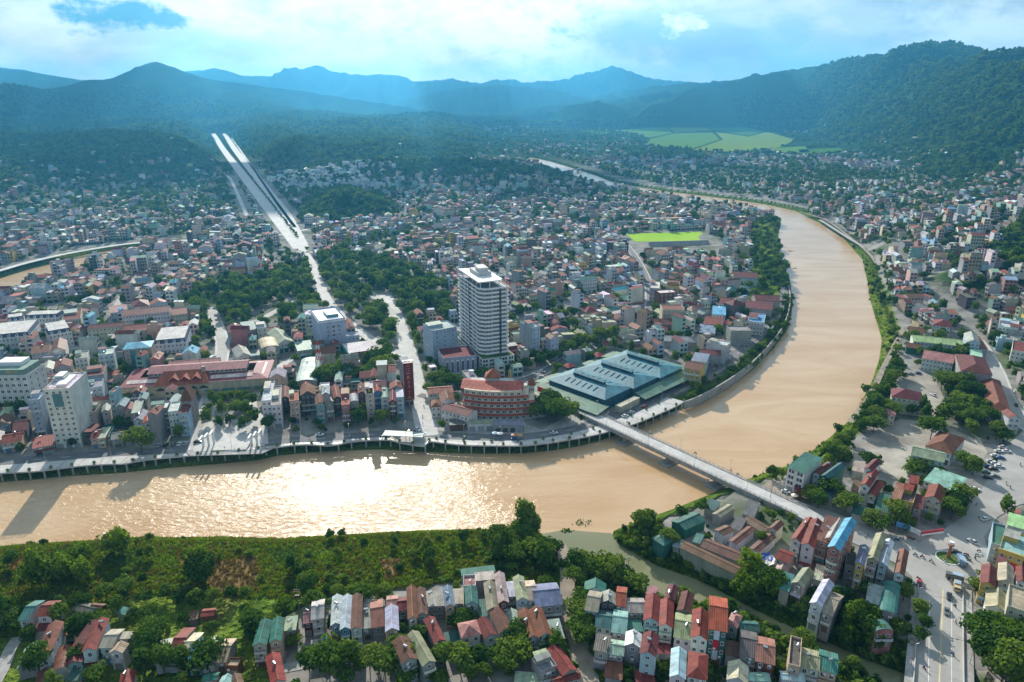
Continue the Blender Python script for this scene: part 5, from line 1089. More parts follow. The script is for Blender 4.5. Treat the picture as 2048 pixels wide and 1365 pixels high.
# ------------------------------------------------------------------ houses in front, surveyed one by one
def F():
    traced('Z1', [
        ((268, 500), (380, 505), (600, 250), 7, 'gx', 'teal', 'pale', dict(tank=False)), ((515, 440), (680, 445), (830, 250), 7.5, 'gx', 'red', 'pale'),
        ((500, 965), (690, 945), (860, 545), 8.5, 'g', 'rust', 'white', dict(side=1, tank=True)), ((985, 885), (1115, 870), (1310, 520), 7, 'g', 'maroon', 'white'),
        ((1130, 930), (1300, 910), (1480, 500), 8, 'g', 'red', 'white', dict(tank=True)), ((725, 1215), (925, 1170), (990, 880), 4, 'b', 'rust', 'pale', low),
        ((1360, 890), (1530, 880), (1690, 640), 7.5, 'gx', 'tan', 'pale'), ((1500, 950), (1665, 950), (1690, 840), 7.2, 'g', 'tan', 'white', dict(balc=True)), ((1640, 765), (1770, 760), (1810, 710), 7.5, 's', 'tan', 'grey', dict(wins=False, tank=False)),
        ((920, 1100), (1105, 1080), (1125, 960), 5, 'g', 'maroon', 'aqua'), ((240, 1165), (495, 1110), (590, 860), 5, 'g', 'sage', 'grey', low),
        ((1225, 350), (1370, 365), (1430, 300), 4, 'gx', 'rust', 'brown', low), ((990, 370), (1240, 430), (1270, 300), 3.5, 'gx', 'dark', 'dark', low), ((1600, 410), (1715, 440), (1750, 370), 3, 's', 'teal', 'grey', low),
        ((1640, 1365), (1815, 1365), (1840, 1200), 5.5, 'g', 'red', 'white', dict(tank=True)), ((905, 1335), (1110, 1330), (1130, 1190), 3, 's', 'green', 'grey', low),
        ((500, 1365), (690, 1365), (720, 1180), 3.5, 'g', 'rust', 'brown', low), ((480, 640), (620, 650), (690, 540), 4, 's', 'maroon', 'grey', low), ((910, 715), (1000, 700), (1020, 640), 3, 's', 'orange', 'grey', low),
    ], 'in the tree-fringed hamlet below the farm plots')
    traced('Z2', [
        ((80, 1080), (240, 1080), (330, 760), 4.5, 'gx', 'grey', 'grey', low), ((235, 1065), (385, 1065), (610, 620), 5, 'gx', 'red', 'grey'), ((390, 1060), (530, 1060), (720, 690), 5, 'gx', 'cream', 'cream'),
        ((520, 1100), (680, 1075), (790, 750), 5.5, 'gx', 'blue', 'blue', dict(balc=True)), ((685, 1030), (870, 1030), (945, 730), 5.5, 'gx', 'sage', 'pale'), ((895, 1070), (1035, 1080), (1170, 770), 4.5, 'gx', 'tan', 'grey'),
        ((1415, 845), (1580, 840), (1660, 525), 9, 'g', 'green', 'cream', dict(balc=True)), ((1640, 800), (1780, 790), (1820, 490), 9.5, 'g', 'green', 'peach', dict(balc=True)),
        ((1655, 1365), (1845, 1330), (1765, 970), 8, 'g', 'red', 'cream'), ((1840, 640), (1980, 640), (2010, 480), 6, 's', 'sage', 'grey'), ((700, 460), (860, 445), (910, 350), 4, 'gx', 'red', 'brown', low), ((545, 490), (640, 490), (650, 395), 3, 's', 'brown', 'dark', low),
        ((720, 1340), (910, 1320), (900, 1240), 6, 'gx', 'teal', 'pink'), ((945, 1380), (1095, 1380), (1090, 1290), 6, 'g', 'mint', 'pale'), ((1120, 1380), (1270, 1380), (1230, 1250), 6, 'g', 'brown', 'grey'), ((1030, 1160), (1200, 1165), (1230, 1050), 4, 'f', 'tan', 'rust', dict(tank=False)),
    ], 'among trees beside the lane below the fields')
    traced('Z3', [
        ((245, 640), (370, 640), (380, 440), 9, 'gx', 'cream', 'cream', dict(balc=True)), ((155, 690), (240, 690), (250, 540), 6, 'gx', 'pink', 'maroon'), ((460, 715), (560, 710), (575, 400), 8, 'g', 'steel', 'skyblue', dict(balc=True)),
        ((565, 760), (665, 760), (690, 400), 8.5, 'g', 'steel', 'blue', dict(balc=True)), ((680, 760), (790, 760), (800, 390), 8.5, 'g', 'brown', 'pale', dict(balc=True)), ((810, 750), (910, 750), (905, 460), 5, 's', 'grey', 'grey'),
        ((915, 735), (1045, 730), (1020, 440), 6, 'gx', 'salmon', 'grey'), ((1070, 785), (1205, 775), (1195, 520), 7.5, 'g', 'steel', 'peach'), ((1085, 530), (1195, 530), (1195, 395), 6.5, 'gx', 'pink', 'grey'), ((1200, 560), (1305, 555), (1300, 410), 6.5, 'gx', 'maroon', 'grey'),
        ((1320, 640), (1415, 640), (1395, 300), 10, 'g', 'rust', 'cream', dict(balc=True)), ((1420, 600), (1525, 600), (1500, 320), 9, 'g', 'brown', 'grey'), ((1240, 1120), (1410, 1095), (1300, 860), 9, 'g', 'rust', 'grey', dict(tank=True)),
        ((1480, 1170), (1615, 1125), (1430, 800), 8.5, 'g', 'olive', 'grey'), ((1620, 930), (1725, 890), (1605, 640), 9, 'g', 'red', 'grey', dict(balc=True)), ((235, 1050), (350, 1040), (360, 900), 3.5, 's', 'grey', 'grey', low), ((355, 1040), (465, 1010), (460, 850), 3.5, 'g', 'teal', 'grey', low), ((465, 910), (560, 900), (560, 800), 4, 's', 'maroon', 'grey', low),
    ], 'in the row facing the tree-lined lane')
    traced('Z4', [
        ((-130, 520), (160, 505), (150, 365), 6, 's', 'grey', 'grey', dict(tank=True)), ((255, 485), (365, 480), (360, 340), 6, 's', 'tan', 'grey'), ((175, 515), (270, 505), (240, 300), 9.5, 'g', 'slate', 'peach', dict(balc=True)), ((405, 490), (530, 480), (515, 310), 9, 'g', 'green', 'aqua', dict(balc=True)),
        ((375, 305), (510, 300), (505, 180), 8, 'f', 'pink', 'pale'), ((510, 230), (715, 210), (725, 135), 6, 's', 'cream', 'grey', low), ((360, 170), (720, 125), (710, 70), 4, 's', 'teal', 'grey', low), ((640, 560), (760, 545), (720, 250), 8, 'g', 'olive', 'grey', dict(tank=True)), ((770, 480), (870, 465), (820, 150), 9.5, 'g', 'tan', 'rust', dict(tank=True, balc=True)),
        ((850, 400), (960, 400), (935, 260), 6, 's', 'steel', 'grey'), ((975, 440), (1085, 435), (1035, 190), 9.5, 'g', 'olive', 'skyblue', dict(tank=True)), ((1090, 440), (1190, 440), (1150, 230), 8, 'gx', 'cream', 'pale'), ((1185, 515), (1470, 490), (1400, 255), 8, 'gx', 'slate', 'grey', dict(tank=False)),
        ((365, 880), (560, 820), (510, 670), 7.5, 'h', 'pink', 'pale', dict(tank=False)), ((620, 880), (740, 830), (640, 650), 7, 'g', 'maroon', 'pale'), ((770, 810), (915, 775), (810, 545), 8, 'g', 'rust', 'pale'), ((955, 900), (1075, 895), (960, 560), 6, 'g', 'sage', 'grey', dict(tank=False)),
        ((1080, 885), (1210, 855), (1105, 560), 8, 'g', 'rust', 'grey', dict(tank=True, balc=True)), ((1215, 860), (1355, 830), (1240, 540), 8.5, 'g', 'rust', 'skyblue', dict(balc=True)), ((1370, 875), (1490, 865), (1430, 680), 6, 's', 'grey', 'grey'), ((1490, 1290), (1630, 1225), (1440, 960), 7, 'g', 'red', 'grey'),
        ((1210, 1230), (1415, 1195), (1310, 1050), 7, 'f', 'grey', 'grey', dict(tank=True)), ((1190, 1100), (1320, 1060), (1290, 1020), 7.6, 's', 'lime', 'grey', low), ((1390, 1380), (1670, 1310), (1650, 1240), 6, 'gx', 'red', 'grey'), ((950, 1360), (1250, 1385), (1230, 1280), 4, 's', 'sage', 'grey', low), ((215, 1010), (370, 1020), (300, 810), 3, 's', 'green', 'grey', low), ((1315, 600), (1440, 600), (1450, 545), 4, 's', 'red', 'grey', low), ((560, 630), (655, 620), (640, 460), 5, 's', 'teal', 'grey', low),
    ], 'between the fields and the stony lane')
    traced('Z5', [
        ((165, 340), (390, 365), (400, 270), 7, 'g', 'teal', 'white', dict(tank=False)), ((165, 575), (305, 575), (355, 365), 9, 'gx', 'olive', 'skyblue', dict(side=-1)), ((345, 490), (500, 490), (510, 380), 8.5, 'g', 'grey', 'dark'), ((510, 515), (610, 515), (630, 310), 8, 'gx', 'orange', 'grey'),
        ((610, 580), (845, 585), (850, 430), 7, 'gx', 'grey', 'grey'), ((285, 760), (460, 760), (480, 580), 7, 'gx', 'teal', 'white'), ((470, 815), (620, 820), (640, 570), 7, 'gx', 'aqua', 'pale'), ((825, 665), (985, 690), (1005, 420), 9, 'g', 'red', 'skyblue', dict(balc=True)), ((995, 735), (1140, 750), (1150, 470), 9, 'g', 'red', 'white', dict(balc=True)),
        ((1050, 440), (1160, 460), (1205, 310), 9, 'g', 'maroon', 'brown'), ((1195, 560), (1330, 590), (1375, 390), 8, 'g', 'maroon', 'grey'), ((845, 385), (925, 400), (980, 330), 5, 's', 'pink', 'grey', low), ((1160, 890), (1345, 890), (1360, 620), 8, 'gx', 'olive', 'white', dict(tank=True)), ((1350, 850), (1530, 890), (1545, 590), 10, 'g', 'red', 'white', dict(tank=True)),
        ((620, 930), (780, 970), (790, 830), 9, 'g', 'white', 'grey', dict(tank=True)), ((785, 1030), (950, 1070), (985, 850), 12, 'g', 'maroon', 'skyblue', dict(tank=True, cols=1)), ((270, 1010), (420, 1030), (450, 870), 8, 's', 'dark', 'grey'), ((420, 1050), (590, 1065), (605, 910), 7, 'gx', 'sage', 'grey', dict(tank=True)),
        ((1120, 1310), (1280, 1320), (1290, 1020), 10, 'g', 'skyblue', 'pale'), ((1310, 1325), (1520, 1330), (1530, 1060), 10, 'h', 'red', 'pale', dict(tank=False)), ((390, 1330), (570, 1330), (580, 1170), 4, 's', 'brick', 'grey', low), ((750, 1365), (940, 1365), (940, 1240), 4, 's', 'maroon', 'grey', low), ((640, 790), (805, 790), (810, 690), 5, 's', 'teal', 'grey', low), ((985, 1040), (1125, 1040), (1130, 970), 5, 's', 'maroon', 'grey', low),
    ], 'on the block between stony lane and creek')
    traced('Z6', [
        ((500, 590), (640, 610), (705, 460), 8, 'h', 'pink', 'steel', dict(tank=True)), ((690, 640), (940, 660), (980, 545), 7, 'gx', 'green', 'grey'), ((690, 1020), (900, 1030), (895, 690), 9, 'gx', 'dark', 'grey', dict(tank=False)), ((905, 1110), (1150, 1120), (1140, 780), 9, 'gx', 'salmon', 'rust', dict(tank=True)),
        ((1340, 1140), (1500, 1180), (1525, 790), 10, 'f', 'dark', 'peach', dict(tank=True)), ((1510, 1180), (1755, 1195), (1760, 950), 8, 'gx', 'olive', 'pale', dict(tank=True)), ((1760, 1210), (2000, 1245), (2005, 980), 8, 'gx', 'teal', 'peach', dict(tank=True)), ((510, 1380), (780, 1380), (790, 1150), 7, 'g', 'cream', 'pale'),
        ((800, 1330), (1090, 1340), (1085, 1240), 6, 'gx', 'aqua', 'grey'), ((1260, 1310), (1560, 1345), (1560, 1250), 7, 'gx', 'mint', 'pale'), ((490, 1010), (680, 1020), (680, 850), 6, 's', 'brown', 'grey', low),
    ], 'by the overgrown creek bend')
    traced('Z8', [
        ((415, 590), (655, 480), (590, 345), 5, 'gx', 'green', 'green', low), ((830, 440), (1005, 330), (950, 275), 5, 'gx', 'olive', 'grey', low), ((35, 690), (165, 775), (275, 710), 4, 'h', 'teal', 'green', low), ((870, 655), (990, 600), (920, 525), 5, 'gx', 'brown', 'pale', low), ((1025, 760), (1240, 590), (1190, 530), 4.5, 'gx', 'brown', 'pale', low),
        ((1280, 860), (1490, 680), (1400, 630), 4.5, 'gx', 'brown', 'pale', low), ((610, 790), (1210, 1030), (1270, 930), 4, 'gx', 'brown', 'grey', low), ((360, 800), (1010, 1110), (1060, 1030), 4, 'gx', 'brown', 'grey', low), ((1110, 480), (1340, 620), (1380, 540), 4, 'gx', 'brown', 'grey', low), ((1425, 560), (1500, 600), (1585, 520), 7, 'g', 'brown', 'cream'),
        ((265, 800), (350, 810), (390, 740), 3, 's', 'slate', 'grey', low), ((510, 740), (590, 755), (635, 670), 3.5, 's', 'teal', 'grey', low), ((1490, 920), (1640, 980), (1720, 880), 6, 'gx', 'red', 'cream', dict(tank=False)), ((1470, 1110), (1600, 1140), (1640, 1050), 4, 'g', 'tan', 'grey', low), ((1090, 420), (1230, 440), (1300, 300), 4, 's', 'dark', 'grey', low), ((640, 330), (760, 360), (830, 280), 4, 's', 'green', 'grey', low), ((940, 580), (1060, 600), (1140, 490), 3.6, 's', 'dark', 'grey', low),
    ], 'in the old low compound by the bridge foot')
    traced('ZP', [
        ((500, 505), (625, 530), (800, 230), 19, 'g', 'blue', 'pink', dict(side=1, floors=6, tank=False, balc=True, label='tall pink narrow building with silver-blue gabled roof near the roundabout')), ((485, 415), (555, 420), (660, 220), 12, 'g', 'sage', 'cream', dict(tank=False)), ((380, 420), (500, 450), (600, 230), 11, 's', 'brown', 'grey', dict(tank=True)), ((225, 470), (355, 500), (450, 240), 11, 'g', 'red', 'white', dict(tank=True)),
        ((105, 425), (215, 440), (365, 220), 10, 'g', 'red', 'white'), ((125, 870), (240, 910), (350, 760), 7, 'g', 'olive', 'grey'), ((5, 900), (90, 960), (140, 810), 5, 's', 'teal', 'grey', low), ((315, 1085), (430, 1120), (560, 880), 11, 'g', 'steel', 'white', dict(tank=False)), ((430, 1190), (545, 1215), (660, 1010), 8, 'gx', 'tan', 'grey'), ((790, 680), (880, 685), (930, 500), 14, 'g', 'slate', 'yellow', dict(balc=True)),
        ((920, 610), (1020, 640), (1110, 380), 14, 'g', 'olive', 'tan', dict(balc=True, tank=False)), ((1035, 660), (1120, 690), (1190, 440), 12, 'g', 'pale', 'skyblue', dict(tank=True)), ((1215, 720), (1300, 790), (1345, 545), 10, 'g', 'rust', 'white', dict(tank=False)), ((910, 1060), (1060, 1110), (1080, 940), 7, 's', 'sage', 'grey'), ((1035, 1180), (1220, 1230), (1260, 920), 7, 'b', 'teal', 'grey', dict(tank=False)), ((1000, 1390), (1190, 1390), (1210, 1300), 6, 'b', 'teal', 'pink', dict(tank=False)), ((570, 950), (665, 975), (670, 925), 6, 's', 'teal', 'grey', low), ((680, 720), (790, 720), (800, 590), 8, 'f', 'dark', 'grey'), ((355, 830), (440, 850), (470, 720), 6, 's', 'sage', 'grey', low),
    ], 'in the dense block beside the roundabout')
    traced('ZB', [
        ((185, 375), (420, 460), (650, 290), 12, 's', 'green', 'white', dict(tank=False, winw=3.2, winh=2.2, cols=2, balc=False)), ((520, 465), (620, 480), (800, 330), 10, 'g', 'maroon', 'skyblue', dict(tank=True)), ((630, 500), (740, 520), (970, 350), 11, 'g', 'green', 'green', dict(balc=True)), ((1200, 590), (1300, 640), (1430, 440), 10, 'g', 'red', 'white', dict(tank=True)), ((1230, 390), (1340, 420), (1460, 300), 11, 'g', 'maroon', 'white', dict(tank=False)),
        ((1290, 720), (1390, 770), (1500, 600), 7, 'g', 'red', 'cream'), ((280, 690), (500, 740), (560, 660), 4, 's', 'maroon', 'brown', low), ((1590, 860), (1690, 900), (1780, 650), 9, 's', 'salmon', 'white', dict(tank=False)), ((1850, 600), (1965, 610), (1975, 520), 11, 's', 'red', 'brown', dict(wins=False, tank=False)), ((1390, 940), (1560, 1000), (1600, 800), 5, 's', 'green', 'grey', low), ((1060, 690), (1140, 700), (1180, 590), 5, 's', 'brown', 'grey', low), ((1060, 470), (1230, 450), (1250, 350), 5, 's', 'tan', 'grey', low), ((1720, 830), (1900, 880), (1960, 660), 8, 'f', 'dark', 'yellow', dict(balc=True, tank=False)), ((660, 760), (800, 820), (840, 730), 4, 's', 'slate', 'grey', low), ((1080, 960), (1280, 1060), (1320, 960), 4, 's', 'green', 'grey', low),
    ], 'on the street between bridge and roundabout')
    traced('ZC', [
        ((690, 440), (1060, 530), (1240, 320), 7, 'h', 'rust', 'pale', dict(tank=False, shop=True, label='wide single hall with brown hipped roof beside the parking yard')), ((515, 545), (950, 645), (1030, 530), 12, 'gx', 'olive', 'mint', dict(side=1, tank=False, balc=False, label='turquoise three-storey block with olive sheet roof in front of brown hall')),
        ((720, 865), (1110, 1045), (1250, 900), 9, 's', 'aqua', 'white', dict(tank=False)), ((690, 1145), (925, 1190), (985, 1020), 9, 'g', 'red', 'cream', dict(tank=False)), ((540, 1260), (650, 1290), (690, 1140), 7, 's', 'maroon', 'grey', dict(tank=False)),
    ], 'between the parking yard and the roundabout')
    traced('ZE', [
        ((1190, 255), (1350, 300), (1365, 100), 9, 'g', 'maroon', 'yellow', dict(tank=False)), ((1390, 260), (1545, 270), (1545, 80), 9, 'g', 'tan', 'cream'), ((1600, 250), (1700, 260), (1690, 100), 10, 'g', 'red', 'pale'), ((1240, 560), (1480, 590), (1490, 400), 7, 'g', 'tan', 'white', dict(tank=False)), ((1480, 560), (1700, 600), (1710, 350), 12, 'f', 'tan', 'cream', dict(balc=False)), ((1470, 880), (1700, 940), (1720, 800), 5, 's', 'teal', 'grey', low),
    ], 'beside the wide road to the lower bridge')
    traced('ZF', [((1600, 600), (1790, 660), (1800, 370), 8, 'f', 'teal', 'skyblue', dict(tank=False)), ((1830, 330), (2048, 400), (2060, 260), 6, 's', 'lime', 'grey', low)], 'on the corner by the roundabout')
F()
# ------------------------------------------------------------------ the rest of the town: blocks of tube houses along streets
PARK = G2([(372, 600), (440, 562), (520, 560), (640, 515), (700, 505), (830, 545), (905, 595), (905, 640), (832, 640), (800, 715), (745, 700), (700, 650), (600, 640), (560, 655), (520, 640), (440, 700), (405, 665)])
FARM = G2([(-400, 1095), (0, 1085), (300, 1068), (1090, 1058), (1150, 1130), (1120, 1400), (-400, 1500)])
BANK_R = G2([(1500, 960), (1560, 960), (1700, 935), (1712, 880), (1760, 810), (1800, 715), (1806, 660), (1770, 580), (1745, 520), (1690, 470), (1640, 440), (1500, 440)])
CREEKS = G2([(1215, 1060), (1300, 1030), (1330, 1060), (1420, 1120), (1520, 1190), (1600, 1180), (1700, 1190), (1830, 1240), (1830, 1420), (1100, 1420), (1100, 1060)])
NORTHBEND = G2([(1525, 548), (1545, 500), (1553, 465), (1572, 520), (1590, 580), (1600, 640), (1578, 625), (1555, 575)])
SOUTH_E = G2([(1560, 1000), (1640, 1050), (1830, 1150), (1830, 1420), (2200, 1420), (2200, 1150), (2048, 1000), (1930, 940), (1700, 935)])
KNOLL = G2([(1940, 560), (2048, 490), (2300, 480), (2300, 720), (2060, 620), (1990, 600)])
MOUNDA = G2([(600, 445), (620, 395), (690, 378), (770, 400), (775, 430), (720, 448)])
FIELDS = [G2(p) for p in ([(1225, 262), (1330, 252), (1440, 248), (1530, 262), (1590, 280), (1560, 296), (1480, 306), (1380, 300), (1290, 292), (1300, 275)], [(1110, 240), (1200, 228), (1330, 224), (1370, 238), (1290, 250), (1180, 248)], [(1540, 296), (1610, 292), (1620, 306), (1550, 308)], [(1590, 300), (1680, 296), (1690, 308), (1600, 312)])]
BRIDGEHEAD = G2([(1480, 990), (1570, 900), (1700, 870), (1720, 760), (1800, 690), (1990, 690), (2015, 880), (1990, 960), (1930, 1040), (1700, 1062), (1560, 1030)])
QUAYFRONT = G2([(500, 872), (700, 850), (852, 838), (900, 795), (1060, 800), (1150, 800), (1200, 850), (1060, 868), (860, 872), (530, 892)])
PLAZA = G2([(380, 912), (400, 800), (510, 790), (540, 895)])
NOH = [BRIDGEHEAD, QUAYFRONT, PLAZA, PARK, FARM, BANK_R, CREEKS, NORTHBEND, KNOLL, MOUNDA] + FIELDS
PARC = [([(1225, 262), (1330, 253), (1345, 266), (1300, 276)], 'rice'), ([(1333, 253), (1400, 249), (1425, 262), (1349, 266)], 'rice_b'), ([(1404, 249), (1440, 248), (1530, 262), (1500, 272), (1430, 262)], 'rice_c'), ([(1302, 278), (1346, 268), (1424, 264), (1440, 280), (1380, 299), (1292, 291)], 'rice'), ([(1430, 264), (1498, 274), (1534, 264), (1590, 280), (1560, 295), (1482, 305), (1386, 300), (1446, 280)], 'rice_b'), ([(1110, 240), (1200, 229), (1260, 227), (1240, 240), (1180, 247)], 'rice'), ([(1264, 227), (1330, 224), (1370, 238), (1290, 249), (1190, 247), (1246, 240)], 'rice_c'), ([(1540, 297), (1610, 293), (1620, 305), (1550, 307)], 'rice'), ([(1596, 300), (1680, 296), (1690, 307), (1604, 311)], 'rice_c'), ([(1160, 262), (1215, 258), (1220, 268), (1175, 271)], 'rice_c')]
for f, m_ in PARC: sheet('rice_field', G2(f), .35, MT[m_])
def dens(u, v, y):
    if v < 232: return .0
    if y > 1500: return .0
    if v < 400 and u < 500: return .08
    if v < 430 and u < 480: return .16
    if v < 470 and u < 420: return .6
    if v < 440 and u < 560 and u > 380: return .5
    if 520 < u < 780 and v < 378: return .85
    if 560 < u < 790 and 378 <= v < 445: return .25
    if v < 372 and u > 1560: return .35
    if v < 385 and 760 < u < 1180: return .38
    if v < 430 and u < 1180: return .8
    if v < 400 and u >= 1180: return .2
    if v < 440 and u > 1560: return .55
    if u > 1900 and v < 470: return .6
    return .97
ROOFS = ['red'] * 8 + ['maroon'] * 9 + ['rust'] * 9 + ['brick'] * 7 + ['grey'] * 9 + ['dark'] * 5 + ['pale'] * 4 + ['white'] * 2 + ['sage'] * 4 + ['teal'] * 3 + ['slate'] * 4 + ['steel'] * 4 + ['tan'] * 4 + ['blue'] + ['salmon'] * 2 + ['olive'] * 2 + ['pink'] * 2
WALLS = ['grey'] * 10 + ['pale'] * 6 + ['white'] * 5 + ['cream'] * 6 + ['peach'] * 3 + ['tan'] * 4 + ['skyblue'] * 3 + ['aqua'] + ['yellow'] + ['lilac'] + ['dark'] * 2 + ['pink'] + ['mint']
PHI = [(60, 650, 6), (300, 540, 14), (600, 480, 20), (900, 450, 24), (1100, 620, 28), (1300, 560, 18), (1480, 640, 30), (1400, 480, 10), (1200, 420, 0), (1900, 560, -20), (1850, 480, -12), (1950, 720, -25), (300, 420, 10), (900, 360, 15), (1500, 360, -10)]
PHW = [(G(u, v)[:2], a) for u, v, a in PHI]
def phi(x, y):
    ws = [1 / ((x - p[0]) ** 2 + (y - p[1]) ** 2 + 400) for p, a in PHW]; return sum(w * a for w, (p, a) in zip(ws, PHW)) / sum(ws)
CAND = []
def plan_town():
    r = random.Random(5); STREET = 5.5
    seeds = []
    y = 185
    while y < 1500:
        step = 36; x = -1.05 * y * .80 - 60
        while x < .80 * y + 90:
            seeds.append((x + r.uniform(-7, 7), y + r.uniform(-5, 5))); x += 62
        y += step
    for (sx, sy) in seeds:
        u, v, d = project(sx, sy, 0)
        if u < -160 or u > 2210 or (v > 1000 and u < 1600): continue
        dn = dens(u, v, sy)
        if dn <= 0: continue
        a = R(phi(sx, sy) + r.gauss(0, 5) + (90 if r.random() < .28 else 0)); c, s = math.cos(a), math.sin(a)
        for row in (-1, 1):
            t = -29.0
            while t < 27:
                big = r.random() < .07; w = r.uniform(9, 15) if big else r.uniform(3.9, 6.4); dep = r.uniform(11, 14.5) if not big else r.uniform(11, 14)
                if r.random() < dn * .93:
                    lx, ly = (t, -dep - .4) if row < 0 else (t + w, dep + .4)
                    org = (sx + lx * c - ly * s, sy + lx * s + ly * c); an = a if row < 0 else a + math.pi
                    CAND.append((org, an, w, dep * r.uniform(.8, 1), big))
                t += w + .12
    # infill of the gaps
    for k in range(9000):
        y = 190 + 1310 * r.random() ** .8; x = r.uniform(-.85, .82) * y; u, v, d = project(x, y, 0)
        if (v > 1000 and u < 1600) or r.random() > dens(u, v, y) * .9: continue
        w = r.uniform(4, 7); CAND.append(((x, y), R(phi(x, y) + r.choice((0, 0, 90)) + r.gauss(0, 9)), w, r.uniform(6, 11), False))
plan_town()
PLACED = []
def accept():
    r = random.Random(9); FT = [foot(*c[:4]) for c in CAND]; MX = np.array([[sum(p[0] for p in f) / 4, sum(p[1] for p in f) / 4] for f in FT]); bad = np.zeros(len(CAND), bool)
    for P in NOH: bad |= inside(MX[:, 0], MX[:, 1], P)
    bad |= (fbm(MX[:, 0] / 55 + 40, MX[:, 1] / 55, 3) > .615) & (MX[:, 1] > 420)      # pockets of trees between the blocks
    for (org, a, w, d, big), f, (cx, cy_), b in zip(CAND, FT, MX, bad):
        if b: continue
        g = _sub(f)
        if g is None: continue
        x0, x1, y0, y1, X, Y = g; m = inside(X, Y, f)
        if not m.any() or (occ[y0:y1, x0:x1] & m).sum() > .03 * m.sum(): continue
        occ[y0:y1, x0:x1] |= m
        u, v, dd = project(cx, cy_, 4)
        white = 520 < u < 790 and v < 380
        fl = (r.choice((2, 3, 3, 4, 4)) if white else r.choices((1, 2, 3, 4, 5), (2.6, 3.2, 2.6, 1.3, .5))[0]) if cy_ < 900 else r.choices((1, 2, 3, 4), (3, 3, 2, .6))[0]
        if big: fl = r.choice((1, 2, 3, 4))
        h = fl * 3.25 + r.uniform(-.2, .6)
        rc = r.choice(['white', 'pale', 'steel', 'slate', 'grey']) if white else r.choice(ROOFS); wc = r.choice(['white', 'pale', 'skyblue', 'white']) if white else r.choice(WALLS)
        k = r.choices(('g', 'gx', 's', 'f', 'h'), (4.2, 1.6, 1.4, 3.2, .9))[0]
        if rc in ('white', 'pale', 'dark') and r.random() < .6: k = 'f'
        if k == 'f' and rc in ('red', 'maroon', 'rust', 'teal', 'sage', 'blue') and r.random() < .6: rc = r.choice(('grey', 'pale', 'dark', 'tan', 'white'))
        PLACED.append((dd, org, a, w, d, h, k, rc, wc, fl, u, v))
accept()
PLACED.sort(key=lambda p: p[0] / (p[3] * (p[5] + p[4] * .5)) ** .5)
def zone_of(u, v):
    if u < 420: return 'on the left of town above the schools' if v < 640 else 'among the blocks behind the quay hotels'
    if u > 1700: return 'in the right bank quarter under the hill'
    if u > 1280: return 'in the quarter inside the river bend'
    if u > 1000: return 'behind the teal market'
    if v > 600: return 'near the central park'
    return 'in the old quarter beyond the park'
n_house = sum(1 for h in HOUSES if h[0].name.startswith('house'))
N_IND = max(0, 300 - n_house)
for p in PLACED[:N_IND]:
    dd, org, a, w, d, h, k, rc, wc, fl, u, v = p; house(org, a, w, d, h, k, rc, wc, zone_of(u, v), floors=fl, shop=fl > 1)
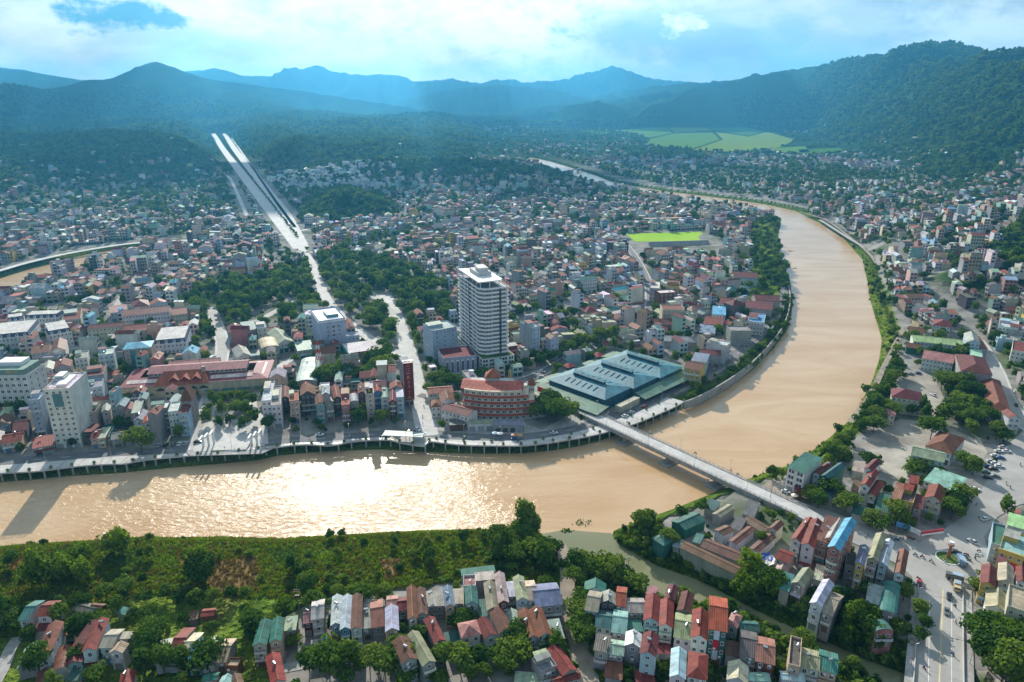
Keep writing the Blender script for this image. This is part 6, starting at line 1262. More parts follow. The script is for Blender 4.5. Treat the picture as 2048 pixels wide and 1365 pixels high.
class Mass:
    """many small buildings in one mesh, colour per face"""
    def __init__(s): s.v = []; s.f = []; s.c = []
    def q(s, pts, col): i = len(s.v); s.v += pts; s.f.append(tuple(range(i, i + len(pts)))); s.c.append(col)
    def house(s, org, a, w, d, h, k, rc, wc, fl, far, rnd, z=0.0):
        c, sn = math.cos(a), math.sin(a); T = lambda x, y, zz: (org[0] + x * c - y * sn, org[1] + x * sn + y * c, zz + z)
        wl = jit(PAL[wc], .12); rf = jit(PAL[rc], .2); P = [(0, 0), (w, 0), (w, d), (0, d)]
        for i in range(4): j = (i + 1) % 4; s.q([T(*P[i], -2), T(*P[j], -2), T(*P[j], h), T(*P[i], h)], wl)
        o = .3
        if k == 'g':
            r = min(.3 * w, 2.8); e = h - .15
            s.q([T(-o, d + o, e), T(-o, -o, e), T(w / 2, -o, h + r), T(w / 2, d + o, h + r)], rf); s.q([T(w + o, -o, e), T(w + o, d + o, e), T(w / 2, d + o, h + r), T(w / 2, -o, h + r)], rf)
            s.q([T(0, 0, h), T(w, 0, h), T(w / 2, 0, h + r - .1)], wl); s.q([T(w, d, h), T(0, d, h), T(w / 2, d, h + r - .1)], wl)
        elif k == 'gx':
            r = min(.16 * d, 2.2); e = h - .1
            s.q([T(-o, -o, e), T(w + o, -o, e), T(w + o, d / 2, h + r), T(-o, d / 2, h + r)], rf); s.q([T(w + o, d + o, e), T(-o, d + o, e), T(-o, d / 2, h + r), T(w + o, d / 2, h + r)], rf)
            s.q([T(w, 0, h), T(w, d, h), T(w, d / 2, h + r - .1)], wl); s.q([T(0, d, h), T(0, 0, h), T(0, d / 2, h + r - .1)], wl)
        elif k == 's':
            s.q([T(-o, -o, h), T(w + o, -o, h), T(w + o, d + o, h + .09 * d), T(-o, d + o, h + .09 * d)], rf); s.q([T(w, 0, h), T(w, d, h), T(w, d, h + .09 * d)], wl); s.q([T(0, d, h), T(0, 0, h), T(0, d, h + .09 * d)], wl)
        elif k == 'h':
            m = min(w, d) / 2; r = .5 * m; p, q_ = ((w / 2, m), (w / 2, d - m)) if d >= w else ((m, d / 2), (w - m, d / 2)); e = h - .1
            A = [(-o, -o), (w + o, -o), (w + o, d + o), (-o, d + o)]
            if d >= w: s.q([T(*A[0], e), T(*A[1], e), T(*p, h + r)], rf); s.q([T(*A[1], e), T(*A[2], e), T(*q_, h + r), T(*p, h + r)], rf); s.q([T(*A[2], e), T(*A[3], e), T(*q_, h + r)], rf); s.q([T(*A[3], e), T(*A[0], e), T(*p, h + r), T(*q_, h + r)], rf)
            else: s.q([T(*A[0], e), T(*A[1], e), T(*q_, h + r), T(*p, h + r)], rf); s.q([T(*A[1], e), T(*A[2], e), T(*q_, h + r)], rf); s.q([T(*A[2], e), T(*A[3], e), T(*p, h + r), T(*q_, h + r)], rf); s.q([T(*A[3], e), T(*A[0], e), T(*p, h + r)], rf)
        else:
            s.q([T(0, 0, h - .5), T(w, 0, h - .5), T(w, d, h - .5), T(0, d, h - .5)], rf)
            if w > 3.5 and rnd.random() < .75:   # stair head or lean-to on the roof
                bw = w * rnd.uniform(.5, 1.0); y0 = d * rnd.uniform(.2, .6); y1 = y0 + d * rnd.uniform(.2, .38); hb = h + rnd.uniform(1.6, 2.6); rf2 = jit(PAL[rnd.choice(ROOFS)], .2); B = [(.05, y0), (bw, y0), (bw, y1), (.05, y1)]
                for i in range(4): j = (i + 1) % 4; s.q([T(*B[i], h - .5), T(*B[j], h - .5), T(*B[j], hb), T(*B[i], hb)], wl)
                s.q([T(-.2, y0 - .4, hb), T(bw + .2, y0 - .4, hb), T(bw + .2, y1 + .3, hb + .4), T(-.2, y1 + .3, hb + .4)], rf2)
        if far: return
        fh = h / fl; n = max(1, int(w / 2.4)); dk = (.035, .045, .055); lt = jit((.5, .5, .48), .3)
        for f in range(fl):
            zb = f * fh + fh * .28; zt = f * fh + fh * .74
            for i in range(n):
                x0 = w * (i + .5) / n - .36 * w / n * .85; x1 = w * (i + .5) / n + .36 * w / n * .85
                if f == 0: x0, x1, zb, zt = w * i / n + .3, w * (i + 1) / n - .3, .1, fh * .78
                s.q([T(x0, -.05, zb), T(x1, -.05, zb), T(x1, -.05, zt), T(x0, -.05, zt)], dk); 
                if f: s.q([T(x1, d + .05, zb), T(x0, d + .05, zb), T(x0, d + .05, zt), T(x1, d + .05, zt)], dk)
            if f and w < 8 and rnd.random() < .5: zz = f * fh; s.q([T(.1, -.9, zz), T(w - .1, -.9, zz), T(w - .1, -.9, zz + .8), T(.1, -.9, zz + .8)], lt); s.q([T(.1, -.9, zz + .02), T(w - .1, -.9, zz + .02), T(w - .1, 0, zz + .02), T(.1, 0, zz + .02)], lt); s.q([T(w - .1, -.9, zz), T(.1, -.9, zz), T(.1, 0, zz), T(w - .1, 0, zz)], lt)
    def tank(s, x, y, z, rnd):
        r = .55; n = 6; P = [(x + r * math.cos(2 * math.pi * i / n), y + r * math.sin(2 * math.pi * i / n)) for i in range(n)]; col = rnd.choice([(.6, .62, .64), (.1, .25, .5), (.65, .66, .66)])
        for i in range(n): j = (i + 1) % n; s.q([(*P[i], z), (*P[j], z), (*P[j], z + 1.5), (*P[i], z + 1.5)], col)
        s.q([(*p, z + 1.5) for p in P], col)
    def build(s, name):
        me = bpy.data.meshes.new(name); me.from_pydata(s.v, [], s.f); ca = me.color_attributes.new('Col', 'FLOAT_COLOR', 'CORNER')
        n = np.array([len(f) for f in s.f]); c = np.repeat(np.array([(*k, 1) for k in s.c], np.float32), n, axis=0); ca.data.foreach_set('color', c.ravel())
        me.materials.append(MT['wall_stuff']); o = bpy.data.objects.new(name, me); link(o); o['kind'] = 'stuff'; return o
mass = Mass(); rnd = random.Random(3)
ZS_ = terrain_z(np.array([p[1][0] for p in PLACED[N_IND:]]), np.array([p[1][1] for p in PLACED[N_IND:]]))
for p, z in zip(PLACED[N_IND:], ZS_):
    dd, org, a, w, d, h, k, rc, wc, fl, u, v = p
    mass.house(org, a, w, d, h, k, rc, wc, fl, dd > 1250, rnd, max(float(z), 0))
    if rnd.random() < .35 and dd < 900: mass.tank(org[0] + rnd.uniform(-1, 1) - math.sin(a) * d * .5 + math.cos(a) * w * .5, org[1] + rnd.uniform(-1, 1) + math.cos(a) * d * .5 + math.sin(a) * w * .5, h + (.2 if k == 'f' else .8), rnd)
# villages and suburbs farther out
def suburbs():
    r = random.Random(12); C = []
    for (u, v, n, sx, sy) in [(820, 227, 110, 420, 220), (1010, 262, 80, 120, 350), (1100, 300, 130, 120, 200), (1300, 330, 200, 160, 110), (1450, 330, 150, 160, 120), (1700, 330, 120, 110, 120), (1800, 310, 60, 90, 160), (1560, 318, 120, 180, 120), (60, 375, 50, 240, 150), (250, 350, 40, 200, 130), (400, 345, 25, 120, 80), (1350, 240, 30, 400, 200), (1650, 268, 40, 250, 200), (1000, 330, 120, 100, 120), (60, 300, 10, 300, 250), (1250, 290, 70, 150, 100), (620, 358, 130, 90, 60), (700, 352, 90, 60, 50), (1200, 380, 80, 130, 60)]:
        c = G(u, v)
        for k in range(n): C.append((c.x + r.gauss(0, sx), c.y + r.gauss(0, sy)))
    xs = np.array([c[0] for c in C]); ys = np.array([c[1] for c in C]); zs = terrain_z(xs, ys); bad = np.zeros(len(C), bool)
    for P in NOH + WATERS: bad |= inside(xs, ys, P)
    bd, _ = seg_dist(xs, ys, BOUL); bad |= bd < 30
    for x, y, z, b in zip(xs, ys, zs, bad):
        if b or z < -.5 or z > 70 or y < 700: continue
        if y < 2600 and abs(x) < 1280 and not spot_free(x, y): continue
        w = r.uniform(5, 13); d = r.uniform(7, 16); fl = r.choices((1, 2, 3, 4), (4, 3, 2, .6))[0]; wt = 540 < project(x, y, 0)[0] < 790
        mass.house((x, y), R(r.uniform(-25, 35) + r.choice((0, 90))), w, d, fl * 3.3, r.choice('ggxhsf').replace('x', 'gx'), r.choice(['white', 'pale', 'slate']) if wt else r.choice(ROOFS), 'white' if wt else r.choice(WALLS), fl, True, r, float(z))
        if y < 2600 and abs(x) < 1280: block(foot((x, y), 0, w, d))
suburbs()
mass.build('town_houses')
# ------------------------------------------------------------------ trees
SPOTS = []    # (x, y, kind, scale, place label)
rt = random.Random(21)
def grow(poly, gap, kinds, s0, s1, place, free=True, keep=1.0, mark=0.0):
    P = np.asarray(poly); lo, hi = P.min(0), P.max(0); pts = []
    y = lo[1]
    while y < hi[1]:
        x = lo[0]
        while x < hi[0]: pts.append((x + rt.uniform(-.45, .45) * gap, y + rt.uniform(-.45, .45) * gap)); x += gap
        y += gap * .9
    if not pts: return
    A = np.array(pts); m = inside(A[:, 0], A[:, 1], P)
    for (x, y), ok in zip(pts, m):
        if not ok or rt.random() > keep: continue
        if free and not spot_free(x, y): continue
        SPOTS.append((x, y, rt.choice(kinds), rt.uniform(s0, s1), place))
        if mark: block(foot((x - mark, y - mark), 0, 2 * mark, 2 * mark))
def at_px(px, kind, s0, s1, place):
    for u, v in px: p = G(u, v); SPOTS.append((p.x, p.y, kind if isinstance(kind, str) else rt.choice(kind), rt.uniform(s0, s1), place))
def along(px, gap, kinds, s0, s1, place, jitter=.8):
    P = spline([G(u, v) for u, v in px], 1.0); t = 0
    for i in range(len(P) - 1):
        t += (P[i + 1] - P[i]).length
        if t >= gap: t = 0; SPOTS.append((P[i].x + rt.uniform(-jitter, jitter), P[i].y + rt.uniform(-jitter, jitter), rt.choice(kinds), rt.uniform(s0, s1), place))
BR = ['round_a', 'round_b', 'wide', 'tall']
grow(PARK, 10.0, ['round_b', 'wide', 'round_a', 'tall'], .85, 1.4, 'in the central park', keep=.72)
along([(1075, 738), (1110, 722), (1150, 705), (1200, 690), (1240, 680)], 6.5, ['round_a', 'round_b'], 1.0, 1.3, 'lining the street above the teal market')
at_px([(415, 850), (440, 858), (462, 850), (490, 860), (508, 850), (420, 828), (445, 835), (470, 828), (500, 832), (425, 808), (452, 812), (480, 810), (505, 812)], ['round_a', 'tall'], .75, 1.0, 'on the river plaza')
at_px([(1075, 842), (1092, 838), (1110, 845), (1128, 842), (1085, 825), (1105, 830), (1122, 832), (1140, 838), (1098, 818)], ['round_b', 'wide'], .95, 1.25, 'between stepped hotel and bridge')
at_px([(284, 905)], 'round_b', 1.75, 1.76, 'clipped round, beside the quay street')
along([(546, 872), (620, 866), (700, 858), (780, 850), (830, 848)], 13, ['round_a'], .5, .65, 'before the quay row')
along([(0, 905), (100, 900), (180, 893), (250, 890)], 12, ['round_a'], .5, .7, 'before the quay hotels')
at_px([(858, 790), (870, 800), (885, 780), (900, 778), (930, 770), (950, 765), (862, 770), (880, 768), (915, 780)], ['round_b', 'wide'], .8, 1.1, 'behind the stepped hotel')
at_px([(690, 765), (720, 770), (745, 765), (765, 758), (700, 745), (740, 740), (760, 735), (655, 770), (635, 772)], ['wide', 'round_b'], 1.1, 1.45, 'behind the quay row')
grow(G2([(780, 650), (835, 660), (840, 720), (820, 760), (790, 700)]), 8, ['round_b', 'tall'], .9, 1.2, 'along the white lit street', keep=.8)
grow(G2([(1375, 770), (1420, 760), (1470, 735), (1520, 690), (1555, 640), (1572, 590), (1582, 600), (1578, 650), (1545, 698), (1500, 742), (1440, 778), (1385, 800)]), 6.5, ['round_a', 'bush', 'round_a'], .55, .85, 'along the river wall inside the bend', free=False, keep=.85)
grow(NORTHBEND, 7, BR, .8, 1.2, 'in the grove at the top of the river bend', keep=.9)
grow(G2([(1545, 520), (1560, 470), (1570, 440), (1580, 450), (1562, 500), (1575, 540), (1570, 580), (1560, 560)]), 7, BR, .7, 1.0, 'on the bank at the top of the river bend', free=False)
grow(BANK_R, 7.5, ['bush', 'bush', 'bush', 'round_a', 'banana'], .5, .9, 'on the overgrown right bank', free=False, keep=.5)
grow(G2([(1500, 960), (1560, 952), (1640, 915), (1700, 870), (1715, 900), (1690, 935), (1600, 950), (1530, 965)]), 5, BR + ['bamboo'], .6, 1.0, 'on the right bank above the bridge', free=False, keep=.6)
grow(G2([(1700, 850), (1745, 790), (1775, 735), (1800, 740), (1790, 800), (1800, 835), (1730, 880)]), 7.5, BR, .8, 1.15, 'between the river path and the school yard', keep=.9)
grow(G2([(1830, 800), (1900, 770), (1970, 800), (1985, 850), (1950, 870), (1860, 850), (1820, 835)]), 7.0, BR, .9, 1.3, 'in the school grounds on the right bank', keep=.9)
at_px([(1940, 870), (1945, 950), (1925, 935), (1860, 880), (1845, 985), (1870, 975), (1830, 960), (1635, 1018), (1690, 1025), (1760, 1062), (1790, 1050), (1905, 1025), (1915, 1010), (1900, 1040), (1990, 880), (1740, 1055), (1660, 1000)], ['round_b', 'wide', 'round_a'], .9, 1.25, 'along the street beside the roundabout')
grow(G2([(1228, 1070), (1300, 1045), (1330, 1075), (1400, 1130), (1470, 1165), (1500, 1205), (1440, 1180), (1380, 1160), (1310, 1135), (1260, 1100)]), 4.2, ['bush', 'round_a', 'banana', 'bush', 'round_b'], .6, 1.0, 'on the point between river and creek', keep=.85)
along([(1340, 1204), (1410, 1216), (1480, 1236), (1560, 1274), (1640, 1312), (1730, 1354)], 5.0, ['round_a', 'bush', 'round_b', 'banana'], .6, .95, 'on the near side of the creek', 2.0)
grow(G2([(1470, 1170), (1540, 1150), (1580, 1190), (1640, 1230), (1720, 1235), (1810, 1260), (1815, 1345), (1760, 1325), (1640, 1275), (1560, 1240), (1500, 1212)]), 5.2, ['bush', 'round_a', 'round_b', 'bamboo'], .7, 1.15, 'on the far side of the creek', keep=.9)
at_px([(1500, 1155), (1515, 1170), (1490, 1180), (1530, 1180), (1548, 1188), (1700, 1255), (1720, 1265), (1690, 1275), (1735, 1250), (1712, 1290), (1745, 1285)], 'bamboo', 1.1, 1.5, 'beside the creek')
grow(G2([(1940, 1285), (2000, 1255), (2080, 1265), (2090, 1400), (1945, 1400)]), 6.0, ['bamboo', 'bamboo', 'round_b'], 1.1, 1.5, 'in the thicket beside the lower bridge road')
grow(G2([(1500, 1005), (1560, 1000), (1640, 1055), (1660, 1075), (1600, 1070), (1540, 1050), (1500, 1030)]), 4.5, ['bush', 'bush', 'round_a'], .5, .9, 'on the slope under the bridge street')
at_px([(1150, 1150), (1175, 1158), (1200, 1160), (1225, 1162), (1250, 1165), (1190, 1140), (1215, 1145), (1165, 1138), (1235, 1150), (1150, 1175), (1270, 1180), (1160, 1245), (1170, 1265), (1150, 1270), (1165, 1225), (1160, 1285)], ['round_b', 'round_a', 'wide'], .85, 1.2, 'between stony lane and creek')
at_px([(1050, 1065), (1062, 1075)], 'tall', 1.35, 1.4, 'standing tall on the tip of the farm bank')
grow(G2([(1000, 1090), (1060, 1075), (1110, 1100), (1128, 1160), (1080, 1165), (1010, 1140), (990, 1110)]), 5.0, BR + ['banana'], .75, 1.15, 'in the grove at the tip of the farm bank')
# farm bank: groves, hedges, bananas
for px, sx, sy, n, kinds, s in (((155, 1118), 9, 5, 5, ['round_b', 'wide'], .85), ((175, 1145), 8, 7, 5, ['bamboo'], 1.35), ((50, 1200), 34, 4, 6, BR, .7), ((255, 1175), 8, 4, 2, BR, .7), ((310, 1208), 20, 3, 6, BR, .75), ((372, 1158), 10, 5, 4, ['tall', 'round_b', 'bamboo'], 1.2), ((560, 1205), 24, 4, 8, BR + ['banana'], .6), ((640, 1178), 18, 5, 10, ['banana', 'banana', 'bush'], .7), ((840, 1160), 22, 5, 16, ['banana', 'bush', 'banana'], .75), ((940, 1122), 16, 7, 12, ['banana', 'round_a'], .75), ((590, 1150), 8, 4, 3, BR, .7), ((300, 1112), 6, 4, 3, ['tall'], .6), ((700, 1105), 40, 8, 14, ['bush', 'bush', 'round_a'], .5), ((860, 1092), 40, 6, 10, ['bush', 'bush', 'round_a'], .5), ((460, 1226), 20, 4, 9, BR + ['banana'], .7), ((220, 1230), 20, 5, 6, BR, .75), ((40, 1240), 16, 7, 6, BR, .7)):
    c = G(*px)
    for k in range(n):
        x, y = c.x + rt.gauss(0, sx), c.y + rt.gauss(0, sy)
        if spot_free(x, y): SPOTS.append((x, y, rt.choice(kinds), s * rt.uniform(.75, 1.2), 'among the farm plots on the near bank'))
# gardens between the front houses
grow(G2([(-60, 1240), (300, 1205), (600, 1215), (900, 1185), (1110, 1180), (1150, 1420), (-60, 1420)]), 5.0, BR + ['banana', 'bush', 'palm'], .5, .95, 'in the gardens between the front houses', keep=.42)
at_px([(340, 1335), (360, 1345), (330, 1350), (420, 1345), (800, 1330), (820, 1345), (860, 1345), (890, 1340), (920, 1345), (960, 1335), (990, 1330), (1030, 1330), (1010, 1350), (940, 1360), (700, 1345), (660, 1350), (620, 1345), (740, 1340), (770, 1350), (1035, 1300), (300, 1320), (290, 1350), (80, 1350)], BR, .85, 1.2, 'in the garden belt along the bottom lane')
grow(G2([(1340, 1040), (1420, 1010), (1500, 1035), (1560, 1090), (1500, 1130), (1420, 1090)]), 6.5, ['bush', 'round_a', 'banana', 'bush'], .5, .85, 'in the yards of the old compound', keep=.75)
grow(G2([(1560, 1120), (1640, 1160), (1780, 1180), (1820, 1230), (1700, 1230), (1600, 1190)]), 6.0, ['bush', 'round_a', 'banana'], .5, .9, 'between the houses beside the roundabout', keep=.7)
along([(1842, 1220), (1836, 1300)], 6, ['round_a'], .7, .9, 'beside the lower bridge road')
grow(KNOLL, 6.5, BR, .9, 1.3, 'on the wooded knoll at the right edge', free=False)
grow(MOUNDA, 7, BR, .9, 1.3, 'on the wooded mound by the boulevard', free=False)
along([(598, 480), (567, 440), (530, 392), (490, 340), (455, 292)], 12, ['round_a'], .4, .55, 'on the boulevard median')
along([(600, 503), (700, 497), (820, 467), (900, 442), (1000, 407)], 9, ['round_a'], .6, .9, 'along the inner street')
# gaps all over town
def gaps():
    r = random.Random(31); n = 0
    for k in range(26000):
        y = 190 + 1620 * r.random() ** .75; x = r.uniform(-.86, .84) * y
        if not spot_free(x, y): continue
        u, v, d = project(x, y, 0)
        if v > 965 and 1200 < u < 1600: continue
        if v > 880 and u < 1200: continue
        green = 1.0 if (v < 440 and (u < 500 or u > 1560)) or u > 1880 else .85
        if any(inside(np.array([x]), np.array([y]), f)[0] for f in FIELDS[:1]): continue
        if r.random() > green: continue
        s = r.uniform(.45, 1.05); q = 1.6; i, j = int(y - OY), int(x - OX); occ[max(0, i - 2):i + 3, max(0, j - 2):j + 3] = True
        SPOTS.append((x, y, r.choice(['round_a', 'round_b', 'tall', 'round_a', 'bush']), s, 'in a gap between town roofs'))
gaps()
XY = np.array([(s[0], s[1]) for s in SPOTS]); TZ = terrain_z(XY[:, 0], XY[:, 1])
SP = [(x, y, z, k, s, pl) for (x, y, k, s, pl), z in zip(SPOTS, TZ) if z > WZ - .2]
def size_of(p):
    u, v, d = project(p[0], p[1], p[2] + 3)
    if d < 100 or u < -20 or u > 2070 or v > 1375: return -1
    return TREES[p[3]]['R'] * p[4] / d
SP.sort(key=size_of, reverse=True)
BUSHY = ('bush', 'banana', 'palm')
ind = [p for p in SP if p[3] not in BUSHY and size_of(p) > 0][:290]; chosen = set(map(id, ind))
ind2 = [p for p in SP if p[3] in BUSHY and size_of(p) > 0][:150]; chosen |= set(map(id, ind2))
KN = dict(round_a='small round-crowned tree', round_b='round-crowned shade tree', wide='broad spreading shade tree', tall='tall slender tree', bamboo='feathery yellow-green bamboo clump', bush='low leafy bush', banana='banana plant with long drooping leaves', palm='small palm')
NM = dict(bamboo='bamboo_clump', bush='bush', banana='banana_plant', palm='palm_tree')
PROTO = {}
def plant(x, y, z, kind, s, place):
    if kind not in PROTO:
        o = empty(NM.get(kind, 'tree'), (0, 0, 0)); 
        for nm, key in (('trunk', 'trunk'), ('crown', 'crown')): c = bpy.data.objects.new(nm, TREES[kind][key]); link(c); c.parent = o
        PROTO[kind] = o; o.location = (x, y, z); o.rotation_euler = (0, 0, rt.uniform(0, 6.28)); o.scale = (s, s, s * rt.uniform(.85, 1.15))
    else: o = copy_thing(PROTO[kind], (x, y, z), rt.uniform(0, 6.28), scale=(s * rt.uniform(.9, 1.1), s * rt.uniform(.9, 1.1), s * rt.uniform(.85, 1.2)))
    tag(o, f'{KN[kind]} {place}', 'bush' if kind == 'bush' else 'banana plant' if kind == 'banana' else 'palm' if kind == 'palm' else 'bamboo' if kind == 'bamboo' else 'tree', f'{NM.get(kind, "tree").replace("_", " ")}s {place}')
for p in ind + ind2: plant(*p)
def scatter(name, pts, meshes, kind='stuff'):
    """pts: (x, y, z, which, scale); one object whose points carry a mesh each"""
    me = bpy.data.meshes.new(name); A = np.array([p[:3] for p in pts], np.float32); me.vertices.add(len(A)); me.vertices.foreach_set('co', A.ravel())
    a = me.attributes.new('pick', 'INT', 'POINT'); a.data.foreach_set('value', np.array([p[3] for p in pts], np.int32))
    a = me.attributes.new('size', 'FLOAT_VECTOR', 'POINT'); sv = np.array([p[4] for p in pts])[:, None] * np.random.default_rng(4).uniform(.85, 1.15, (len(pts), 3)); a.data.foreach_set('vector', sv.astype(np.float32).ravel())
    a = me.attributes.new('turn', 'FLOAT_VECTOR', 'POINT'); rv = np.zeros((len(pts), 3)); rv[:, 2] = np.random.default_rng(5).uniform(0, 6.28, len(pts)); a.data.foreach_set('vector', rv.astype(np.float32).ravel())
    o = bpy.data.objects.new(name, me); link(o); o['kind'] = kind
    coll = bpy.data.collections.new(name + '_kinds')
    for i, m in enumerate(meshes): coll.objects.link(bpy.data.objects.new(f'{name}_kind_{i:02d}', m))
    ng = bpy.data.node_groups.new(name, 'GeometryNodeTree'); ng.interface.new_socket('Geometry', in_out='INPUT', socket_type='NodeSocketGeometry'); ng.interface.new_socket('Geometry', in_out='OUTPUT', socket_type='NodeSocketGeometry')
    n = ng.nodes; gi = n.new('NodeGroupInput'); go = n.new('NodeGroupOutput'); ip = n.new('GeometryNodeInstanceOnPoints'); ci = n.new('GeometryNodeCollectionInfo'); ci.inputs['Collection'].default_value = coll; ci.inputs['Separate Children'].default_value = True; ci.inputs['Reset Children'].default_value = True
    def attr(nm, t): q = n.new('GeometryNodeInputNamedAttribute'); q.data_type = t; q.inputs['Name'].default_value = nm; return q.outputs['Attribute']
    ng.links.new(gi.outputs[0], ip.inputs['Points']); ng.links.new(ci.outputs[0], ip.inputs['Instance']); ip.inputs['Pick Instance'].default_value = True
    ng.links.new(attr('pick', 'INT'), ip.inputs['Instance Index']); ng.links.new(attr('turn', 'FLOAT_VECTOR'), ip.inputs['Rotation']); ng.links.new(attr('size', 'FLOAT_VECTOR'), ip.inputs['Scale']); ng.links.new(ip.outputs[0], go.inputs[0])
    md = o.modifiers.new('scatter', 'NODES'); md.node_group = ng; return o
KL = ['round_a', 'round_b', 'tall', 'wide', 'bamboo', 'bush', 'banana', 'palm', 'planter']
rest = [p for p in SP if id(p) not in chosen]
print('trees', len(SP), 'own', len(ind), len(ind2))
scatter('town_greenery', [(x, y, z - .15, KL.index(k), s) for x, y, z, k, s, pl in rest], [TREES[k]['low'] for k in KL])
def woodland():
    r = np.random.default_rng(8); pts = []
    def cast(n, y0, y1, pw, smin, smax):
        y = y0 + (y1 - y0) * r.random(n) ** pw; x = r.uniform(-.92, .92, n) * y
        z, f = terrain_z(x, y, True); ok = (r.random(n) < np.clip(f * 1.3 - .08, 0, 1)) & (z > -.5)
        for P in FIELDS + WATERS: ok &= ~inside(x, y, P)
        bd, _ = seg_dist(x, y, BOUL); ok &= bd > 34
        m = ok & (y < OY + OHT - 1) & (np.abs(x) < 1295); ii = np.where(m)[0]; ok[ii] &= ~occ[(y[ii] - OY).astype(int), (x[ii] - OX).astype(int)]
        k = r.integers(0, 4, n); s = r.uniform(smin, smax, n)
        for i in np.where(ok)[0]: pts.append((x[i], y[i], z[i] - .3, int(k[i]), float(s[i])))
    cast(12000, 800, 1500, .7, .8, 1.3); cast(40000, 1500, 2600, .7, 1.0, 1.6); cast(60000, 2600, 4600, .7, 1.4, 2.5)
    # hedges and groves over the plain
    n = 34000; y = 1000 + 4300 * r.random(n) ** .8; x = r.uniform(-.85, .75, n) * y; z, f = terrain_z(x, y, True); g = fbm(x / 160, y / 110, 3); ok = (g > .42) & (f < .5) & (z > -.5)
    for P in FIELDS + WATERS: ok &= ~inside(x, y, P)
    bd, _ = seg_dist(x, y, BOUL); ok &= bd > 34
    m = (y < OY + OHT - 1) & (np.abs(x) < 1295); ii = np.where(m & ok)[0]; ok[ii] &= ~occ[(y[ii] - OY).astype(int), (x[ii] - OX).astype(int)]
    for i in np.where(ok)[0]: pts.append((x[i], y[i], z[i] - .3, int(r.integers(0, 4)), float(r.uniform(.8, 1.4))))
    print('woodland', len(pts)); scatter('woodland', pts, [TREES[k]['low'] for k in KL[:4]])
woodland()
# ground cover on banks and farm plots
CROPS = []
for nm, px, m in (('crop_field', [(198, 1118), (225, 1100), (275, 1098), (292, 1112), (285, 1128), (240, 1134), (205, 1132)], 'crop_dark'), ('crop_field', [(20, 1120), (60, 1108), (115, 1112), (120, 1130), (60, 1142), (15, 1140)], 'crop_brown'), ('crop_field', [(352, 1105), (420, 1097), (440, 1110), (400, 1135), (360, 1130)], 'crop_brown'), ('crop_field', [(420, 1125), (510, 1112), (520, 1140), (505, 1180), (440, 1188), (405, 1160)], 'crop_brown'), ('crop_field', [(300, 1118), (345, 1106), (350, 1128), (310, 1140)], 'crop_green'), ('crop_field', [(620, 1105), (680, 1100), (690, 1125), (640, 1132)], 'crop_green'), ('crop_field', [(760, 1120), (800, 1115), (795, 1155), (770, 1160)], 'crop_brown'), ('crop_field', [(860, 1085), (1000, 1078), (1005, 1095), (870, 1105)], 'crop_green'), ('crop_field', [(540, 1100), (600, 1095), (600, 1120), (545, 1125)], 'crop_dark')):
    sheet(nm, G2(px, .12), .12, MT[m]); CROPS.append((G2(px, .12), m))
def tuft(seed, h, n, m):
    r = np.random.default_rng(seed); mb = MB()
    for k in range(n):
        a = r.uniform(0, 6.28); q = r.uniform(0, .45); x, y = q * math.cos(a), q * math.sin(a); b = r.uniform(0, 6.28); dx, dy = .16 * math.cos(b), .16 * math.sin(b); l = h * r.uniform(.6, 1.2)
        mb.face([(x - dx, y - dy, 0), (x + dx, y + dy, 0), (x + dx * .3 + .3 * math.cos(a), y + .3 * math.sin(a), l)], uv=[(0, 0)] * 3)
    return mb.mesh(f'tuft_{seed}', m)
def cover():
    r = np.random.default_rng(18); pts = []
    T = [tuft(1, .9, 12, MT['leaf']), tuft(2, 1.2, 14, MT['leaf_b']), tuft(3, .8, 10, MT['leaf_p']), TREES['bush']['low'], tuft(4, 1.3, 12, leaf('straw', [(.17, .11, .045), (.24, .16, .07), (.20, .18, .07)], trans=.2))]
    def fill(poly, n, w, smin, smax, zmin=WZ + .1, zmax=9):
        P = np.asarray(poly); lo, hi = P.min(0), P.max(0); x = r.uniform(lo[0], hi[0], n); y = r.uniform(lo[1], hi[1], n); ok = inside(x, y, P); z = terrain_z(x, y); ok &= (z > zmin) & (z < zmax)
        kk = r.choice(len(T), n, p=w)
        for P_, m_ in CROPS:
            ic = inside(x, y, P_); kk[ic] = 4 if m_ == 'crop_brown' else 0 if m_ == 'crop_dark' else 1
            if m_ == 'crop_brown': ok &= ~(ic & (r.random(n) < .5))
        for i in np.where(ok)[0]:
            if z[i] > -.3 and not spot_free(x[i], y[i]) and not (z[i] < -.05): continue
            pts.append((x[i], y[i], z[i] - .05, int(kk[i]), float(r.uniform(smin, smax))))
    fill(G2([(-60, 1095), (0, 1085), (300, 1066), (1090, 1056), (1150, 1130), (1120, 1180), (900, 1165), (600, 1200), (300, 1190), (-60, 1260)]), 30000, [.20, .50, .12, .004, .176], .6, 1.15)
    fill(BANK_R, 26000, [.30, .45, .23, .02, 0], .8, 1.5); fill(CREEKS, 26000, [.36, .32, .26, .06, 0], .8, 1.4)
    # the grassy strip under the promenade and the river wall
    E = [(p.x, p.y) for p in edgeP + wallP]; poly = E + [(x + (0 if y < 330 else 6), y - 10) for x, y in E[::-1]]; fill(poly, 16000, [.5, .2, .3, 0, 0], .6, 1.1, WZ + .05, -.4)
    print('cover', len(pts)); scatter('undergrowth', pts, T)
cover()
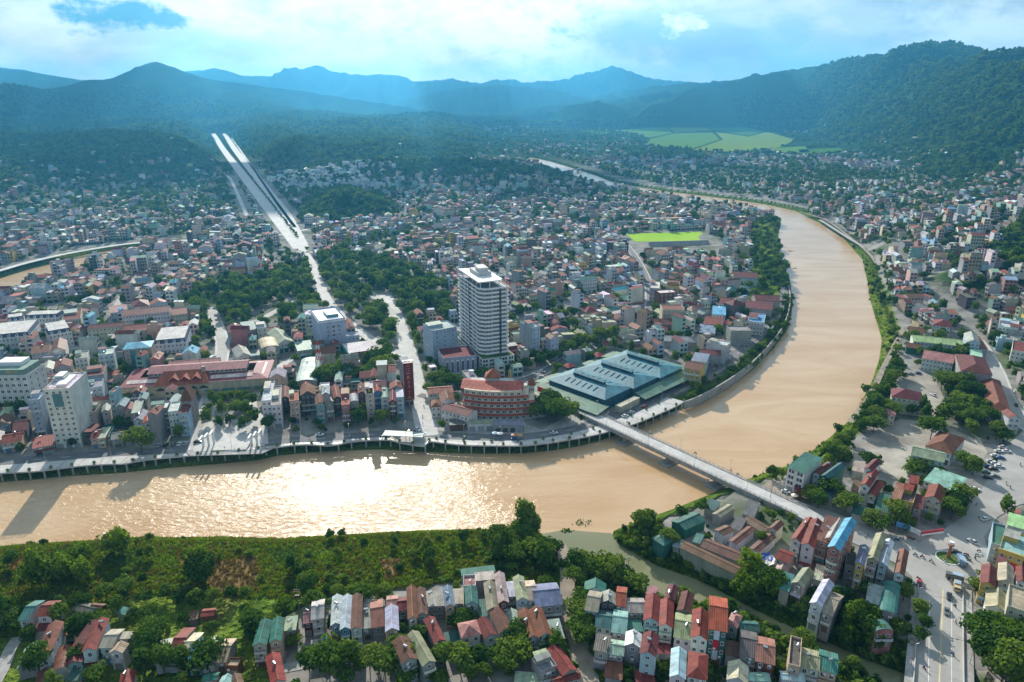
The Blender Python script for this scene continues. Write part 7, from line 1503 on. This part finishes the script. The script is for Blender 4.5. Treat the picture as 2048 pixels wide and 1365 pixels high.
# ------------------------------------------------------------------ vehicles, riders, street furniture
def loft(mb, secs, mi=0):
    """join cross-sections (same point count) into one skin with end caps"""
    for A, B in zip(secs[:-1], secs[1:]):
        n = len(A)
        for i in range(n): j = (i + 1) % n; mb.face([A[i], A[j], B[j], B[i]], mi=mi)
    mb.face(secs[0][::-1], mi=mi); mb.face(secs[-1], mi=mi)
def wheel_mesh(r, w):
    m = MB(); n = 10
    for s in (-1, 1): m.face([(r * math.cos(2 * math.pi * i / n), s * w / 2, r * math.sin(2 * math.pi * i / n)) for i in range(n)][::-s])
    for i in range(n): a, b = 2 * math.pi * i / n, 2 * math.pi * (i + 1) / n; m.face([(r * math.cos(a), -w / 2, r * math.sin(a)), (r * math.cos(b), -w / 2, r * math.sin(b)), (r * math.cos(b), w / 2, r * math.sin(b)), (r * math.cos(a), w / 2, r * math.sin(a))])
    return m.mesh('wheel', MT['dark'])
WHL = wheel_mesh(.33, .22); WHT = wheel_mesh(.48, .3); WHB = wheel_mesh(.28, .1)
def car_parts():
    def sec(x, hw, z0, z1, t=.85): return [(x, -hw, z0), (x, hw, z0), (x, hw, z1 * .8 + z0 * .2), (x, hw * t, z1), (x, -hw * t, z1), (x, -hw, z1 * .8 + z0 * .2)]
    b = MB(); loft(b, [sec(-2.15, .80, .35, .78), sec(-2.0, .86, .25, .88), sec(-1.2, .88, .22, .95), sec(.6, .88, .22, .95), sec(1.5, .87, .24, .86), sec(2.05, .80, .28, .70), sec(2.18, .72, .38, .6)]); body = b.mesh('body', MT['gloss'])
    c = MB(); loft(c, [sec(-1.75, .70, .9, .95, .9), sec(-1.15, .74, .9, 1.42, .86), sec(.1, .74, .9, 1.46, .86), sec(1.0, .72, .9, .95, .95)]); cab = c.mesh('cabin_glass', MT['glass'])
    r = MB(); loft(r, [sec(-1.12, .66, 1.43, 1.49), sec(-.5, .66, 1.45, 1.52), sec(.1, .66, 1.45, 1.50)]); roof = r.mesh('roof_panel', MT['gloss'])
    l = MB().box(2.12, 2.2, -.66, -.42, .55, .68); h1 = l.mesh('headlight', MT['white']); return body, cab, roof, h1
CB, CC, CR, CHL = car_parts()
CARN = dict(white=(.72, .72, .72), silver=(.45, .46, .47), black=(.02, .02, .024), red=(.28, .02, .03), blue=(.04, .10, .28), grey=(.14, .15, .16), green=(.08, .2, .14), tan=(.45, .35, .22))
def vec_of(a, b): d = G(*b) - G(*a); return math.atan2(d.y, d.x)
def car(px, head, colour, label, z=.2, s=1.0):
    p = G(*px); o = empty('parked_car' if 'parked' in label else 'car', (p.x, p.y, z), head); o.scale = (s,) * 3; c = CARN[colour]
    inst('body', CB, (0, 0, 0), parent=o, col=c); inst('cabin_glass', CC, (0, 0, 0), parent=o); inst('roof_panel', CR, (0, 0, 0), parent=o, col=c)
    for x in (-1.3, 1.35):
        for y in (-.8, .8): inst('wheel', WHL, (x, y, .33), parent=o)
    for y in (0, 1.08): inst('headlight', CHL, (0, y, 0), parent=o)
    tag(o, label, 'car', 'cars in the streets')
S_ = vec_of((1880, 1360), (1886, 1190))
car((1898, 1196), S_ + math.pi, 'black', 'black car on the lower bridge road, first behind the tan three-wheeler')
car((1893, 1226), S_ + math.pi, 'grey', 'dark grey car on the lower bridge road, behind the black car')
car((1944, 1086), R(110), 'silver', 'silver car entering the roundabout from the upper road'); car((1970, 1041), R(20), 'white', 'white car turning by the corner shop')
car((1912, 1108), R(-25), 'black', 'black car circling beside the traffic island'); car((1572, 986), R(-28), 'white', 'white car parked at the bridge end', .1); car((1613, 1029), R(-28), 'red', 'dark red car leaving the bridge street')
car((1838, 1168), S_, 'red', 'red car parked at the kerb beside the brown tiled house'); car((1950, 981), R(-20), 'white', 'white car parked outside the red shop front'); car((640, 872), R(5), 'white', 'white car on the quay street before the quay row'); car((835, 862), R(-40), 'white', 'white car turning out of the white lit street'); car((820, 866), R(0), 'red', 'dark red car on the quay street below the red billboard tower')
car((1108, 868), R(8), 'white', 'white car on the quay street under the trees'); car((1250, 834), R(28), 'white', 'white car parked below the teal market'); car((1262, 827), R(28), 'silver', 'silver car parked below the teal market'); car((1290, 815), R(30), 'red', 'red car parked below the teal market')
for k, (u, v, c) in enumerate([(2012, 888, 'grey'), (2006, 897, 'silver'), (1998, 905, 'white'), (1990, 914, 'white'), (2000, 918, 'blue'), (2013, 905, 'white'), (1982, 925, 'silver'), (1990, 929, 'white'), (1975, 935, 'blue'), (1986, 940, 'black'), (1970, 946, 'green'), (1998, 935, 'white'), (1975, 958, 'black'), (1990, 955, 'grey')]):
    car((u, v), R(-14), c, f'{c} car parked beside the yard fence, {["first", "second", "third", "fourth", "fifth", "sixth", "seventh", "eighth", "ninth", "tenth", "eleventh", "twelfth", "thirteenth", "fourteenth"][k]} from the top', .2)
car((1821, 749), R(10), 'silver', 'silver car parked in the school yard by the gate'); car((1836, 748), R(10), 'blue', 'blue car parked in the school yard beside silver car'); car((1866, 792), R(100), 'white', 'white car parked deep in the school yard'); car((2032, 812), R(60), 'black', 'black car on the upper right street'); car((2030, 785), R(60), 'white', 'white car on the upper right street')
for k, (u, c) in enumerate([(318, 'silver'), (332, 'black'), (346, 'grey'), (360, 'white'), (372, 'silver')]): car((u, 893 - k * 1.0), R(95), c, f'{c} car parked by the quay street left of the plaza, {["first", "second", "third", "fourth", "fifth"][k]} in line')
car((396, 886), R(10), 'black', 'black car parked on the plaza edge'); car((1085, 745), R(-30), 'white', 'white car near the monument junction'); car((1152, 706), R(22), 'white', 'white car under the market street trees'); car((1082, 756), R(35), 'silver', 'silver car at the monument junction'); car((960, 768), R(12), 'grey', 'dark grey car below the apartment tower')
car((798, 1302), R(8), 'white', 'white car parked on the lane before the front row')
for k, (u, v) in enumerate([(1030, 880), (1035, 770), (1122, 800)]): car((u, v), R(8 + 40 * (k == 2)), ('blue', 'silver', 'white')[k], ('blue car on the quay street before the shop row', 'silver car passing the ochre monument', 'white car on the bridge approach')[k])
def truck(px, head, col, label, L=6.5):
    p = G(*px); o = empty('truck', (p.x, p.y, .2), head)
    MB().box(L / 2 - 1.9, L / 2, -1.05, 1.05, .5, 2.3).build('cab', MT['gloss'], o, col); MB().box(L / 2 - .9, L / 2 + .02, -.95, .95, 1.4, 2.1).build('windscreen', MT['glass'], o)
    MB().box(-L / 2, L / 2 - 2.05, -1.15, 1.15, .8, 2.6).build('load_bed', MT['plain'], o, tuple(v * .8 + .08 for v in col)); MB().box(-L / 2 + .1, L / 2 - 2.1, -1.0, 1.0, 2.6, 2.75).build('tarpaulin', MT['plain'], o, (.3, .4, .5))
    for x in (-L / 2 + 1.2, L / 2 - 1.2):
        for y in (-.95, .95): inst('wheel', WHT, (x, y, .48), parent=o)
    tag(o, label, 'truck', 'trucks in the streets')
truck((1922, 1128), R(75), (.16, .25, .4), 'blue truck with tarpaulin load beside the traffic island'); truck((1908, 1160), R(150), (.10, .11, .10), 'dark truck crossing below the traffic island', 6.0); truck((1913, 1180), S_ + math.pi, (.55, .42, .22), 'small tan truck on the lower bridge road', 4.6)
truck((425, 720), R(80), (.5, .5, .5), 'grey truck on the street beside the park')
# riders on motorbikes
def skin_body(name, joints, edges, rad, m):
    me = bpy.data.meshes.new(name); me.from_pydata(joints, edges, []); o = bpy.data.objects.new(name, me); COL.objects.link(o); md = o.modifiers.new('skin', 'SKIN'); md.use_smooth_shade = True
    for v, r_ in zip(me.skin_vertices[0].data, rad): v.radius = (r_, r_)
    me.skin_vertices[0].data[0].use_root = True; o.modifiers.new('sub', 'SUBSURF').levels = 1
    bpy.context.view_layer.update(); ev = o.evaluated_get(bpy.context.evaluated_depsgraph_get()); out = bpy.data.meshes.new_from_object(ev); bpy.data.objects.remove(o); out.materials.clear(); out.materials.append(m); out.name = name; return out
J = [(0, 0, .82), (.02, 0, 1.15), (.06, 0, 1.38), (.08, 0, 1.52), (.10, 0, 1.66), (.28, .12, .80), (.22, .14, .42), (.30, .14, .32), (.28, -.12, .80), (.22, -.14, .42), (.30, -.14, .32), (.06, .20, 1.32), (.28, .24, 1.12), (.50, .22, 1.08), (.06, -.20, 1.32), (.28, -.24, 1.12), (.50, -.22, 1.08)]
E_ = [(0, 1), (1, 2), (2, 3), (3, 4), (0, 5), (5, 6), (6, 7), (0, 8), (8, 9), (9, 10), (2, 11), (11, 12), (12, 13), (2, 14), (14, 15), (15, 16)]
RIDER = skin_body('rider_body', J, E_, [.16, .15, .15, .07, .13, .09, .06, .05, .09, .06, .05, .07, .05, .04, .07, .05, .04], MT['plain'])
JS = [(0, 0, .90), (0, 0, 1.2), (0, 0, 1.42), (0, 0, 1.53), (.02, 0, 1.66), (.04, .10, .48), (0, .11, .06), (.1, .12, .04), (-.04, -.10, .48), (-.06, -.11, .06), (.04, -.12, .04), (0, .2, 1.38), (.02, .26, 1.1), (.06, .27, .86), (0, -.2, 1.38), (.02, -.26, 1.1), (.06, -.27, .86)]
WALKER = skin_body('walker_body', JS, E_, [.15, .14, .15, .06, .12, .09, .06, .04, .09, .06, .04, .07, .05, .04, .07, .05, .04], MT['plain'])
BF = MB(); loft(BF, [[(x, -w, z0), (x, w, z0), (x, w, z1), (x, -w, z1)] for x, w, z0, z1 in ((-.75, .08, .55, .62), (-.5, .14, .45, .74), (0, .13, .35, .78), (.3, .10, .35, .62), (.5, .12, .45, .9), (.62, .08, .6, 1.0))]); BF.box(.48, .56, -.34, .34, 1.0, 1.06); BF = BF.mesh('frame', MT['gloss'])
SH = ['red', 'blue', 'white', 'black', 'grey', 'green', 'tan']
def bike(px, head, k, where, rider=True, z=.2):
    p = G(*px); o = empty('motorbike', (p.x, p.y, z), head); c = SH[k % 7]; inst('frame', BF, (0, 0, 0), parent=o, col=CARN[c])
    for x in (-.6, .62): inst('wheel', WHB, (x, 0, .28), parent=o)
    tag(o, f'{c} motorbike {where}', 'motorbike', 'motorbikes in the streets')
    if rider: q = inst('person', RIDER, (p.x, p.y, z), head, col=CARN[SH[(k * 3 + 1) % 7]]); tag(q, f'rider in {SH[(k * 3 + 1) % 7]} on the {c} motorbike {where}', 'person', 'riders')
for k, (u, v, h, w) in enumerate([(1848, 1340, 95, 'alone near the bottom of the lower bridge road'), (1905, 1312, -85, 'second from the bottom on the lower road'), (1910, 1247, -85, 'just below the dark grey car'), (1909, 1215, -85, 'beside the dark grey car'), (1901, 1167, 60, 'near the dark truck'), (1925, 1178, -85, 'beside the small tan truck'), (1862, 1125, 150, 'crossing left of the traffic island'), (1844, 1116, 160, 'in front of the brown tiled house'), (1830, 1112, 160, 'at the street mouth left of the traffic island'), (1888, 1125, 100, 'at the rim of the traffic island'), (1950, 1120, 80, 'right of the blue truck'), (1952, 1012, 40, 'on the upper road above the roundabout'), (1958, 1036, 40, 'on the upper road beside the white car'), (2012, 970, 60, 'on the upper road near the parking'), (2020, 978, 60, 'following on the upper road near the parking'), (2040, 932, 60, 'high on the upper road'), (1460, 950, -28, 'in the middle of the long bridge'), (1475, 958, 152, 'over the right pier of the long bridge'), (1390, 915, 152, 'over the middle pier of the long bridge'), (1300, 875, -28, 'over the left pier of the long bridge'), (1255, 853, 152, 'at the town end of the long bridge'), (1198, 832, -28, 'coming onto the long bridge'), (1585, 1008, 152, 'at the far end of the long bridge'), (1593, 1020, 152, 'behind the white parked car'), (845, 835, 80, 'on the white lit street'), (848, 815, -95, 'higher on the white lit street'), (700, 876, 5, 'on the quay street before the row'), (930, 876, 3, 'on the quay street before the arcade')]):
    bike((u, v), R(h), k, w, z=1.95 if 'long bridge' in w else .2)
r_ = random.Random(2)
for k in range(34):
    u, v = r_.choice([(1838 + r_.uniform(-8, 6), 1135 + 40 * r_.random()), (1925 + r_.uniform(0, 40), 1100 + 25 * r_.random()), (1975 + r_.uniform(0, 25), 1110 + 20 * r_.random()), (1780 + 50 * r_.random(), 1078 + 6 * r_.random()), (1830 + 30 * r_.random(), 1070)])
    bike((u, v), R(r_.uniform(0, 360)), k, 'in the kerbside bike parking by the roundabout', False)
for k, (u, v, w) in enumerate([(1943, 1180, 'on the pavement beside the lower bridge road'), (1942, 1205, 'on the pavement above the parapet'), (470, 902, 'on the river stage steps'), (450, 900, 'standing below the river stage'), (620, 884, 'strolling on the promenade before the quay row'), (980, 884, 'strolling on the promenade before the hotel'), (1290, 842, 'on the promenade below the teal market'), (846, 850, 'crossing the white lit street'), (1735, 1075, 'beside the tree-shaded shops'), (1850, 1175, 'at the kerb near the red car'), (720, 880, 'at the promenade rail'), (500, 886, 'crossing the plaza')]):
    p = G(u, v); q = inst('person', WALKER, (p.x, p.y, .17), r_.uniform(0, 6), col=CARN[SH[k % 7]]); tag(q, f'person in {SH[k % 7]} {w}', 'person', 'people on foot')
# planters along the promenade edge
def planters():
    pot = MB().cyl(0, 0, 0, .7, .55, 8, .7); pot = pot.mesh('pot', MT['conc']); k = 0
    names = 'promenade edge planter with a small fan palm'
    acc = 0
    for i in range(1, len(edgeP)):
        acc += (edgeP[i] - edgeP[i - 1]).length
        if acc < 7.5: continue
        acc = 0; p = edgeP[i]; o = empty('planter', (p.x, p.y + .9, .16), rt.uniform(0, 6)); inst('pot', pot, (0, 0, 0), parent=o); c = inst('palm_crown', TREES['planter']['crown'], (0, 0, .5), parent=o); c.scale = (1.1,) * 3
        tag(o, 'small palm in a round concrete planter on the promenade rail', 'planter', 'planters along the promenade'); k += 1
    N = normals(quayP)
    for i in range(0, len(quayP)):
        if i % 3 or i < 20: continue
        p = quayP[i] - N[i] * 5.2; u, v, d = project(p.x, p.y, 0)
        if not (860 < u < 1370): continue
        o = empty('planter', (p.x, p.y, .16)); inst('pot', pot, (0, 0, 0), parent=o); inst('palm_crown', TREES['planter']['crown'], (0, 0, .5), parent=o); tag(o, 'dark shrub in a round concrete planter along the quay kerb', 'planter', 'planters along the quay kerb')
planters()
def lamps():
    m = MB().tube((0, 0, 0), (0, 0, 8.5), .11, 6, .06); m.tube((0, 0, 8.4), (1.4, 0, 9.0), .05, 5); pole = m.mesh('pole', MT['steel']); hd = MB().box(1.0, 2.0, -.16, .16, 8.92, 9.06).mesh('lamp_head', MT['dark'])
    def lamp(p, rz, lab, grp): o = empty('street_lamp', (p.x, p.y, 0), rz); inst('pole', pole, (0, 0, 0), parent=o); inst('lamp_head', hd, (0, 0, 0), parent=o); tag(o, lab, 'street lamp', grp)
    N = normals(quayP); last = None
    for i, p in enumerate(quayP):
        if i % 7 == 0: u, v, d = project(p.x, p.y, 0); (lamp(p - N[i] * 4.6, math.atan2(N[i].y, N[i].x), 'tall grey street lamp on the river side of the quay street', 'quay street lamps') if 0 < u < 1600 else None)
    for u, v, w in ((1831, 1215, 'left parapet of the lower bridge, upper one'), (1822, 1330, 'left parapet of the lower bridge, lower one'), (1935, 1215, 'right parapet of the lower bridge, upper one'), (1939, 1330, 'right parapet of the lower bridge, lower one')): lamp(G(u, v), 0 if u < 1880 else math.pi, f'grey street lamp on the {w}', 'lower bridge lamps')
    def power(px, lab, h=9):
        p = G(*px); o = empty('power_pole', (p.x, p.y, 0)); MB().cyl(0, 0, -.5, h, .16, 6, .11).build('pole', MT['conc'], o)
        for z in (h - .4, h - 1.2): MB().box(-1.0, 1.0, -.06, .06, z, z + .12).build('crossarm', MT['dark'], o)
        for x in (-.85, 0, .85): MB().cyl(x, 0, h - .28, h, .06, 5).build('insulator', MT['white'], o)
        tag(o, lab, 'power pole', 'power poles'); return p + Vector((0, 0, h - .3))
    P_ = [power(q, l) for q, l in (((1255, 1155), 'concrete power pole beside the stony lane near the creek'), ((1030, 1330), 'concrete power pole among trees below the red tiled pair'), ((598, 1220), 'concrete power pole at the corner of the farm plots'), ((1540, 1003), 'power pole at the bridge end'), ((1756, 1062), 'power pole before the shaded shops'), ((2040, 1040), 'power pole at the ochre corner shop'), ((1268, 690), 'power pole at the corner behind the teal market'))]
    MB().box(-.7, .7, -.35, .35, 5.5, 6.4).build('transformer', MT['dark'], bpy.data.objects['power_pole.002'])
    for a, b in (((1700, 1190), (1950, 1245)), ((1640, 1240), (1950, 1330))):
        A, B = G(*a) + Vector((0, 0, 8.5)), G(*b) + Vector((0, 0, 8.5)); m = MB(); pr = A
        for k in range(1, 9): t = k / 8; q = A.lerp(B, t) - Vector((0, 0, 1.6 * 4 * t * (1 - t))); m.tube(pr, q, .035, 4); pr = q
        o = m.build('power_cable', MT['dark']); tag(o, 'thin dark cable hanging across the lower bridge road, ' + ('upper one' if b[1] < 1300 else 'lower one'), 'cable', 'cables over the lower bridge road')
lamps()
def mast(px, h, lab):
    p = G(*px); o = empty('telecom_mast', (p.x, p.y, 0)); n = 8
    for k in range(n):
        z0, z1 = h * k / n, h * (k + 1) / n; w0, w1 = 2.6 * (1 - .8 * k / n), 2.6 * (1 - .8 * (k + 1) / n); m = MB(); C = [(-1, -1), (1, -1), (1, 1), (-1, 1)]
        for i in range(4):
            a, b = C[i], C[(i + 1) % 4]; m.tube((a[0] * w0, a[1] * w0, z0), (a[0] * w1, a[1] * w1, z1), .22, 4); m.tube((a[0] * w0, a[1] * w0, z0), (b[0] * w1, b[1] * w1, z1), .14, 4); m.tube((b[0] * w0, b[1] * w0, z0), (a[0] * w1, a[1] * w1, z1), .14, 4)
        m.build('lattice_section', MT['plain'], o, (.5, .05, .04) if k % 2 else (.7, .7, .7))
    tag(o, lab, 'mast', 'telecom masts')
mast((1013, 322), 56, 'red and white lattice mast far off by the distant river bend'); mast((525, 560), 34, 'lattice mast rising from roofs behind the park'); mast((640, 745), 22, 'slim lattice mast behind the curved grey shed')
def odds():
    p = G(1163, 1045, WZ)
    for (u, v, s, w) in ((1163, 1046, 1.0, 'drifting at the creek mouth'), (1135, 1062, .6, 'near the tip of the farm bank'), (1580, 503, 1.2, 'in the upper bend, upstream one'), (1573, 525, 1.3, 'in the upper bend, downstream one'), (1590, 537, .5, 'in the upper bend, smallest')):
        p = G(u, v, WZ); m = MB(); q = random.Random(u)
        for k in range(46): a = q.uniform(0, 6.28); d = q.uniform(0, 3.2) * s; x, y = d * math.cos(a) * 1.6, d * math.sin(a); b = q.uniform(0, 6.28); dx, dy = .5 * math.cos(b), .5 * math.sin(b); m.face([(x - dx, y - dy, 0), (x + dx, y + dy, 0), (x + dx * .4, y + dy * .4, q.uniform(.2, .7)), (x - dx * .6, y - dy * .6, q.uniform(.1, .5))], uv=[(0, 0)] * 4)
        o = m.build('water_weed', MT['leaf']); o.location = (p.x, p.y, WZ + .02); tag(o, f'patch of floating green weed {w}', 'water weed', 'floating weed')
    m = MB(); P = [G(u, v, WZ + .15) for u, v in ((1083, 1074), (1100, 1086), (1118, 1100), (1136, 1116))]
    for a, b in zip(P[:-1], P[1:]): m.tube(a, b, .45, 6)
    o = m.build('floating_boom', MT['bark']); tag(o, 'dark floating boom closing the creek mouth', 'boom')
    for k, (u, v, c) in enumerate([(990, 874, (.45, .58, .7)), (1000, 875, (.6, .62, .64)), (1028, 878, (.5, .2, .1)), (1040, 878, (.55, .3, .1)), (1588, 1000, (.7, .62, .5)), (1610, 1003, (.72, .6, .55)), (1745, 1050, (.65, .6, .5))]):
        p = G(u, v); o = empty('parasol', (p.x, p.y, .1)); cnp = MB(); n = 8
        for i in range(n): a, b = 2 * math.pi * i / n, 2 * math.pi * (i + 1) / n; cnp.face([(1.7 * math.cos(a), 1.7 * math.sin(a), 2.3), (1.7 * math.cos(b), 1.7 * math.sin(b), 2.3), (0, 0, 3.0)])
        cnp.build('canopy', MT['plain'], o, c); MB().tube((0, 0, 0), (0, 0, 2.95), .04, 5).build('pole', MT['steel'], o); nm = ['pale blue', 'white', 'rust', 'ochre', 'cream', 'pinkish', 'beige'][k]; tag(o, f'{nm} parasol ' + ('before the hotel shop row' if u < 1100 else 'beside the bridge street'), 'parasol', 'parasols')
    for k, (u, v, w_, d_, c, lab) in enumerate([(1915, 978, 7, 3.5, (.03, .22, .55), 'bright blue tarpaulin beside the turquoise block'), (1527, 1123, 6, 5, (.03, .10, .5), 'blue tarpaulin at the end of the brown sheds'), (1538, 1130, 5, 6, (.6, .6, .58), 'white tarpaulin next to the blue tarpaulin')]):
        p = G(u, v); m = MB(); n = 5
        for i in range(n):
            for j in range(n):
                zf = lambda a, b: 2.2 + .5 * math.sin(a * 2.1 + k) * math.cos(b * 1.7); q = [(a / n * w_, b / n * d_, zf(a, b)) for a, b in ((i, j), (i + 1, j), (i + 1, j + 1), (i, j + 1))]; m.face(q)
        o = m.build('tarpaulin', MT['plain'], None, c); o.location = (p.x - w_ / 2, p.y - d_ / 2, 0); tag(o, lab, 'tarpaulin', 'tarpaulins')
    # billboard strip over the shaded shops at the junction
    for k, (a, b, c, lab) in enumerate([((1792, 1052), (1820, 1060), (.10, .28, .55), 'blue shop signboard above the junction pavement'), ((1820, 1062), (1840, 1072), (.62, .64, .64), 'white shop signboard above the junction pavement'), ((1842, 1072), (1886, 1066), (.5, .05, .07), 'long red and white shop signboard above the junction pavement')]):
        A, B = G(*a, 3.5), G(*b, 3.5); d = B - A; o = empty('shop_sign', (A.x, A.y, 0), math.atan2(d.y, d.x)); L = d.length; MB().box(0, L, -.12, .12, 3.4, 5.6).build('panel', MT['plain'], o, c)
        if k == 2: MB().box(0, L, -.16, -.11, 3.5, 4.3).build('white_band', MT['white'], o)
        for x in (.3, L - .3): MB().box(x - .08, x + .08, .12, .28, 0, 5).build('post', MT['steel'], o)
        tag(o, lab, 'sign', 'shop signs at the junction')
    m = MB(); P = [G(u, v, 1.2) for u, v in ((1210, 360), (1180, 342))]
    for u0, v0, u1, v1, w, lab in ((1135, 344, 1165, 337, 6, 'small pale bridge over the far river'),):
        A, B = G(u0, v0), G(u1, v1); d = B - A; o = empty('far_bridge', (A.x, A.y, 0), math.atan2(d.y, d.x)); L = d.length; MB().box(0, L, -w / 2, w / 2, .3, 1.2).build('deck', MT['conc_light'], o)
        for s in (-1, 1): MB().box(0, L, s * w / 2 - .1, s * w / 2 + .1, 1.2, 2.2).build('parapet', MT['conc_light'], o)
        for t in (.3, .7): MB().box(L * t - .8, L * t + .8, -w / 2, w / 2, -8, .3).build('pier', MT['conc'], o)
        tag(o, lab, 'bridge')
odds()
# ------------------------------------------------------------------ labels that single each house out
def name_houses():
    lab = {}
    for o, own, stem, zone, roof in HOUSES:
        if o.name.startswith('shed') and not own: stem = stem.replace('one-storey house', 'open shed').replace('two-storey house', 'tall shed')
        lab[o] = own or f'{stem} {zone}'.strip()
    pos = {h[0]: (h[0].location.x, h[0].location.y) for h in HOUSES}; roofs = {h[0]: h[4] for h in HOUSES}; objs = list(pos)
    def groups():
        g = {}
        for o in objs: g.setdefault(lab[o].lower(), []).append(o)
        return [v for v in g.values() if len(v) > 1]
    for g in groups():
        for o in g:
            near = sorted((q for q in objs if q is not o), key=lambda q: (pos[q][0] - pos[o][0]) ** 2 + (pos[q][1] - pos[o][1]) ** 2)
            near = [q for q in near[:6] if roofs[q] != roofs[o]] or near
            lab[o] += f', beside {roofs[near[0]]} roof'
    ordn = ['first', 'second', 'third', 'fourth', 'fifth', 'sixth', 'seventh', 'eighth', 'ninth', 'tenth', 'eleventh', 'twelfth']
    for g in groups():
        g.sort(key=lambda o: pos[o][0] / pos[o][1])
        for i, o in enumerate(g): lab[o] = f'{ordn[i % 12]} from left, ' + lab[o].split(', beside')[0]
    for o in objs:
        w = lab[o].split(); o['label'] = ' '.join(w[:16])
    # any pair still alike is set apart by size
name_houses()

def order_words(n):
    ones = ['', 'first', 'second', 'third', 'fourth', 'fifth', 'sixth', 'seventh', 'eighth', 'ninth', 'tenth', 'eleventh', 'twelfth', 'thirteenth', 'fourteenth', 'fifteenth', 'sixteenth', 'seventeenth', 'eighteenth', 'nineteenth']
    if n < 20: return ones[n]
    tens = {2: ('twentieth', 'twenty'), 3: ('thirtieth', 'thirty'), 4: ('fortieth', 'forty'), 5: ('fiftieth', 'fifty'), 6: ('sixtieth', 'sixty')}[min(6, n // 10)]
    return tens[0] if n % 10 == 0 else f'{tens[1]}-{ones[n % 10]}'
def single_out():
    """things that still share a label are told apart by their order across the view"""
    g = {}
    for o in scene.objects:
        if o.parent is None and o.get('label') and o.get('category'): g.setdefault(o['label'].lower(), []).append(o)
    for v in g.values():
        if len(v) < 2 or len(v) > 69: continue
        v.sort(key=lambda o: project(o.location.x, max(o.location.y, 120), o.location.z)[0])
        for i, o in enumerate(v):
            tail = f', {order_words(i + 1)} from left'; w = o['label'].split(); o['label'] = ' '.join(w[:13]) + tail
single_out()
# ------------------------------------------------------------------ air
def build_haze():
    bm = bmesh.new(); bmesh.ops.create_cube(bm, size=1)
    me = bpy.data.meshes.new('haze'); bm.to_mesh(me); bm.free()
    o = bpy.data.objects.new('haze', me); link(o)
    z0, z1 = -10.0, max(v.co.z for v in ground.data.vertices) + 25
    o.scale = (19600, 13200, z1 - z0); o.location = (0, 5900, (z0 + z1) / 2)
    m = bpy.data.materials.new('valley_air'); m.use_nodes = True; t = NT(m.node_tree); t.n.clear()
    out = t.new('ShaderNodeOutputMaterial'); v = t.new('ShaderNodeVolumePrincipled')
    v.inputs['Color'].default_value = HAZE_COL; v.inputs['Density'].default_value = HAZE_D; v.inputs['Anisotropy'].default_value = .5
    t.link(v.outputs[0], out.inputs['Volume']); me.materials.append(m)
    m.cycles.homogeneous_volume = True if hasattr(m.cycles, 'homogeneous_volume') else None
    tag(o, kind='stuff')
HAZE_COL = (.11, .52, .95, 1); HAZE_D = 1.0e-4
build_haze()
# broken cloud deck over the far valley, high above the haze: its shade and gaps make the dark hills and the light shafts
def cloud_bank():
    r = np.random.default_rng(40); bm = bmesh.new(); bmesh.ops.create_icosphere(bm, subdivisions=2, radius=1); V0 = np.array([v.co[:] for v in bm.verts]); F0 = np.array([[v.index for v in f.verts] for f in bm.faces]); bm.free()
    Vs, Fs, n = [], [], 0; gaps = [(-1950, 7900, 800, 1100), (260, 8700, 230, 900), (150, 5950, 620, 560), (800, 6400, 500, 500), (300, 4700, 900, 500), (-3600, 8500, 160, 700), (-800, 9000, 140, 700)]
    for gx_ in np.arange(-7000, 7001, 210):
        for gy_ in np.arange(4100, 9700, 210):
            x, y = gx_ + r.uniform(-90, 90), gy_ + r.uniform(-90, 90); c = fbm(np.array([x / 900]), np.array([y / 900]), 3)[0]
            if c < (.46 if y < 6000 else .50 if -5000 < x < 2000 else .60) or y < 4450 + 500 * (c - .5) + max(0, x + 250) * 2.2: continue
            if any(((x - a) / b) ** 2 + ((y - q) / d) ** 2 < 1 for a, q, b, d in gaps): continue
            s = r.uniform(170, 260); k = 1 + .25 * (fbm(V0[:, 0] * 2 + x, V0[:, 1] * 2 + y, 2) - .5)[:, None]
            Vs.append(V0 * k * np.array([s, s, s * r.uniform(.35, .6)]) + np.array([x, y, 1650 + r.uniform(-60, 120)])); Fs.append(F0 + n); n += len(V0)
    me = bpy.data.meshes.new('cloud_bank'); me.from_pydata(np.vstack(Vs).tolist(), [], np.vstack(Fs).tolist()); me.polygons.foreach_set('use_smooth', np.ones(len(me.polygons), bool))
    cm = bpy.data.materials.new('cloud_white'); cm.use_nodes = True; t = NT(cm.node_tree); t.n.clear(); d_ = t.new('ShaderNodeBsdfDiffuse', inp={0: (.85, .87, .9, 1)}); tr = t.new('ShaderNodeBsdfTranslucent', inp={0: (.85, .88, .92, 1)}); mx = t.new('ShaderNodeMixShader', inp={0: .5}); ou = t.new('ShaderNodeOutputMaterial')
    t.link(d_.outputs[0], mx.inputs[1]); t.link(tr.outputs[0], mx.inputs[2]); t.link(mx.outputs[0], ou.inputs[0]); me.materials.append(cm); o = bpy.data.objects.new('cloud_bank', me); link(o); o['kind'] = 'structure'
cloud_bank()
